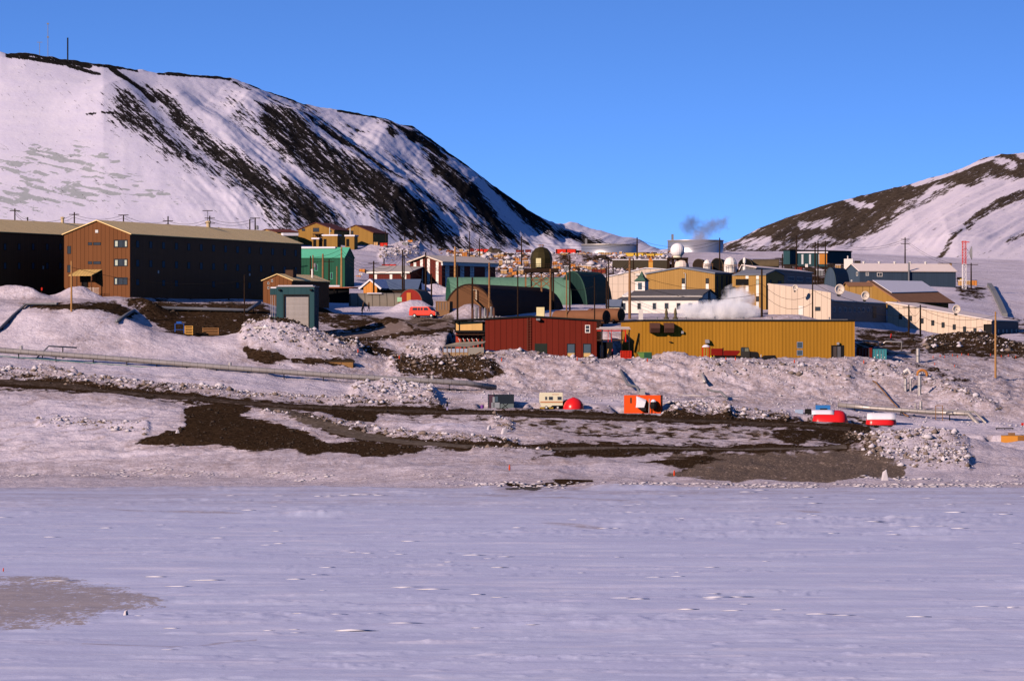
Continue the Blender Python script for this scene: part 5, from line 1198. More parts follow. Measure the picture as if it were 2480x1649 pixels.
# olive huts behind the domes
for u0, u1, yt_, D, W_, lab in ((1678, 1705, 628, 1430, 14, 'dark olive arched hut left of the small white dome'), (1722, 1750, 626, 1440, 16, 'black-fronted arched hut between the white domes'), (1788, 1822, 627, 1445, 16, 'dark arched hut behind the white instrument capsule'), (1866, 1886, 629, 1450, 26, 'long olive arched hut right of the domes, end in shade'), (1500, 1512, 622, 1500, 10, 'low dark arched hut in the yard left of the radome')):
    f = Fr(u0, u1, D, 6 if u1 > 1850 else -6, 645, W=W_, dopad=False)
    if u1 > 1850: f = Fr(1822, 1886, D, -4, 645, W=5, dopad=False)
    t = frthing(f, 'arched_hut', lab, 'hut', 'olive arched huts beyond the mustard building')
    quonset(f, t, f.h(yt_), dark if W_ > 15 else MATS['dark_boards'], mat('olive_hut_shell', (.10, .075, .045), .85, 0, .3), 'x' if u1 > 1850 else 'y')
f = Fr(1483, 1618, 1470, -2, 646, W=8, dopad=False); t = frthing(f, 'long_shed', 'long dark olive shed with snowy roof left of the radome tower', 'shed')
flatb(f, t, f.h(630), mat('dark_olive_boards', (.055, .045, .03)), snowm, .1, .22)
f = Fr(1571, 1581, 1440, 0, 646, W=1.4, dopad=False); t = frthing(f, 'tall_crate', 'orange and yellow narrow upright hut before the long olive shed', 'hut')
MB().box(0, f.L, 0, 1.4, -1, f.h(634)).build('wall', mat('gold_boards', (.6, .3, .06)), t); MB().prism([(-.1, f.h(634) + .003), (f.L / 2, f.h(621)), (f.L + .1, f.h(634) + .003)], 'y', -.1, 1.5).build('roof', mat('orange_boards2', (.5, .17, .03)), t)
# horizontal brown tanks
brt = mat('brown_tank', (.17, .075, .038), .6, 0, .2, .8)
def htank(u, y, D, r, L, rz, lab):
    c = P(u, y, D); t = thing('storage_tank', lab, 'tank', c, rz, 'brown horizontal tanks')
    o = MB(); n = 28; prof = [(-L, 0.02), (-L + .02, r * .9), (-L + .3, r), (-.3, r), (-.02, r * .97)]
    vs = []; fs = []
    for a, rr in prof:
        for k in range(n): th_ = 2 * math.pi * k / n; vs.append((a, rr * math.cos(th_), rr * math.sin(th_)))
    for i in range(len(prof) - 1):
        for k in range(n): fs.append((i * n + k, i * n + (k + 1) % n, (i + 1) * n + (k + 1) % n, (i + 1) * n + k))
    o.add(vs, fs + [tuple(range(n))]); o.build('body', brt, t, smooth=True)
    e = MB(); e.add([(-.02, r * .97 * math.cos(2 * math.pi * k / n), r * .97 * math.sin(2 * math.pi * k / n)) for k in range(n)] + [(.12, r * .5 * math.cos(2 * math.pi * k / n), r * .5 * math.sin(2 * math.pi * k / n)) for k in range(n)],
        [(k, (k + 1) % n, n + (k + 1) % n, n + k) for k in range(n)] + [tuple(range(n, 2 * n))]); e.build('end_cap', blackm, t, smooth=False)
    for x in (-L * .85, -L * .15): MB().box(x - .2, x + .2, -r * .8, r * .8, -r - 1.6, -r * .55).build('saddle', blackm, t)
htank(1469, 768, 1046, 1.3, 11.8, R(-38), 'long brown horizontal tank with black end disc behind the red plant')
htank(1505, 763, 1052, 1.25, 7.5, R(-38), 'second brown horizontal tank, right of the long one')
# satellite dishes on the cream halls: dish, arm, base
dishm = mat('cream_dish', (.82, .68, .55), .5, 0, .05)
def dish(u, y, D, r, rz, lab, tilt=0):
    c = P(u, y, D); t = thing('satellite_dish', lab, 'dish', c, rz, 'round dishes on the cream halls')
    n = 24; vs = []; fs = []
    for i in range(5):
        q = i / 4; 
        for k in range(n): a = 2 * math.pi * k / n; vs.append((r * q * math.cos(a), .35 * r * (1 - q * q), r * q * math.sin(a)))
    for i in range(4):
        for k in range(n): fs.append((i * n + k, i * n + (k + 1) % n, (i + 1) * n + (k + 1) % n, (i + 1) * n + k))
    o = MB().add(vs, fs).build('reflector', dishm, t, smooth=True)
    md = o.modifiers.new('thick', 'SOLIDIFY'); md.thickness = .06
    MB().tube([(0, .3 * r, -r * .1), (0, .5 * r, -r * .9), (0, .5 * r, -r * 1.5)], .1, 6).build('mount', steel_d, t); MB().tube([(0, .3 * r, 0), (.1 * r, -.55 * r, -.35 * r)], .03, 5).build('feed_arm', steel_d, t)
    MB().box(-.25 * r, .25 * r, .2 * r, .8 * r, -1.25 * r, -.55 * r).build('box', blackm, t)
dish(2034, 701, 1115, 13 * 1115 / FL, R(20), 'largest round cream dish on the hall roof before the slate quonset')
dish(2096, 716, 1110, 11 * 1110 / FL, R(20), 'cream dish right of the largest one, before the brown roof')
dish(1926, 697, 1088, 7.5 * 1088 / FL, R(15), 'small cream dish on the left hall roof beside the mustard wing')
dish(2317, 749, 1130, 11 * 1130 / FL, R(20), 'cream dish on the right hall roof near the lattice mast')
dish(977, 666, 1300, 6.5 * 1300 / FL, R(30), 'small pale dish in front of the maroon wing')
# red and white lattice mast with grey dish
D = 1330; c = P(2335, 752, D); c.z = tz(c.x, c.y); t = thing('lattice_mast', 'red and white square lattice mast with two grey mesh dishes', 'mast', c)
zl = lambda y: ZY(y, D) - c.z
redm = mat('mast_red', (.55, .05, .035)); whm = mat('mast_white', (.75, .70, .70))
for y0, y1, mt in ((760, 728, redm), (728, 690, whm), (690, 640, whm), (640, 612, redm), (612, 584, redm)):
    m = MB(); z0, z1 = zl(y0), zl(y1); w_ = .42; n = 4
    for sx in (-w_, w_):
        for sy in (-w_, w_): m.box(sx - .06, sx + .06, sy - .06, sy + .06, z0, z1)
    for i in range(n):
        a, b = z0 + (z1 - z0) * i / n, z0 + (z1 - z0) * (i + 1) / n
        m.tube([(-w_, -w_, a), (w_, -w_, b)], .04, 5).tube([(w_, -w_, a), (-w_, -w_, b)], .04, 5).tube([(w_, -w_, a), (w_, w_, b)], .04, 5).box(-w_, w_, -w_ - .03, -w_ + .03, b - .04, b + .04)
    m.build('mast_section', mt, t)
MB().box(-.6, 1.2, -.5, .5, zl(587.5), zl(585.5)).build('head_frame', redm, t)
for yc, rr in ((613, 1.65), (734, 1.5)):
    n = 20; vs = []; fs = []
    for i in range(4):
        q = i / 3
        for k in range(n): a = 2 * math.pi * k / n; vs.append((1.75 - .5 * (1 - q * q), rr * q * math.cos(a), zl(yc) + rr * q * math.sin(a)))
    for i in range(3):
        for k in range(n): fs.append((i * n + k, i * n + (k + 1) % n, (i + 1) * n + (k + 1) % n, (i + 1) * n + k))
    o = MB().add(vs, fs).build('dish', mat('grey_dish', (.20, .20, .21)), t); md = o.modifiers.new('thick', 'SOLIDIFY'); md.thickness = .05
    MB().tube([(.45, 0, zl(yc) + 1.2), (1.3, 0, zl(yc)), (.45, 0, zl(yc) - 1.2)], .05, 5).build('dish_bracket', steel_d, t)
# hilltop antennas
for u, yt_, yb_, lab, cr in ((96, 103, 132, 'short T-topped antenna on the left hill crest', 1), (116, 56, 137, 'tallest thin lattice antenna on the left hill crest', 2), (164, 92, 146, 'dark plain pole antenna on the left hill crest', 0)):
    D = 2105; b = P(u, yb_, D); t = thing('hilltop_antenna', lab, 'antenna', b); h = (yb_ - yt_) * D / FL
    MB().tube([(0, 0, -2), (0, 0, h)], .30 if cr == 0 else .11, 6).build('mast', blackm if cr == 0 else steel_d, t)
    if cr == 1: MB().box(-1, 1, -.06, .06, h - .1, h + .1).build('crossbar', steel_d, t)
    if cr == 2:
        MB().box(-.4, .4, -.2, .2, h - .6, h - .1).build('head_unit', steel_d, t); MB().box(-.35, .35, -.2, .2, h * .55, h * .6).build('mid_unit', steel_d, t)
# ---------------------------------------------------------------- utility poles and lines
TOPS = {}
def pole(k, u, yt_, yb_, D, lab, m=wood_dark, r=.17, arm=1, d=0, armz=.5, armw=1.1):
    """yb_: photo row of the foot when it is in view, else None (foot found on the ground at D)"""
    x = (u - CX) * D / FL; zb = tz(x, D) if yb_ is None else min(ZY(yb_, D), tz(x, D) + .3)
    t = thing('utility_pole', lab, 'pole', (x, D, zb), 0, 'wooden utility poles of the station')
    h = ZY(yt_, D) - zb
    MB().tube([(0, 0, -1), (0, 0, h * .5), (0, 0, h)], [r * 1.12, r, r * .78], 8).build('shaft', m, t)
    if arm:
        for i in range(arm):
            z = h - armz - i * 1.1
            c = MB().box(-armw, armw, -r - .12, -r + .02, z - .08, z + .08).build('crossarm', m, t)
    if d: MB().lathe([(.05, 0), (.28, .02), (.28, .8), (.05, .9)], 10, (.45, -.1, h - 2.6)).build('transformer', steel_d, t)
    TOPS[k] = Vector((x, D, zb + h - armz)); return t
pole('a', 36, 505, None, 1215, 'dark pole with crossarm behind the cut-off dormitory, farthest left')
pole('b', 67, 526, None, 1215, 'short bare pole behind the cut-off dormitory roof', arm=0)
pole('c', 180, 514, None, 1215, 'pole with crossarm just left of the dormitory gable peak')
pole('d', 299, 520, None, 1215, 'pole with short top crossarm behind the long dormitory roof, left end', armz=.1)
pole('e', 407, 524, None, 1215, 'pole with low crossarm behind the middle of the dormitory roof', armz=1.0)
pole('f', 508, 523, None, 1215, 'double-armed pole beside a T antenna behind the dormitory roof', arm=2)
pole('f2', 503, 510, None, 1230, 'thin pole with wide T top behind the dormitory roof', r=.06, armz=.05)
pole('g', 605, 531, None, 1215, 'bare pole left of a T-armed pole behind the dormitory roof end', arm=0)
pole('h', 618, 527, None, 1215, 'T-armed pole with transformer behind the dormitory roof end', armz=.15, d=1)
pole('i', 173, 632, 806, 988, 'pale wooden pole standing alone on the snow bank before the dormitory', wood_pale, arm=0)
pole('j', 592, 666, None, 1000, 'black lamp pole in front of the dormitory wall, left of the teal garage', arm=0, r=.12)
pole('k', 827, 598, None, 1225, 'light brown pole at the right corner of the green warehouse', wood_pale, arm=0, r=.2)
pole('l', 752, 620, None, 1220, 'dark pole in front of the green warehouse, leftmost', arm=0)
pole('l2', 758, 618, None, 1222, 'brown pole with transformers in front of the green warehouse', wood, arm=0, d=1)
pole('l3', 782, 615, None, 1222, 'thick double pole before the middle of the green warehouse', wood, arm=0, r=.22)
pole('l4', 797, 628, None, 1218, 'dark pole before the green warehouse, right of its middle', arm=1)
pole('l5', 816, 645, None, 1170, 'short brown pole below the right corner of the green warehouse', wood, arm=0)
pole('m', 905, 632, 712, 1165, 'dark pole with crossarm rising before the orange warehouse end', arm=1)
pole('m2', 930, 626, 652, 1330, 'short dark pole behind the maroon wing', arm=0)
pole('n', 975, 605, 715, 1180, 'tall dark pole in front of the maroon wing, beside a shorter twin', arm=0)
pole('n2', 979, 618, 715, 1184, 'shorter twin pole in front of the maroon wing', arm=0, r=.13)
pole('o', 1031, 611, 736, 1128, 'tall dark pole before the maroon gable, foot by the red hut snow heap', arm=0)
pole('o2', 1045, 663, 704, 1180, 'short dark pole at the foot of the maroon gable', arm=0)
pole('p', 1102, 598, None, 1178, 'thick yellow pine pole before the maroon building long side', wood_pale, arm=0, r=.24)
pole('q', 1108, 640, 774, 1050, 'dark pole beside the brown arch, foot behind the red plant roof', arm=0)
pole('r', 1144, 672, 772, 1045, 'stocky dark pole before the brown arch front', arm=0, r=.2)
pole('s', 1185, 636, None, 1070, 'leaning-looking light wooden pole at the right edge of the brown arch front', wood, arm=0, r=.2)
pole('t', 1254, 645, None, 1062, 'thin black pole before the green quonset left of the dome tower', arm=0, r=.13)
pole('u', 1333, 652, None, 1060, 'brown wooden pole right of the dome tower', wood, arm=0, r=.19)
pole('v', 1372, 666, None, 1050, 'pale thin pole before the dark green quonset end', wood, arm=0, r=.13)
pole('w', 1380, 618, None, 1090, 'tall dark pole with crossarm at the dark green quonset peak', arm=1, armz=1.2)
pole('x', 1440, 672, None, 1040, 'thin pole before the cream hall, above the black tank end', arm=0, r=.11)
pole('y', 1469, 645, None, 1060, 'dark pole, left of a close pair before the cream hall', arm=0, r=.14)
pole('y2', 1473.5, 625, None, 1064, 'dark pole, taller one of a close pair before the cream hall', arm=0, r=.14)
pole('z', 1263, 572, None, 1500, 'dark pole against the hill left of the dome tower', arm=0)
pole('z2', 1161, 577, None, 1560, 'dark thin pole against the hill above the maroon building', arm=0)
pole('z3', 1137, 560, None, 1600, 'tall thin pole against the hill above the maroon building', arm=0, r=.13)
pole('A', 1543, 575, None, 1500, 'tall dark pole against the sky between the two fuel tanks', arm=0, r=.19)
pole('B', 1525, 624, 770, 1062, 'thick brown pole in front of the chapel steeple', wood, arm=0, r=.25)
pole('C', 1534, 625, None, 1260, 'dark pole behind the chapel steeple', arm=0)
pole('D', 1485, 646, None, 1290, 'short dark pole behind the cream hall roof', arm=0)
pole('E', 1743, 576, None, 1420, 'dark pole between the white domes, against the silver tank', arm=0)
pole('F', 1845, 652, None, 1062, 'thick dark pole in front of the mustard wing', arm=0, r=.2)
pole('G', 1929, 572, None, 1350, 'tall dark pole before the far teal building, left end', arm=0)
pole('G2', 1895, 615, None, 1350, 'short dark pole left of the far teal building', arm=0)
pole('H', 1974, 586, None, 1300, 'dark pole left of the twin-pole frame', arm=0)
pole('I', 1981, 583, None, 1345, 'left leg of the twin-pole frame before the far teal building', arm=0)
pole('J', 1999, 583, None, 1345, 'right leg of the twin-pole frame before the far teal building', arm=1, armz=.2, armw=1.9)
pole('K', 1968, 676, None, 1080, 'dark pole against the cream wall left of the dark window', arm=0, r=.14)
pole('L', 2192, 575, None, 1420, 'dark pole with two crossarms above the slate building roof', arm=2)
pole('M', 2352, 637, None, 1330, 'dark pole with wide top crossarm right of the lattice mast', armz=.4, armw=1.6)
pole('N', 2201, 738, 838, 1065, 'pole with crossarm before the right cream hall, left of a pair', arm=1, armw=1.2)
pole('O', 2229, 738, 834, 1068, 'pole with crossarm before the right cream hall, right of a pair', arm=1, armw=1.2)
pole('Q', 2411, 755, 913, 1000, 'pale wooden pole standing alone on the snow at far right', wood_pale, arm=0, r=.18)
pole('S', 1400, 640, None, 1420, 'thin pole in the storage yard right of the dark green quonset', arm=0, r=.12)
pole('T', 934, 558, None, 1560, 'faint pole on the slope right of the mustard houses', arm=0, r=.12)
pole('U', 980, 566, None, 1560, 'faint pole above the snow heaps beyond the maroon wing', arm=0, r=.12)
pole('V', 1006, 562, None, 1590, 'tall faint pole above the snow heaps beyond the maroon wing', arm=0, r=.12)
pole('W', 1044, 580, None, 1560, 'small faint pole right of the far snow heaps', arm=0, r=.12)
wirem = mat('black_cable', (.015, .014, .013), .8)
def wire(a, b, sag, dz=0, r=.032):
    p, q = TOPS[a] + Vector((0, -.2, dz)), TOPS[b] + Vector((0, -.2, dz)); pts = []
    for i in range(9):
        s_ = i / 8; v = p.lerp(q, s_); v.z -= sag * 4 * s_ * (1 - s_); pts.append(v)
    return pts
nw = 0
for seq, lab, sag, offs in ((['a', 'b'], 'cables between the two poles behind the cut-off dormitory', .5, (0, -.5)), (['b', 'c', 'd', 'e', 'f', 'h'], 'cables strung along the poles behind the dormitories', 1.0, (0, -.6)),
    (['i', 'j'], 'thin cable from the pale pole to the lamp pole across the dormitory', 1.5, (-.6,)), (['k', 'm', 'n', 'o', 'q'], 'cables from the green warehouse past the maroon building', 1.4, (0, -.7, -1.5)), (['q', 's', 't', 'u', 'w'], 'sagging cables across the brown arch and green quonset', 1.3, (0, -.6)),
    (['r', 'u', 'x'], 'low heavy cable sagging before the brown arch', 1.5, (-1.0,)), (['w', 'y2', 'B'], 'cables sagging before the cream hall to the chapel', 1.6, (0, -.5, -1.2)), (['B', 'F', 'K'], 'cables crossing the mustard building front', 2.0, (-2.2, -4.0)),
    (['K', 'N', 'O', 'Q'], 'cables along the front of the right cream hall', 1.4, (-.2, -1.6)), (['z3', 'z2', 'z', 'A', 'E', 'G'], 'cables high over the storage yard to the tanks', 2.0, (0, -.8)), (['J', 'L', 'M'], 'cables over the slate building to the lattice mast', 1.8, (0, -.5)),
    (['l2', 'k'], 'short cables before the green warehouse', .4, (0, -1)), (['n', 'o2', 'r'], 'low cables over the red arched hut', 1.0, (-1, ))):
    m = MB()
    for a, b in zip(seq[:-1], seq[1:]):
        for z in offs: m.tube(wire(a, b, sag, z), .032, 4)
    tag(m.build('power_line', wirem), lab, 'cable', 'overhead cables of the station')
# ---------------------------------------------------------------- pipelines
def pipe(pts, r, name, lab, m=None, sup=0, sd=None, flange=0, group=None, cat='pipe', twin=0):
    m = m or siding('banded_pipe', (.36, .325, .30), 1.3, .09, .45, 'X', rough=.42, metal=.45, bump=.2, streak=.12)
    w_ = [P(u, y, D) if D > 0 else at(u, y + 7, 966, 1060) + Vector((0, -.4, .45)) for u, y, D in pts]; c = w_[0]; t = thing(name, lab, cat, c, group=group)
    L_ = [p - c for p in w_]
    for k in range(twin + 1):
        o = Vector((0, .0, -k * r * 2.6)) if False else Vector((0, k * r * 3, 0))
        MB().tube([p + o for p in L_], r, 12).build('pipe', m, t, smooth=True)
    tot = 0; acc = []
    for a, b in zip(L_[:-1], L_[1:]):
        n = max(1, int((b - a).length / sup)) if sup else 0
        for i in range(n): acc.append(a.lerp(b, (i + .5) / n))
    for q in acc:
        g = tz(c.x + q.x, c.y + q.y) - c.z
        MB().box(q.x - .07, q.x + .07, q.y - .3, q.y + .3, min(g - .4, q.z - r - .3), q.z - r * .8).build('support', blackm, t)
    return t
t = pipe([(-80, 844, 962), (0, 848, 962), (271, 868, 962), (560, 891, 962), (640, 897, 962), (831, 911, 962), (1046, 923, 962), (1130, 928, 963), (1200, 938, 966)], .46, 'pipeline', 'main silver pipeline running down the snow slope from the left edge', sup=5.0)
for u, y in ((51, 844), (557, 884), (1047, 916)):
    q = P(u, y, 962) - Vector(t.location); MB().lathe([(.28, -.4), (.28, .35), (.2, .5)], 10, q).build('vent_stub', steel, t)
m = MB(); p0 = P(-80, 860, 962) - Vector(t.location); 
for a, b in (((-80, 856), (470, 898)),): m.tube([P(a[0], a[1], 961) - Vector(t.location), P(b[0], b[1], 961) - Vector(t.location)], .07, 6)
m.build('side_conduit', mat('green_conduit', (.08, .2, .17)), t)
pipe([(-70, 850, -1), (-30, 820, -1), (0, 795, -1), (30, 765, -1), (62, 737, -1), (138, 735, -1)], .2, 'pipe_rack', 'bundle of pipes climbing the bank at the left edge to the dormitory terrace', steel_d, sup=3, twin=2)
pipe([(283, 779, -1), (310, 760, -1), (336, 745, 1014), (480, 748, 1016), (598, 752, 1016), (629, 733, 1020)], .3, 'pipe_rack', 'dark elevated pipe run across the bare ditch below the dormitory', steel_d, sup=3.0, twin=1)
pipe([(88, 868, 963), (118, 838, 966), (186, 842, 967)], .13, 'pipe_crossing', 'small stile-like pipe bridge over the main pipeline', steel_d, sup=3)
pipe([(600, 925, 958), (800, 933, 958), (1130, 945, 958)], .09, 'cable_conduit', 'thin dark conduit lying on snow below the main pipeline', blackm)
pipe([(1499, 887, 988), (1506, 903, 978), (1520, 931, 970), (1543, 937, 966), (1551, 955, 962)], .24, 'drain_pipe', 'bent grey duct coming down the bank above the orange box', steel_d)
b = P(1551, 956, 961); t = thing('junction_box', 'grey metal box at the foot of the bent duct', 'box', b); MB().box(0, .8, 0, .7, -.3, 1.0).build('body', steel, t, bev=.03); MB().box(-.04, .84, -.04, .74, 1.003, 1.07).build('lid', steel_d, t)
pipe([(1696, 893, 984), (1707, 925, 974)], .30, 'culvert_pipe', 'short shiny pipe stub in the middle of the snow bank', steel)
pipe([(1714, 943, 968), (1722, 946, 967), (1746, 949, 966), (1762, 965, 962)], .20, 'drain_pipe', 'low bent grey pipe near the foot of the bank, right of the stub', steel_d)
pipe([(1640, 956, 962), (1790, 962, 962)], .06, 'hose', 'thin pale hose lying on the snow shelf below the bank', steel)
pipe([(2030, 980, 957), (2110, 988, 955), (2253, 998, 953), (2347, 1002, 952), (2379, 1038, 945)], .38, 'pipeline', 'silver pipeline at lower right bending down towards the shore', sup=6)
pipe([(2262, 993, 958), (2360, 997, 957), (2388, 1024, 950)], .2, 'pipeline', 'thinner silver pipe behind the bending pipeline at lower right')
b = P(2266, 1016, 950); t = thing('hoop_stand', 'brown square hoop frame straddling the lower right pipeline', 'frame', b); MB().box(-.06, .06, -.06, .06, -.5, 2.4).box(1.1, 1.22, -.06, .06, -.5, 2.4).box(.06, 1.1, -.06, .06, 2.28, 2.4).build('frame', wood, t)
for u, y0, y1, r, lab in ((2217, 977, 994, .16, 'thin upright pipe stub beside the lower right pipeline'), (2230, 973, 997, .26, 'thick upright pipe stub on the lower right pipeline'), (2193, 919, 947, .26, 'left silver standpipe on the bank under the pale hood'), (2205, 919, 948, .2, 'thinner silver standpipe on the bank, middle of three'), (2227, 911, 957, .3, 'tall silver standpipe on the bank before the orange ring'), (2223, 849, 880, .33, 'stout vertical pipe behind the crest of the bank')):
    q = at(u, y1, 950, 1060); t = thing('standpipe', lab, 'pipe', q, group='upright pipes at the right bank')
    h = (y1 - y0) * q.y / FL; MB().lathe([(r, -1), (r, h), (r * .7, h + r * .4)], 12).build('pipe', steel, t, smooth=False); MB().lathe([(r * 1.18, h * .45), (r * 1.18, h * .45 + .12)], 12).build('clamp', steel_d, t)
q = at(2197, 905, 960, 1040) + Vector((0, -.4, 0)); t = thing('pipe_hood', 'pale curved elbow hood above two standpipes on the bank', 'pipe', q)
m = MB(); m.tube([(-.6, 0, -.5), (-.5, 0, .3), (0, 0, .7), (.5, 0, .2), (.7, 0, -.6)], [.2, .3, .34, .28, .2], 10); m.build('elbow', mat('pale_hood', (.66, .6, .58)), t, smooth=True)
q = at(2233, 913, 960, 1040) + Vector((0, -.3, .3)); t = thing('pipe_ring', 'orange insulated ring around the mouth of a pipe on the bank', 'pipe', q)
m = MB(); m.tube([(.85 * math.cos(a), 0, .8 * math.sin(a)) for a in np.linspace(-.3, 3.4, 14)], .24, 8); m.build('ring', mat('orange_foam', (.42, .17, .05)), t, smooth=True)
for pts, r, lab in (([(2062, 824, 1020), (2127, 828, 1018), (2127, 844, 1018)], .13, 'pale pipe leaving the yellow plant, upper one'), ([(2066, 830, 1018), (2110, 845, 1014), (2148, 846, 1012), (2156, 852, 1011)], .11, 'pale slanting pipe over the shipping containers'),
                    ([(2134, 836, 1018), (2145, 827, 1018), (2184, 828, 1018), (2183, 849, 1018)], .14, 'pale goalpost-shaped pipe right of the containers'), ([(2148, 853, 1012), (2206, 855, 1012)], .2, 'grey horizontal pipe ending at the stout vertical pipe')):
    pipe(pts, r, 'site_pipe', lab, steel, group='pipes right of the yellow plant')
pipe([(2095, 915, 985), (2120, 925, 978), (2150, 960, 968), (2185, 1000, 955), (2200, 1008, 950)], .11, 'plank_chute', 'brown wooden rail running down the right bank', wood)
pipe([(2240, 905, 990), (2265, 925, 982), (2290, 950, 975)], .07, 'snow_pole', 'pale bamboo pole lying on the right bank', steel)
# snowy covered pipe ramp at far right
g_ = [at(u, y, 1195, 1440) for u, y in ((2396, 694), (2404, 706), (2412, 722), (2422, 744), (2434, 768))]; t = thing('covered_ramp', 'grey covered mesh ramp descending the snow at far right', 'ramp', g_[-1])
m = MB(); s1 = [(-.55, -.6), (.55, -.6), (.55, .75), (-.55, .75)]
for a, b in zip(g_[:-1], g_[1:]):
    a, b = a - g_[-1], b - g_[-1]; m.loft([(a.x + x, a.y, a.z + z) for x, z in s1], [(b.x + x, b.y, b.z + z) for x, z in s1])
m.build('tunnel', mat('mesh_grey', (.20, .20, .20)), t)
# ---------------------------------------------------------------- vehicles
def wheel(par, x, y, r, w_=.22, rim=.55, m=offw):
    vs = []; n = 18
    o = MB(); 
    for a, rr in ((-w_ / 2, r * .9), (-w_ / 2 + .03, r), (w_ / 2 - .03, r), (w_ / 2, r * .9)):
        for k in range(n): th_ = 2 * math.pi * k / n; vs.append((x + rr * math.cos(th_), y + a, r + rr * math.sin(th_)))
    fs = [(i * n + k, i * n + (k + 1) % n, (i + 1) * n + (k + 1) % n, (i + 1) * n + k) for i in range(3) for k in range(n)] + [tuple(range(n)), tuple(range(3 * n, 4 * n))]
    w1 = o.add(vs, fs).build('wheel', blackm, par)
    v2 = []; s_ = -1 if y < .8 else 1
    for a, rr in ((w_ / 2 + .001, r * rim), (w_ / 2 + .02, r * rim * .8)):
        for k in range(n): th_ = 2 * math.pi * k / n; v2.append((x + rr * math.cos(th_), y + s_ * a, r + rr * math.sin(th_)))
    MB().add(v2, [(k, (k + 1) % n, n + (k + 1) % n, n + k) for k in range(n)] + [tuple(range(n)), tuple(range(n, 2 * n))]).build('rim', m, w1)
q = at(994, 769.5, 1030, 1090); D = q.y
t = thing('van', 'bright red passenger van parked on the dirt road by brown boxes', 'van', (q.x - .3, D, q.z - .02), R(-22))
vm = mat('van_red', (.66, .025, .005), .35, 0, .03)
side = [(0, .42), (.05, 1.3), (.22, 1.95), (.5, 2.08), (3.7, 2.08), (3.95, 1.98), (4.55, 1.32), (5.2, 1.16), (5.35, .95), (5.38, .42)]
MB().prism(side, 'y', 0, 1.95).build('body', vm, t, bev=.09)
for x0, x1 in ((.75, 1.7), (1.82, 2.25), (2.4, 2.8), (3.05, 3.75)): MB().prism([(x0, 1.38), (x0 + .03, 1.85), (x1, 1.85), (x1 + (.25 if x1 > 3.5 else 0), 1.38)], 'y', -.03, .02).build('window', glass, t)
MB().add([(4.02, .16, 1.95), (4.02, 1.79, 1.95), (4.57, 1.85, 1.37), (4.57, .1, 1.37), (4.06, .16, 1.99), (4.06, 1.79, 1.99), (4.61, 1.85, 1.39), (4.61, .1, 1.39)], [(4, 7, 6, 5), (0, 1, 2, 3), (0, 3, 7, 4), (1, 5, 6, 2), (0, 4, 5, 1), (3, 2, 6, 7)]).build('windscreen', glass, t)
MB().box(5.35, 5.5, .05, 1.9, .42, .62).build('bumper', steel_d, t); MB().box(5.372, 5.41, .4, 1.55, .7, .98).build('grille', blackm, t)
for y in (.12, 1.58): MB().box(5.36, 5.42, y, y + .24, .72, .98).build('headlight', mat('lamp_glass', (.9, .75, .5), .2), t)
MB().box(.0, .01, .0, .0, 0, 0)
for x in (1.15, 4.55):
    for y in (.05, 1.90): wheel(t, x, y, .38)
MB().box(.9, 4.9, .2, 1.7, .25, .44).build('chassis', blackm, t)
# tanker truck before the yellow plant
q = P(1722, 876, 992); q.z = min(q.z, tz(q.x, q.y) + .1)
t = thing('tanker_truck', 'red tanker truck with black cab parked before the yellow plant', 'truck', (q.x, q.y, q.z), R(-3)); k = 992 / FL
dr = mat('tanker_red', (.17, .008, .005), .5, 0, .2)
z = lambda y: (876 - y) * k
MB().box(0, 28 * k, 0, 2.2, z(861), z(844)).build('rear_locker', dr, t, bev=.05)
MB().prism([(30 * k, z(861)), (30 * k, z(851)), (32 * k, z(848.5)), (68 * k, z(849)), (70 * k, z(852)), (62 * k, z(861))], 'y', 0, 2.2).build('tank_body', dr, t, bev=.05)
MB().box(28 * k, 30 * k, .1, 2.1, z(864), z(842)).build('bulkhead', blackm, t)
MB().box(-2 * k, 112 * k, .25, 1.95, z(867), z(861.05)).build('chassis', blackm, t)
MB().prism([(72 * k, z(866)), (72 * k, z(843)), (74 * k, z(840.5)), (91 * k, z(841)), (94 * k, z(851)), (94 * k, z(866))], 'y', -.05, 2.25).build('cab', mat('cab_black', (.03, .028, .024), .5), t, bev=.05)
MB().box(74 * k, 79 * k, -.08, -.052, z(851), z(843)).build('window', glass, t); MB().box(82 * k, 91 * k, -.08, -.052, z(851), z(843)).build('window', mat('olive_glass', (.14, .14, .09), .3), t)
MB().prism([(94 * k, z(866)), (94 * k, z(851)), (111 * k, z(852)), (115 * k, z(855)), (118 * k, z(866))], 'y', .1, 2.1).build('bonnet', blackm, t, bev=.05)
MB().box(117 * k, 120 * k, 0, 2.2, z(871), z(865)).build('bumper', blackm, t)
for x in (8, 24, 50, 104):
    for y in (.05, 2.15): wheel(t, x * k, y, .5, .3, .5, steel_d)
t = thing('parked_loader', 'low black machine partly hidden right of the tanker truck', 'machine', P(1846, 874, 992)); MB().prism([(0, -.4), (0, .6), (.3, .95), (2.3, 1.0), (2.6, .4), (2.6, -.4)], 'y', 0, 1.8).build('body', blackm, t, bev=.08); MB().tube([(-.2, 0, 1.1), (-.25, 0, .1)], .08, 6).build('post', offw, t)
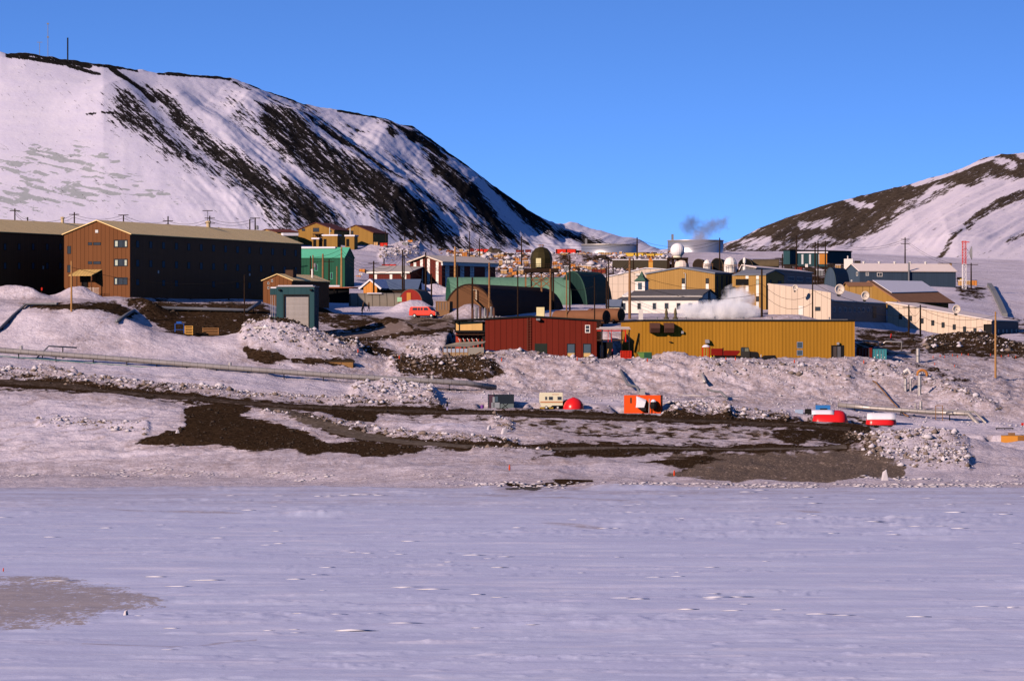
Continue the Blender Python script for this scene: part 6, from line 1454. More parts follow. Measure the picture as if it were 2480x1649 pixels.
# fuel hose stand
q = P(1700, 869, 994); t = thing('hose_cabinet', 'round red hose cabinet with green hoses and snowy dome top', 'cabinet', q + Vector((.75, .8, 0))); k = 994 / FL
MB().lathe([(.72, -.5), (.72, .1)], 16).build('base', brownm, t)
for i in range(10): a = 2 * math.pi * i / 10; MB().box(.7 * math.cos(a) - .05, .7 * math.cos(a) + .05, .7 * math.sin(a) - .05, .7 * math.sin(a) + .05, .1, 2.05).build('upright', redp, t)
for a in (-2.0, -1.2): MB().tube([(.5 * math.cos(a), .5 * math.sin(a), .2), (.55 * math.cos(a), .55 * math.sin(a), 1.9)], .1, 6).build('hose', mat('green_hose', (.12, .35, .09)), t)
MB().lathe([(.72, 2.05), (.7, 2.15), (.42, 2.4), (.1, 2.5)], 16).build('snow_cap', snowm, t)
for u in (1722, 1729): q = P(u, 869, 992); t = thing('safety_cone', 'small bright yellow cone between hose cabinet and tanker', 'cone', q, group='two yellow cones by the hose cabinet'); MB().lathe([(.22, 0), (.05, .6)], 10).build('cone', mat('cone_yellow', (.75, .6, .02)), t); MB().box(-.25, .25, -.25, .25, -.1, 0).build('base', yellowp, t)
q = P(1683, 876, 991); t = thing('timber_beam', 'orange timber beam lying below the hose cabinet', 'beam', q); MB().box(0, 3.7, 0, .4, -.1, .42).build('beam', mat('orange_timber', (.45, .2, .06)), t, bev=.03)
# dumpster, rack, containers
q = P(1543, 874, 990); t = thing('dumpster', 'green sloping steel dumpster in front of the yellow plant corner', 'dumpster', q, R(-4)); k = 990 / FL
gd_ = mat('dumpster_green', (.10, .20, .05), .6, 0, .2); MB().prism([(0, 20 * k), (12 * k, 1.0 * k), (34 * k, 1.0 * k), (34 * k, 20 * k)], 'y', 0, 1.6).build('bin', gd_, t); MB().box(17 * k, 35 * k, -.05, 1.65, .02, 19.5 * k).build('side_panel', mat('dumpster_dark', (.02, .07, .04)), t); MB().box(-.05, 34.5 * k, -.08, 1.7, 20.05 * k, 21.5 * k).build('lid', gd_, t)
f = Fr(1449, 1484, 1003, 2, 868, W=2, dopad=False); t = frthing(f, 'dark_infill', 'added black shade locker in the gap between the red and yellow plants', 'infill'); MB().box(0, f.L, 0, 2, -.5, f.h(828)).build('body', blackm, t); MB().box(.3, .9, -.03, 0, .2, f.h(836)).build('door', steel_d, t)  # dark box added to stand for the shade in this gap
q = P(1503, 864, 991); t = thing('red_rack', 'red gridded steel rack in the shade below the gantry', 'rack', q); k = 991 / FL
m = MB()
for x in (0, 6.5, 13, 19.5, 26): m.box(x * k - .05, x * k + .05, 0, .12, 0, 14 * k)
for z_ in (0, 4.6, 9.2, 14): m.box(0, 26 * k, -.01, .13, z_ * k - .05, z_ * k + .05)
m.build('grid', mat('bright_red', (.5, .025, .01)), t); MB().box(0, 26 * k, .14, .5, -.3, 14 * k).build('back', redp, t)
def container(u0, u1, yt_, yb_, D, lab, m, rz=0, W_=2.4, dots=False, cat='container', name='shipping_container', group='shipping containers'):
    f = Fr(u0, u1, D, rz, yb_, W=W_, dopad=False); t = frthing(f, name, lab, cat, group); h = f.h(yt_)
    MB().box(.06, f.L - .06, .06, W_, -.4, h).build('body', m, t)
    fr_ = MB()
    for x in (0, f.L - .14): fr_.box(x, x + .14, 0, .14, -.3, h + .04)
    fr_.box(.14, f.L - .14, 0, .14, -.05, .1).box(.14, f.L - .14, 0, .14, h - .1, h + .04); fr_.build('frame', m, t)
    d = MB()
    for i in range(4): x = f.L * (.2 + .2 * i); d.box(x - .025, x + .025, -.03, .058, .12, h - .12)
    d.build('locking_bar', steel_d, t)
    if dots:
        g = MB()
        for i, x in enumerate((.12, .36, .62, .85)):
            for j, z_ in enumerate((.45, .6)):
                if (i + j) % 3 != 1: g.box(f.L * x - .1, f.L * x + .1, .035, .058, h * z_, h * z_ + .22)
        g.build('markings', mat('pale_marks', (.6, .7, .65)), t)
    return t, f, h
tq = siding('teal_container', (.05, .24, .27), .28, .05, .5, 'XY'); dkr = siding('maroon_container', (.16, .02, .014), .28, .05, .4, 'XY')
container(2075, 2112, 843, 880, 1004, 'dark red shipping container end at the right of the yellow plant', dkr)
container(2114, 2147, 846, 884, 1003, 'teal shipping container end with pale markings', tq, dots=True)
# brown box pair beside the van
bb = mat('brown_plywood', (.20, .11, .055), .8, 0, .15)
for u0, u1, yt_, yb_, D, lab in ((1055, 1089, 730, 764, 1075, 'square brown plywood box, upper one right of the van'),):
    container(u0, u1, yt_, yb_ + 8, D, lab, bb, -12, 3, name='plywood_crate', cat='crate', group='brown crates')
f = Fr(1050, 1088, 1068, -10, 768, W=2, dopad=False); t = frthing(f, 'plywood_crate', 'low brown plywood box just behind the van bonnet', 'crate', 'brown crates'); MB().box(0, f.L, 0, 2, -.5, f.h(752)).build('body', bb, t); MB().box(-.03, f.L + .03, -.03, 2.03, f.h(752) + .003, f.h(751)).build('lid', wood, t)
# ---------------------------------------------------------------- shore camp row
k = 938 / FL
def campD(u, y): q = at(u, y, 900, 960); return q
f = Fr(1184, 1245, 940, 4, 994, W=2.6, dopad=False); t = frthing(f, 'cabin', 'dark grey boxy field cabin with purple-grey end and thin mast by the shore road', 'cabin')
h = f.h(955); MB().box(0, f.L, 0, 2.6, .15, h).build('body', mat('cabin_dark', (.018, .025, .035), .5), t, bev=.04)
X1 = lambda u: f.hit((0, 0), (f.L, 0), u, 970)[0]
MB().box(.02, X1(1196), -.04, 0, .4, h - .1).build('panel', mat('aubergine_panel', (.075, .04, .06)), t); MB().box(X1(1193), X1(1198), -.05, -.041, .5, h - .4).build('stripe', mat('pale_grey_panel', (.26, .28, .30)), t)
MB().box(X1(1190), X1(1210), -.05, -.042, .35, h * .5).build('lower_panel', MATS['pale_grey_panel'], t); MB().box(X1(1212), X1(1244), -.05, -.01, .3, h * .42).build('lower_panel', mat('grey_green_panel', (.12, .15, .15)), t)
MB().tube([(X1(1215), -.08, .35), (X1(1230), -.08, h * .42)], .05, 5).tube([(X1(1230), -.08, .35), (X1(1218), -.08, h * .42)], .05, 5).build('brace', blackm, t)
MB().box(X1(1199), X1(1206), -.05, -.01, h * .55, h * .88).build('window', glass_blue, t)
for x in (.3, f.L - .6): MB().box(x, x + .3, 0, 2.6, -.3, .15).build('skid', blackm, t)
MB().tube([(X1(1195), .5, h), (X1(1195), .5, h + .55)], .04, 5).build('mast', steel_d, t)
# caravan
f = Fr(1307, 1363, 940, 2, 991, W=2.2, dopad=False); t = frthing(f, 'caravan', 'cream camper caravan with brown-orange stripes and two side windows', 'caravan')
crv = mat('caravan_cream', (.66, .60, .42), .45, 0, .06); h = f.h(950.5); L = f.L
MB().prism([(.18, .75), (0, 1.3), (.0, h - .35), (.12, h), (L, h), (L, .62), (2.1, .62), (1.8, .35), (.35, .35)], 'y', 0, 2.2).build('body', crv, t, bev=.05)
MB().box(.1, L, -.025, -.002, h * .42, h * .47).build('stripe', mat('rust_stripe', (.45, .13, .04)), t); MB().box(.1, L, -.025, -.002, h * .38, h * .40).build('stripe', mat('gold_stripe', (.45, .28, .1)), t)
X1 = lambda u: f.hit((0, 0), (f.L, 0), u, 970)[0]
for u0, u1 in ((1320, 1325), (1329, 1339), (1350, 1360)): window_at(t, (0, 0), Vector((1, 0)), Vector((0, -1)), X1(u0), X1(u1), h * .56, h * .76, steel_d, glass, .05, .04)
m = MB()
for i in range(7): m.box(X1(1337) + i * .17, X1(1337) + i * .17 + .1, -.02, -.002, h * .87, h * .91)
m.build('lettering', mat('faded_red_letters', (.5, .16, .1)), t)
MB().box(X1(1308), X1(1340), .2, 2, .1, .34).build('chassis', mat('yellow_chassis', (.4, .25, .03)), t)
wheel(t, 1.1, .1, .3); wheel(t, 3.0, .1, .3)
for x in (.3, 2.6): MB().box(x, x + .5, -.1, .3, -.2, .12).build('block', wood, t)
# round red tent
q = P(1389, 990, 938); t = thing('dome_tent', 'round glossy red dome tent half in black shadow beside the caravan', 'tent', q); r = 1.72
MB().lathe([(r * math.cos(a) * 1.0, r * 1.08 * math.sin(a)) for a in np.linspace(-.1, 1.52, 12)], 12).build('shell', mat('tent_red', (.62, .012, .012), .3, 0, .03), t, smooth=True)
MB().lathe([(.28, r * 1.05), (.3, r * 1.09), (.05, r * 1.12)], 12).build('cap', redp, t); a = -.6
MB().lathe([(.25, 0), (.27, .06)], 12, (r * .88, -r * .55, r * .45)).build('vent', blackm, t)
q = P(1375, 990, 942); t = thing('dome_tent', 'black dome shelter just behind the red dome tent', 'tent', q); MB().lathe([(1.35 * math.cos(a), 1.55 * math.sin(a)) for a in np.linspace(-.1, 1.52, 10)], 12).build('shell', blackm, t, smooth=True); MB().lathe([(.2, 1.5), (.22, 1.58)], 10).build('cap', blackm, t)
# orange box hut
f = Fr(1511, 1600, 938, -9, 1000, W=2.6, dopad=False); t = frthing(f, 'equipment_hut', 'bright orange equipment box with snow-covered machine on its front', 'hut')
om = mat('hut_orange', (.66, .07, .008), .5, 0, .05); h = f.h(957); MB().box(0, f.L, 0, 2.6, -.4, h).build('body', om, t, bev=.03)
X1 = lambda u: f.hit((0, 0), (f.L, 0), u, 970)[0]
MB().box(X1(1526), X1(1530), -.03, 0, h * .55, h * .86).build('slot', brownm, t)
MB().loft([(X1(1541), -.9, h * .3), (X1(1562), -.9, h * .3), (X1(1566), -.9, h * .62), (X1(1545), -.9, h * .7)], [(X1(1541), -.003, h * .35), (X1(1562), -.003, h * .35), (X1(1566), -.003, h * .75), (X1(1541), -.003, h * .97)]).build('snow_drift', snowm, t, bev=.1)
MB().lathe([(.5, -.5), (.62, 0), (.5, .6), (.2, .95)], 10, (X1(1584), -.7, h * .4)).build('tank', blackm, t); MB().lathe([(.45, .55), (.48, .7), (.2, 1.0)], 10, (X1(1584), -.7, h * .42)).build('tank_snow', snowm, t)
MB().box(X1(1553), X1(1566), -.8, -.05, h * .12, h * .3).build('motor', blackm, t); MB().tube([(X1(1573), -.6, 0), (X1(1574), -.6, h * .8)], .09, 6).build('pipe', steel, t)
# long red tents and blue box
def longtent(u0, u1, yt_, yb_, D, lab, snow):
    q = P(u0, yb_, D); L = (u1 - u0) * D / FL; h = (yb_ - yt_) * D / FL; t = thing('tunnel_tent', lab, 'tent', q, R(-6), 'red tunnel tents on the shore berm')
    a = [(-h * 1.0 * math.cos(x), h * math.sin(x)) for x in np.linspace(-.1, math.pi + .1, 14)]
    m = MB(); n = 14
    secs = [(0, .2), (.25, .72), (.7, .95), (1.2, 1), (L - 1.5, 1), (L - .8, .93), (L - .3, .7), (L, .25)]
    vs = []
    for x, s_ in secs: vs += [(x, y * s_ + 1.4, z_ * s_) for y, z_ in a]
    m.add(vs, [(i * n + k, i * n + k + 1, (i + 1) * n + k + 1, (i + 1) * n + k) for i in range(len(secs) - 1) for k in range(n - 1)] + [tuple(range(n)), tuple(range((len(secs) - 1) * n, len(secs) * n))])
    m.build('shell', MATS['tent_red'], t, smooth=True)
    s = MB(); vs = []; n2 = 8; b = [(-h * 1.05 * math.cos(x), h * 1.05 * math.sin(x)) for x in np.linspace(snow[2], snow[3], n2)]
    xs = np.linspace(snow[0] * L, snow[1] * L, 6); ss = (.55, .97, 1, 1, .98, .6)
    for x, s_ in zip(xs, ss): vs += [(x, y * (.97 + .03 * s_) + 1.4, z_ * (.93 + .07 * s_)) for y, z_ in b]
    o = s.add(vs, [(i * n2 + k, i * n2 + k + 1, (i + 1) * n2 + k + 1, (i + 1) * n2 + k) for i in range(5) for k in range(n2 - 1)]).build('snow_patch', snowm, t, smooth=True)
    md = o.modifiers.new('thick', 'SOLIDIFY'); md.thickness = .06
    MB().lathe([(.2, 0), (.22, .05)], 10, (L - .6, .55, h * .62)).build('vent', blackm, t)
longtent(1966, 2053, 993, 1028, 936, 'long bright red tunnel tent with white snow strip on its flank', (.0, .62, .75, 1.35))
longtent(2096, 2170, 1001, 1028, 938, 'shorter red tunnel tent mostly buried under snow', (.05, 1.0, .45, 1.9))
f = Fr(1975, 2011, 946, -3, 996, W=1.6, dopad=False); t = frthing(f, 'blue_crate', 'small bright blue box behind the long red tent', 'box'); MB().box(0, f.L, 0, 1.6, -.3, f.h(981)).build('body', mat('bright_blue', (.03, .16, .42)), t, bev=.03); MB().box(f.L * .3, f.L * .8, -.03, 0, .1, .5).build('opening', blackm, t); MB().tube([(.2, .5, f.h(981)), (.2, .5, f.h(976))], .05, 5).build('stub', blackm, t)
f = Fr(1925, 1965, 944, -3, 1006, W=1.6, dopad=False); t = frthing(f, 'pale_box', 'pale blue-grey box half buried in snow left of the long red tent', 'box'); MB().box(0, f.L * .5, 0, 1.6, -.3, f.h(992)).build('body', mat('pale_blue_box', (.3, .38, .5)), t, bev=.04); MB().box(f.L * .6, f.L, .2, 1.4, -.3, f.h(990)).build('dark_box', blackm, t)
q = P(1168, 993, 936); t = thing('barrel', 'purple drum standing left of the dark cabin', 'barrel', q); MB().lathe([(.28, -.2), (.29, .3), (.3, .32), (.29, .34), (.29, .6), (.3, .62), (.28, .86)], 14).build('drum', mat('purple_paint', (.13, .03, .22), .45), t); MB().lathe([(.24, .862), (.24, .87)], 14).build('lid', mat('dark_purple', (.06, .02, .1)), t)
q = P(1186, 995, 934); t = thing('orange_box', 'tiny orange box on the snow in front of the dark cabin', 'box', q); MB().box(0, .5, 0, .4, -.1, .2).build('box', yellowp, t); MB().box(0, .5, 0, .4, .203, .24).build('lid', orange, t)
# orange cabin at the lower right corner, dark table beyond it
f = Fr(2425, 2505, 905, -4, 1078, W=3, dopad=False); t = frthing(f, 'shipping_crate', 'orange-yellow wooden crate at the right edge above the shore', 'crate')
MB().box(0, f.L, 0, 3, -.5, f.h(1055)).build('body', mat('orange_wood', (.58, .24, .04), .7, 0, .1), t); MB().box(2.6, f.L, -.05, 0, -.2, f.h(1056)).build('dark_panel', mat('brown_wood_panel', (.25, .11, .03)), t)
MB().box(1.1, 2.2, .2, 1.2, f.h(1055), f.h(1048)).build('top_box', wood, t); MB().box(-.05, f.L + .05, -.05, 3.05, f.h(1055) + .003, f.h(1054)).build('lid', wood, t)
q = P(2412, 1040, 935); t = thing('work_stand', 'black steel stand with thin legs near the lower right crate', 'stand', q); MB().box(0, 2.9, 0, .8, .1, .28).build('top', blackm, t)
for x in (.05, 1.4, 2.75): MB().box(x, x + .1, .1, .2, -.9, .1).build('leg', blackm, t)
q = P(2474, 1052, 930); t = thing('marker_post', 'red-topped post at the right edge by the orange crate', 'post', q); MB().tube([(0, 0, -.5), (.1, 0, 1.5)], .05, 6).build('post', steel_d, t); MB().box(-.05, .35, -.03, .03, 1.5, 1.9).build('plate', redp, t)
# timber box frame half buried below the garage
f = Fr(738, 855, 976, -2, 888, W=1.5, dopad=False); t = frthing(f, 'timber_crib', 'low weathered timber box half buried in dirt above the pipeline', 'crib')
z = f.h(877); MB().box(0, f.L, 0, 1.5, -1, z).build('crib_wall', mat('crib_wood', (.24, .13, .05), .85, 0, .4, 3), t); MB().box(0, .3, -.06, 0, -1, z + .3).box(f.L * .72, f.L * .76, -.06, 0, -1, z).build('post', wood, t)
MB().box(-.2, f.L + .2, -.1, 1.6, z + .003, z + .3).build('earth_cover', mat('brown_earth', (.035, .026, .019), .95, 0, .4, 3), t, bev=.1)
# pallets and blue frame in the ditch, white rack by the garage
q = P(447, 811, 990); t = thing('pallet_stack', 'stack of yellow wooden pallets, left and sunlit, in the bare ditch', 'pallets', q, R(-8)); 
for i in range(6): MB().box(0, 1.5, 0, 1.2, .1 + i * .27, .1 + i * .27 + .1).box(.0, .15, 0, 1.2, .0 + i * .27, .1 + i * .27 - .003).box(1.3, 1.45, 0, 1.2, .0 + i * .27, .1 + i * .27 - .003).build('pallet', mat('pallet_yellow', (.62, .33, .08), .8, 0, .2, 3), t)
q = P(490, 812, 993); t = thing('pallet_stack', 'row of brown pallets standing right of the yellow stack', 'pallets', q, R(-4))
for i in range(5): MB().box(0, 2.9, .1, 1.2, .1 + i * .27, .1 + i * .27 + .1).box(.0, .15, .1, 1.2, .0 + i * .27, .1 + i * .27 - .003).box(2.7, 2.9, .1, 1.2, .0 + i * .27, .1 + i * .27 - .003).build('pallet', mat('pallet_brown', (.30, .15, .06), .8, 0, .2, 3), t)
q = P(423, 810, 991); t = thing('steel_frame', 'blue steel cage frame left of the pallets', 'frame', q); m = MB(); bl = mat('blue_steel', (.02, .09, .36))
for x in (0, 1.55):
    for y in (0, 1): m.box(x, x + .07, y, y + .07, -.2, 1.9)
for z_ in (.8, 1.85): m.box(.07, 1.55, 0, .07, z_, z_ + .07).box(0, .07, .07, 1, z_, z_ + .07)
m.build('frame', bl, t); MB().box(.3, 1.2, .1, .8, 1.95, 2.25).build('top_box', bl, t)
q = P(614, 804, 985); t = thing('white_trailer', 'small white rack trailer on the snow heap before the garage annex', 'trailer', q); m = MB(); m.box(0, .5, 0, 1, -.2, .85).box(.5, 3.1, 0, .1, .7, .85).box(.5, 3.1, 0, .1, -.1, .1).box(2.6, 3.1, 0, 1, -.2, .85)
for x in (1.1, 1.7, 2.2): m.box(x, x + .08, .0, .08, .1, .7)
m.build('rack', white, t); MB().box(.5, 2.6, .2, .9, .1, .5).build('load', mat('pink_load', (.5, .3, .28)), t); MB().lathe([(.5, .5), (.45, .8), (.1, 1.3)], 9, (2.0, .6, 0)).build('snow_heap', snowm, t)
for u0, u1, y0, lab in ((96, 130, 717, 'orange boards lying at the foot of the cut-off dormitory'), (130, 172, 718, 'brighter orange board stack beside the dormitory corner')):
    q = P(u0, 724, 1016); t = thing('board_stack', lab, 'boards', q); MB().box(0, (u1 - u0) * .0735, 0, 1.5, -.4, .35).build('boards', MATS['orange_timber'], t, bev=.03); MB().box(.2, .5, -.03, 0, -.3, .3).build('batten', wood, t)
q = P(98, 725, 1014); t = thing('red_marker', 'red-topped marker pole against the black dormitory wall', 'marker', q); MB().tube([(0, 0, -.5), (.2, 0, 1.7)], .05, 5).build('pole', wood_dark, t); MB().box(.1, .35, -.05, .05, 1.6, 2.1).build('flag', redp, t)
# ---------------------------------------------------------------- orange snow markers
mk = None; flagm = mat('marker_orange', (.55, .06, .02), .6, 0, .05)
MK = [(1215, 879, 'orange marker on the snow heap below the red plant', .72), (1398, 876, 'orange marker below the right windows of the red plant', .72), (1568, 877, 'orange marker beside the green dumpster', .72), (1758, 875, 'pale orange marker before the tanker wheels', .72), (1781, 876, 'small red marker under the tanker cab', .72), (1924, 882, 'small orange marker below the blue windows', .72), (2092, 886, 'orange marker below the red container', .72),
      (867, 860, 'orange marker on the dark mound left of centre', .72), (967, 873, 'orange-red marker left of the dark rubble pile', .72), (1234, 1141, 'lone orange flag on the shore snow, left one', .9), (1633, 1154, 'orange flag beside the bare gravel at the shore', .9), (8, 1386, 'faint marker stick at the left edge of the ice', .35)]
for u, y, g in [(2260, 869, 0), (2277, 869, 0), (2288, 870, 0), (2307, 864, 0), (2319, 867, 0), (2329, 862, 0), (2345, 863, 0), (2399, 863, 0), (2425, 867, 0), (2442, 865, 0), (2460, 868, 0), (2264, 887, 0), (2312, 891, 0)]:
    MK.append((u, y, 'orange marker flag in the row on the snow flat below the right rubble heap', .5))
for u, y, lab, sc_ in MK:
    q = at(u, y, 250 if y > 1300 else 790, 1080)
    if mk is None:
        mk = t = thing('snow_marker', lab, 'marker', q, group='orange snow markers'); MB().tube([(0, 0, -.4), (.03, 0, .9)], .05, 6).build('stick', wood, t); MB().lathe([(.13, .15), (.15, .5), (.09, .95), (.03, 1.0)], 8).build('sleeve', flagm, t)
    else: dup(mk, q, label=lab, sc_=sc_)
mk.scale = (.72,) * 3
# ---------------------------------------------------------------- people (skinned bodies)
def person(u, yb_, D, h, lab, jacket, trousers, walk=.25, rz=0):
    q = P(u, yb_, D); q.z = min(q.z, tz(q.x, q.y) + .05)
    J = {'pel': (0, 0, .52), 'chest': (.01, 0, .76), 'neck': (.015, 0, .845), 'head': (.02, 0, .90), 'top': (.025, 0, .965),
         'hl': (0, -.05, .5), 'kl': (walk * .35, -.055, .28), 'fl': (walk * .3, -.055, .02), 'tl': (walk * .3 + .07, -.055, .01), 'hr': (0, .05, .5), 'kr': (-walk * .1, .055, .28), 'fr': (-walk * .55, .055, .03), 'tr': (-walk * .5 + .06, .055, .01),
         'sl': (.01, -.1, .81), 'el': (-.06, -.135, .63), 'wl': (-.02, -.13, .49), 'sr': (.01, .1, .81), 'er': (.03, .135, .63), 'wr': (.1, .125, .52)}
    E = [('pel', 'chest'), ('chest', 'neck'), ('neck', 'head'), ('head', 'top'), ('pel', 'hl'), ('hl', 'kl'), ('kl', 'fl'), ('fl', 'tl'), ('pel', 'hr'), ('hr', 'kr'), ('kr', 'fr'), ('fr', 'tr'), ('chest', 'sl'), ('sl', 'el'), ('el', 'wl'), ('chest', 'sr'), ('sr', 'er'), ('er', 'wr')]
    RAD = {'pel': .085, 'chest': .095, 'neck': .035, 'head': .058, 'top': .04, 'hl': .055, 'kl': .038, 'fl': .03, 'tl': .022, 'hr': .055, 'kr': .038, 'fr': .03, 'tr': .022, 'sl': .05, 'el': .036, 'wl': .024, 'sr': .05, 'er': .036, 'wr': .024}
    def skin(name, keys, m, grow, par):
        ks = [k_ for k_ in J if k_ in keys]; me = bpy.data.meshes.new(name)
        me.from_pydata([Vector(J[k_]) * h for k_ in ks], [(ks.index(a), ks.index(b)) for a, b in E if a in ks and b in ks], [])
        o = bpy.data.objects.new(name, me); COL.objects.link(o); md = o.modifiers.new('skin', 'SKIN')
        for i, k_ in enumerate(ks): me.skin_vertices[0].data[i].radius = (RAD[k_] * h * grow,) * 2
        me.skin_vertices[0].data[ks.index('pel') if 'pel' in ks else 0].use_root = True
        o.modifiers.new('sub', 'SUBSURF').levels = 1; o.modifiers['sub'].render_levels = 1; md.use_smooth_shade = True; me.materials.append(m)
        if par: o.parent = par
        return o
    b = skin('person', list(J), mat('skin_tone', (.42, .24, .17), .6), 1.0, None); b.location = q; b.rotation_euler = (0, 0, rz)
    tag(b, lab, 'person'); skin('jacket', ['pel', 'chest', 'sl', 'el', 'wl', 'sr', 'er', 'wr', 'neck'], jacket, 1.16, b); skin('trousers', ['pel', 'hl', 'kl', 'fl', 'hr', 'kr', 'fr'], trousers, 1.14, b)
    MB().lathe([(.062 * h, .86 * h), (.068 * h, .91 * h), (.05 * h, .97 * h), (.01, .985 * h)], 10, (.012 * h, 0, 0)).build('hood', jacket, b)
    for y in (-.055, .055): pass
    return b
pk = mat('parka_rust', (.20, .05, .03)); kh = mat('khaki_coat', (.10, .06, .035)); nv = mat('navy_trousers', (.02, .025, .05)); lil = mat('lilac_trousers', (.30, .27, .48))
person(880, 744, 1098, 1.78, 'person in dark brown coat walking by the ribbed hut, left of two', kh, nv, .25)
person(893, 743.5, 1098, 1.82, 'person in brown coat striding by the ribbed hut, right of two', kh, nv, .32)
person(877, 757, 1082, 1.6, 'dark figure standing in the shade below the two walkers', blackm, nv, .1)
person(1083, 998, 928, 1.75, 'person in black jacket and lilac trousers on the shore road', blackm, lil, .15)
person(1473, 869, 997, 1.78, 'person in yellow-brown coat between the red and yellow plants', mat('gold_coat', (.5, .28, .08)), nv, .1)
person(1483, 869, 998, 1.75, 'person in red-purple jacket right of the gold-coated one', mat('crimson_coat', (.35, .04, .06)), nv, .1)
person(2158, 817, 1040, 1.75, 'person in red jacket on the shaded dirt right of the yellow plant', redp, nv, .1)
# ---------------------------------------------------------------- storage yard between the town and the hills
yard = {'orange crate': mat('crate_orange', (.55, .21, .05), .8, 0, .15, 1), 'red container': mat('yard_red', (.60, .035, .02), .6, 0, .1), 'white crate': mat('crate_white', (.72, .66, .62), .8, 0, .1),
        'tan crate': mat('crate_tan', (.48, .29, .13), .8, 0, .15, 1), 'dark crate': mat('crate_dark', (.03, .022, .018), .8, 0, .2), 'maroon container': mat('yard_maroon', (.16, .025, .018), .6, 0, .1), 'yellow crate': mat('crate_yellow', (.66, .42, .06), .7, 0, .1), 'grey crate': mat('crate_grey', (.20, .20, .20), .8, 0, .2)}
protos = {}
def yitem(kind, u0, y0, u1, y1, lab=None, rz=0, snow=False):
    um = (u0 + u1) / 2; q = at(um, y1, 1335, 1800); D = q.y; w_ = (u1 - u0) * D / FL; h = (y1 - y0) * D / FL; z0 = ZY(y1, D)
    key = (kind, snow)
    if key not in protos:
        t = thing(kind.split()[1] if 'crate' in kind else 'container', '', kind.split()[1], (0, 0, 0)); t.name = 'storage_' + kind.split()[1]
        m = yard[kind]; MB().box(-.5, .5, -.4, .4, -.25, 1).build('body', m, t)
        MB().box(-.49, -.45, -.43, -.4, -.1, .98).box(.45, .49, -.43, -.4, -.1, .98).box(-.02, .02, -.43, -.4, -.1, .98).build('batten', wood_dark, t)
        MB().box(-.52, .52, -.42, .42, 1.003, 1.14 if snow else 1.05).build('snow_cover' if snow else 'lid', snowm if snow else m, t)
        protos[key] = t; r = t; r.location = (q.x, D, z0); r.scale = (w_, w_ * .8, h); r.rotation_euler = (0, 0, R(rz))
    else: r = dup(protos[key], (q.x, D, z0), R(rz), None, (w_, w_ * .8, h))
    r['label'] = lab or ('small %s among the scattered stores %s' % (kind, zone(um, y1)))
    r['group'] = 'crates and containers of the storage yard'
def zone(u, y):
    z = 'beyond the maroon building' if u < 1210 else 'left of the dome tower' if u < 1290 else 'right of the dome tower' if u < 1400 else 'below the left silver tank' if u < 1560 else 'beyond the mustard roofs'
    return z + (', far edge' if y < 625 else ', middle' if y < 645 else ', near edge')
yitem('red container', 1150, 604, 1190, 611, 'long bright red container before the pointed gravel heap')
yitem('red container', 1193, 604, 1199, 612, 'short bright red container right of the long one')
yitem('red container', 1346, 604, 1396, 612, 'row of bright red containers left of the low silver tank', 0)
yitem('maroon container', 1396, 607, 1425, 613, 'dark maroon container touching the bright red row')
yitem('maroon container', 1135, 603, 1148, 609, 'small maroon container left of the long red one')
yitem('maroon container', 1080, 607, 1098, 612, 'small maroon container far left of the yard')
yitem('red container', 920, 589, 939, 597, 'red container behind the snow heap right of the mustard houses')
yitem('red container', 1487, 633, 1500, 643, 'red container before the long olive shed')
yitem('red container', 925, 641, 960, 650, 'red tank-like container left of the maroon wing roof')
yitem('yellow crate', 1511, 613, 1560, 620, 'long yellow crate row at the foot of the low silver tank')
yitem('yellow crate', 1560, 615, 1610, 621, 'long yellow crate row left of the radome')
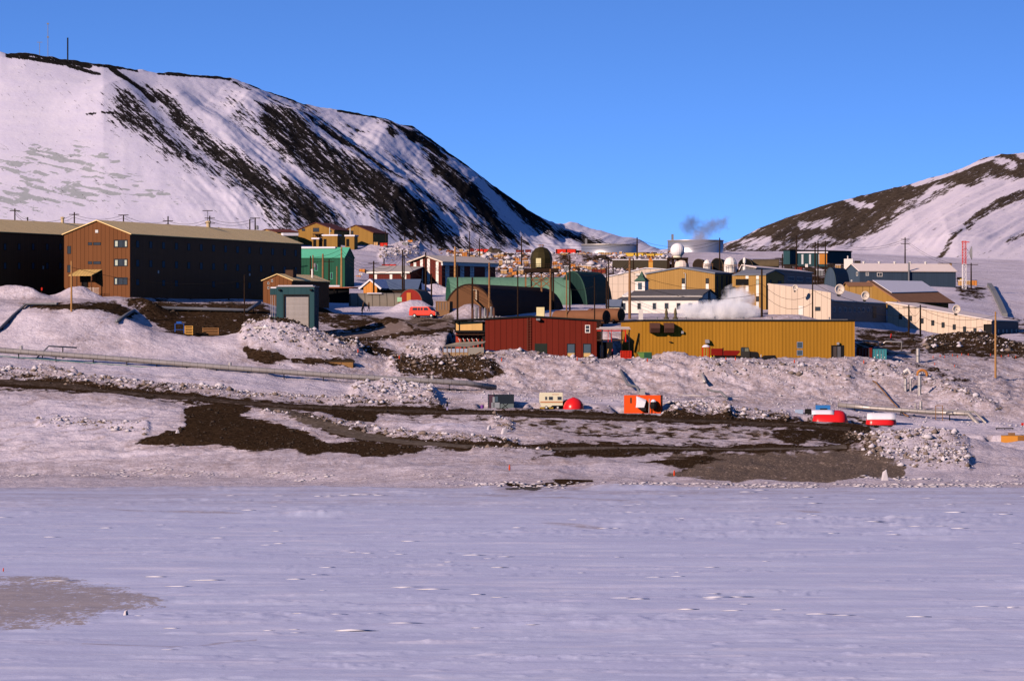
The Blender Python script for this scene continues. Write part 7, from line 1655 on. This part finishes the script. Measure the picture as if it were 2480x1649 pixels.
for r_ in """orange crate,1119,612,1131,622|orange crate,1118,621,1134,626|white crate,1112,616,1120,621|white crate,1157,610,1169,616|tan crate,1157,615,1170,622|dark crate,1150,620,1158,626|tan crate,1139,619,1150,625|white crate,1177,612,1189,619
tan crate,1204,615,1219,622|dark crate,1219,614,1228,620|dark crate,1225,614,1244,622|tan crate,1196,618,1206,623|orange crate,1248,626,1258,634|orange crate,1243,634,1262,641|tan crate,1208,630,1217,642|white crate,1224,631,1246,638
white crate,1256,645,1268,652|orange crate,1232,650,1242,660|tan crate,1212,655,1228,664|orange crate,1240,658,1252,666|tan crate,1252,655,1268,664|dark crate,1208,642,1222,648|grey crate,1255,648,1268,655|tan crate,1268,632,1280,640
orange crate,1339,634,1350,642|orange crate,1352,638,1362,645|orange crate,1350,645,1358,652|tan crate,1340,646,1349,652|orange crate,1382,640,1394,648|tan crate,1396,644,1410,650|tan crate,1410,644,1432,652|grey crate,1366,645,1378,655
orange crate,1360,660,1372,667|orange crate,1394,658,1408,666|dark crate,1398,650,1405,656|tan crate,1424,645,1432,655|yellow crate,1414,662,1426,676|white crate,1392,656,1399,664|white crate,1404,668,1425,672|maroon container,1433,652,1446,662
maroon container,1446,653,1468,664|yellow crate,1434,651,1444,655|yellow crate,1455,652,1466,656|tan crate,1449,611,1462,617|tan crate,1464,612,1480,617|orange crate,1482,612,1494,617|dark crate,1450,618,1468,624|tan crate,1500,610,1507,616
grey crate,1537,640,1550,650|dark crate,1550,642,1562,652|yellow crate,1582,640,1590,645|tan crate,1598,638,1606,648|dark crate,1586,644,1600,652|white crate,1606,640,1612,650|dark crate,1105,618,1112,623|tan crate,1128,605,1136,610
tan crate,1112,604,1122,610|orange crate,1100,611,1108,614|dark crate,1366,612,1380,616|tan crate,1398,614,1420,618|tan crate,1358,613,1376,617|orange crate,870,652,885,660|white crate,868,662,878,668|dark crate,1262,617,1276,624
maroon container,1272,605,1286,610|maroon container,1250,606,1268,610|tan crate,1284,640,1290,648|orange crate,1346,650,1352,656|tan crate,1376,656,1386,662|orange crate,1386,652,1394,657|grey crate,1430,640,1440,646|white crate,1470,640,1484,644
orange crate,986,582,1000,588|grey crate,975,588,990,596|tan crate,905,587,916,594|dark crate,1062,601,1076,606|tan crate,1640,648,1652,654|dark crate,2318,672,2330,684|tan crate,2320,680,2334,692|yellow crate,2325,676,2334,690
tan crate,2338,680,2350,690|orange crate,2352,680,2366,692|dark crate,1960,650,1975,664|grey crate,1978,655,1994,668|dark crate,2004,640,2020,650|tan crate,2024,642,2036,652|dark crate,1900,644,1918,652|maroon container,1925,648,1944,656|dark crate,2070,632,2084,640|tan crate,1640,660,1654,668|dark crate,1660,656,1678,664|grey crate,1690,655,1702,662|dark crate,1744,650,1758,660|white crate,1950,640,1957,648|orange crate,862,668,874,676|dark crate,885,655,897,664|yellow crate,828,672,850,676""".replace('\n', '|').split('|'):
    a = r_.split(','); yitem(a[0], *[float(v) for v in a[1:]], snow=(a[0] in ('tan crate', 'grey crate') and int(float(a[1])) % 2 == 0), rz=(int(float(a[1])) % 5 - 2) * 5)
# pointed gravel heap
q = P(1190, 612, 1760); t = thing('gravel_heap', 'pointed grey-brown gravel heap behind the red containers', 'heap', q); k = 1760 / FL
n = 26; vs = []; fs = []; ridge = [(-18, 0), (-9, 9), (-4, 16), (0, 19), (4, 14), (11, 14), (20, 12), (30, 6), (38, 0)]
for i, (x, z_) in enumerate(ridge):
    for j, f_ in enumerate((-1, -.5, 0, .5, 1)): vs.append((x * k, f_ * (z_ * .14 + 1.5), (z_ * k) * (1 - abs(f_)) - .5 + random.uniform(-.1, .1)))
for i in range(len(ridge) - 1):
    for j in range(4): fs.append((i * 5 + j, i * 5 + j + 1, (i + 1) * 5 + j + 1, (i + 1) * 5 + j))
MB().add(vs, fs).build('heap', mat('gravel_brown', (.085, .065, .045), .95, 0, .3, 1), t, smooth=True)
# ---------------------------------------------------------------- rubble: chunks of ploughed snow and stones
rng = np.random.RandomState(11)
_base = np.array([(1, 0, 0), (-1, 0, 0), (0, 1, 0), (0, -1, 0), (0, 0, 1), (0, 0, -.6), (.6, .6, .45), (-.6, -.6, .4)], float)
_bf = None
def chunks(name, xs, ys, size, m, label=None, flat=.7, sink=.15, stretch=1.0):
    global _bf
    if _bf is None:
        b = bmesh.new()
        for v in _base: b.verts.new(v)
        bmesh.ops.convex_hull(b, input=b.verts[:]); b.verts.index_update(); b.verts.ensure_lookup_table()
        bmesh.ops.triangulate(b, faces=b.faces[:])
        _bf = np.array([[v.index for v in f.verts] for f in b.faces]); b.free()
    n = len(xs); nv_ = len(_base)
    zs = np.array([tz(x, y) for x, y in zip(xs, ys)])
    V = np.repeat(_base[None], n, 0) * (1 + (rng.rand(n, nv_, 3) - .5) * .7)
    V[:, :, 2] *= flat; V[:, :, 0] *= stretch
    an = (rng.rand(n) - .5) * 6.28 * (1 if stretch < 1.5 else .05); c, s_ = np.cos(an)[:, None], np.sin(an)[:, None]
    x_ = V[:, :, 0] * c - V[:, :, 1] * s_; y_ = V[:, :, 0] * s_ + V[:, :, 1] * c
    V = np.stack([x_ * size[:, None] + xs[:, None], y_ * size[:, None] + ys[:, None], V[:, :, 2] * size[:, None] + (zs + size * sink)[:, None]], -1)
    F_ = (_bf[None] + (np.arange(n) * nv_)[:, None, None]).reshape(-1, 3)
    me = bpy.data.meshes.new(name); me.vertices.add(n * nv_); me.vertices.foreach_set('co', V.reshape(-1).astype(np.float32))
    me.loops.add(F_.size); me.loops.foreach_set('vertex_index', F_.ravel().astype(np.int32)); me.polygons.add(len(F_)); me.polygons.foreach_set('loop_start', np.arange(0, F_.size, 3, dtype=np.int32)); me.update(calc_edges=True)
    me.materials.append(m); o = bpy.data.objects.new(name, me); COL.objects.link(o)
    tag(o, label, None, None, 'stuff'); return o
def sample(mask_w, n):
    w_ = mask_w.ravel(); w_ = w_ / w_.sum(); idx = rng.choice(len(w_), n, p=w_); i, j = np.unravel_index(idx, mask_w.shape)
    i = np.clip(i, 0, ND - 2); j = np.clip(j, 0, NU - 2)
    d = Ds[i] + rng.rand(n) * (Ds[i + 1] - Ds[i]); u = us[j] + rng.rand(n) * (us[j + 1] - us[j]); return (u - CX) * d / FL, d
inv = (U > -80) & (U < 2560)
dA = np.gradient(Ds)[:, None] * np.ones_like(U)
wr = RUBM * inv * dA; wsn = wr * np.clip(1.05 - ROCK, .04, 1)
chs = mat('snow_chunk', (.54, .495, .525), .85, 0, .12, 1); chd = mat('dirty_snow_chunk', (.20, .155, .13), .9, 0, .3, 1); stn = mat('volcanic_stone', (.045, .034, .027), .95, 0, .4, 1)
n = 6500; x, y = sample(wsn, n); chunks('snow_rubble', x, y, np.clip(rng.lognormal(-2.1, .65, n), .06, .8), chs, 'broken snow chunks ploughed up along roads and banks')
n = 160; x, y = sample(wr, n); chunks('snow_rubble', x, y, np.clip(rng.lognormal(-.9, .35, n), .25, 1.0), chs, 'big frozen snow blocks standing out of the berms', flat=.8)
n = 6500; x, y = sample(wr, n); chunks('dirty_snow_rubble', x, y, np.clip(rng.lognormal(-2.0, .6, n), .06, .8), chd, 'dirty brown snow lumps mixed into the ploughed berms')
wk = inv * dA * ((DD > 790) & (DD < 1080)) * np.clip(ROCK - .35, 0, 1) * (RUBM * 2 + .12)
n = 5000; x, y = sample(wk, n); chunks('stone_rubble', x, y, np.clip(rng.lognormal(-2.0, .45, n), .06, .5), stn, 'dark stones strewn over the bare banks')
bk = inv * dA * ((DD > 940) & (DD < 1010)) * sstep(U, 500, 1000) * fbm(X / 8, DD / 8, 3, 201) ** 3
n = 2500; x, y = sample(bk, n); chunks('snow_rubble', x, y, np.clip(rng.lognormal(-2.1, .45, n), .06, .45), chs, 'loose snow lumps rolled down the bank faces')
rg_ = inv * dA * ((DD > 1380) & (DD < 1780)) * (U > 1060) * (U < 1640) * fbm(X / 14, DD / 14, 3, 205) ** 3
n = 900; x, y = sample(rg_, n); chunks('snow_rubble', x, y, np.clip(rng.lognormal(-.9, .5, n), .2, 1.3), chs, 'snow humps heaped between stores in the far yard')
n = 500; x, y = sample(rg_, n); chunks('yard_debris', x, y, np.clip(rng.lognormal(-.7, .4, n), .2, 1.2), mat('rusty_debris', (.22, .10, .045), .9, 0, .4, 1), 'rusty odds and ends heaped among the stores', flat=.5)
sh = inv * dA * np.exp(-((DD - np.interp(U, us, shD)[...] if False else (DD - np.broadcast_to(shD, U.shape))) / 5) ** 2)
sh = sh * sstep(fbm(X / 14, DD / 9, 3, 221), .45, .62)
ln_ = inv * dA * (DD > 760) * (DD < 905) * np.exp(-((Y0 - 1157 - 14 * (fbm(X / 30, X * 0, 3, 119) - .5) - np.clip(U - 900, 0, 600) * .035) / 3.0) ** 2) * sstep(fbm(X / 5, DD / 20, 3, 223), .42, .6)
n = 650; x, y = sample(ln_, n); chunks('tide_crack_ice', x, y, np.clip(rng.lognormal(-2.0, .4, n), .06, .32), chs, 'thin line of broken snow blocks along the shore edge', flat=.5, stretch=2.2)
n = 260; x, y = sample(sh, n); chunks('shore_ice_rubble', x, y, np.clip(rng.lognormal(-1.75, .4, n), .1, .5), chs, 'tilted ice blocks along the tide crack', flat=.55, stretch=1.8)
# wind-carved ridges on the sea ice
si = inv * dA * (DD < 760) * (DD > 285) * (fbm(X / 30, DD / 22, 3, 211) > .50) * (.25 + sstep(U, 250, 1000))
si = si * sstep(fbm(X / 9, DD / 7, 3, 231), .5, .62)
n = 170; x, y = sample(si, n); chunks('sastrugi', x, y, np.clip(rng.lognormal(-1.45, .38, n), .1, .4), mat('wind_crust', (.66, .64, .69), .8, 0, .05), 'low wind-carved snow ridges across the sea ice', flat=.19, sink=.0, stretch=3.6)
# a few large ice blocks one can tell apart
ib = None
for u, y, s_, lab in ((2143, 1165, 1.0, 'upright white ice block on the shore below the right heap'), (2285, 1118, .55, 'slanting grey-white slab on the lower right heap'), (735, 1040, .3, 'small white block on the dark gravel patch'), (430, 1049, .45, 'rounded white block at the left tip of the gravel patch'), (1222, 1050, .8, 'white ice block below the shore road left of centre'), (1185, 1042, .55, 'smaller white block left of the one below the road'), (305, 1489, .3, 'tiny ice block on the open sea ice at left'), (2226, 905, .4, 'white lump on the crest of the right bank')):
    q = at(u, y, 250 if y > 1300 else 780, 1040)
    if ib is None:
        ib = t = thing('ice_block', lab, 'ice block', q, group='loose ice blocks'); MB().add([(-.5, -.4, -.3), (.6, -.3, -.3), (.5, .5, -.3), (-.6, .4, -.3), (-.35, -.2, 1.1), (.2, -.25, 1.6), (.25, .2, 1.5), (-.3, .25, 1.2)], [(0, 3, 2, 1), (4, 5, 6, 7), (0, 1, 5, 4), (1, 2, 6, 5), (2, 3, 7, 6), (3, 0, 4, 7)]).build('block', chs, t, bev=.12)
    else: dup(ib, q, rng.rand() * 3, lab, (s_ * 1.3, s_, s_ * .8))
# roads as drivable strips on the ground
def road(name, pl, hw, m, d0, d1, step=1.5):
    pts = []
    w_ = [at(u, y, d0, d1) for u, y in pl]
    for a, b in zip(w_[:-1], w_[1:]):
        n_ = max(1, int((b - a).length / step))
        for i in range(n_): pts.append(a.lerp(b, i / n_))
    pts.append(w_[-1]); vs = []; K = 6
    for i, p in enumerate(pts):
        d = (pts[min(i + 1, len(pts) - 1)] - pts[max(i - 1, 0)]); d.z = 0; d.normalize(); nrm = Vector((-d.y, d.x, 0))
        for k_ in range(K + 1):
            q = p + nrm * (hw * (2 * k_ / K - 1) * (1 + .12 * math.sin(i * .7) * (k_ in (0, K)))); vs.append((q.x, q.y, tz(q.x, q.y) + (.05 if 0 < k_ < K else .005) + (.05 if k_ in (2, 4) else 0)))
    fs = [(i * (K + 1) + k_, (i + 1) * (K + 1) + k_, (i + 1) * (K + 1) + k_ + 1, i * (K + 1) + k_ + 1) for i in range(len(pts) - 1) for k_ in range(K)]
    me = bpy.data.meshes.new(name); me.from_pydata(vs, [], fs); me.shade_smooth(); me.materials.append(m); o = bpy.data.objects.new(name, me); COL.objects.link(o); o['kind'] = 'structure'
rm_ = mat('packed_dirt_road', (.05, .035, .025), .9, 0, .5, .5, .3, dirt=(.20, .15, .13, .5)); rm2 = mat('snowy_dirt_road', (.19, .14, .12), .9, 0, .3, .35, .3, dirt=(.34, .27, .25, .6))
road('road', [(-80, 921), (0, 926), (150, 935), (300, 950), (460, 964), (640, 980), (830, 989), (1076, 998), (1333, 1007), (1500, 1012), (1750, 1019), (1900, 1028), (2060, 1040)], 2.3, rm_, 900, 950)
road('road', [(770, 817), (840, 812), (930, 803), (1020, 793), (1096, 786)], 2.0, rm2, 1005, 1060)
road('road', [(660, 988), (760, 1020), (830, 1046), (940, 1066), (1080, 1078), (1250, 1084), (1500, 1088), (1800, 1091), (2050, 1090)], 2.2, mat('grey_dirt_road', (.09, .07, .055), .9, 0, .4, .5, .3, dirt=(.22, .18, .16, .5)), 835, 935)
# ---------------------------------------------------------------- steam and smoke
def plume(name, lab, u, y, D, rx, ry, rz_, col, dens, sc_, thr, aniso=.2, tilt=0):
    c = P(u, y, D)
    me = bpy.data.meshes.new(name); b = bmesh.new(); bmesh.ops.create_icosphere(b, subdivisions=3, radius=1.0); b.to_mesh(me); b.free()
    o = bpy.data.objects.new(name, me); COL.objects.link(o); o.location = c; o.scale = (rx, ry, rz_); o.rotation_euler = (0, tilt, 0); tag(o, lab, None, None, 'stuff')
    m = bpy.data.materials.new(name); m.use_nodes = True; k = NB(m); nt_ = m.node_tree; nt_.nodes.remove(nt_.nodes['Principled BSDF'])
    v = k.n('ShaderNodeVolumePrincipled'); nt_.links.new(v.outputs[0], nt_.nodes['Material Output'].inputs['Volume'])
    tc = k.n('ShaderNodeTexCoord'); ob = tc.outputs['Object']
    ln_ = k.n('ShaderNodeVectorMath', operation='LENGTH'); k.put(ln_, 0, ob)
    nz = k.noise(k.scale(ob, (rx, ry, rz_)), sc_, 5, .62)
    f = k.math('SUBTRACT', k.math('MULTIPLY', nz, 1.9), k.math('ADD', k.math('MULTIPLY', ln_.outputs['Value'], .95), thr))
    k.put(v, 'Density', k.math('MULTIPLY', k.math('MAXIMUM', f, 0.0), dens)); v.inputs['Color'].default_value = (*col, 1); v.inputs['Anisotropy'].default_value = aniso
    me.materials.append(m); o.visible_shadow = True
    m.cycles.volume_step_rate = 3.0
    return o
plume('steam', 'white steam drifting low past the chapel end', 1738, 757, 1066, 8.6, 3.5, 2.5, (1, 1, 1), 2.8, .42, -.02, 0)
plume('steam', 'rising shred of white steam before the mustard wing', 1785, 728, 1070, 3.6, 2.5, 3.4, (1, 1, 1), 1.8, .5, .05, 0)
plume('smoke', 'grey smoke column rising beside the radome', 1692, 584, 1600, 3.4, 3, 4.6, (.5, .48, .52), .8, .35, .08, 0)
plume('smoke', 'dark smoke wisp curling against the sky', 1722, 549, 1600, 7.6, 3, 3.2, (.3, .29, .32), .7, .38, .22, 0, R(-14))
plume('smoke', 'thin smoke wisp at the upper left of the plume', 1672, 543, 1600, 4.2, 3, 4.0, (.2, .19, .22), .7, .4, .22, 0)
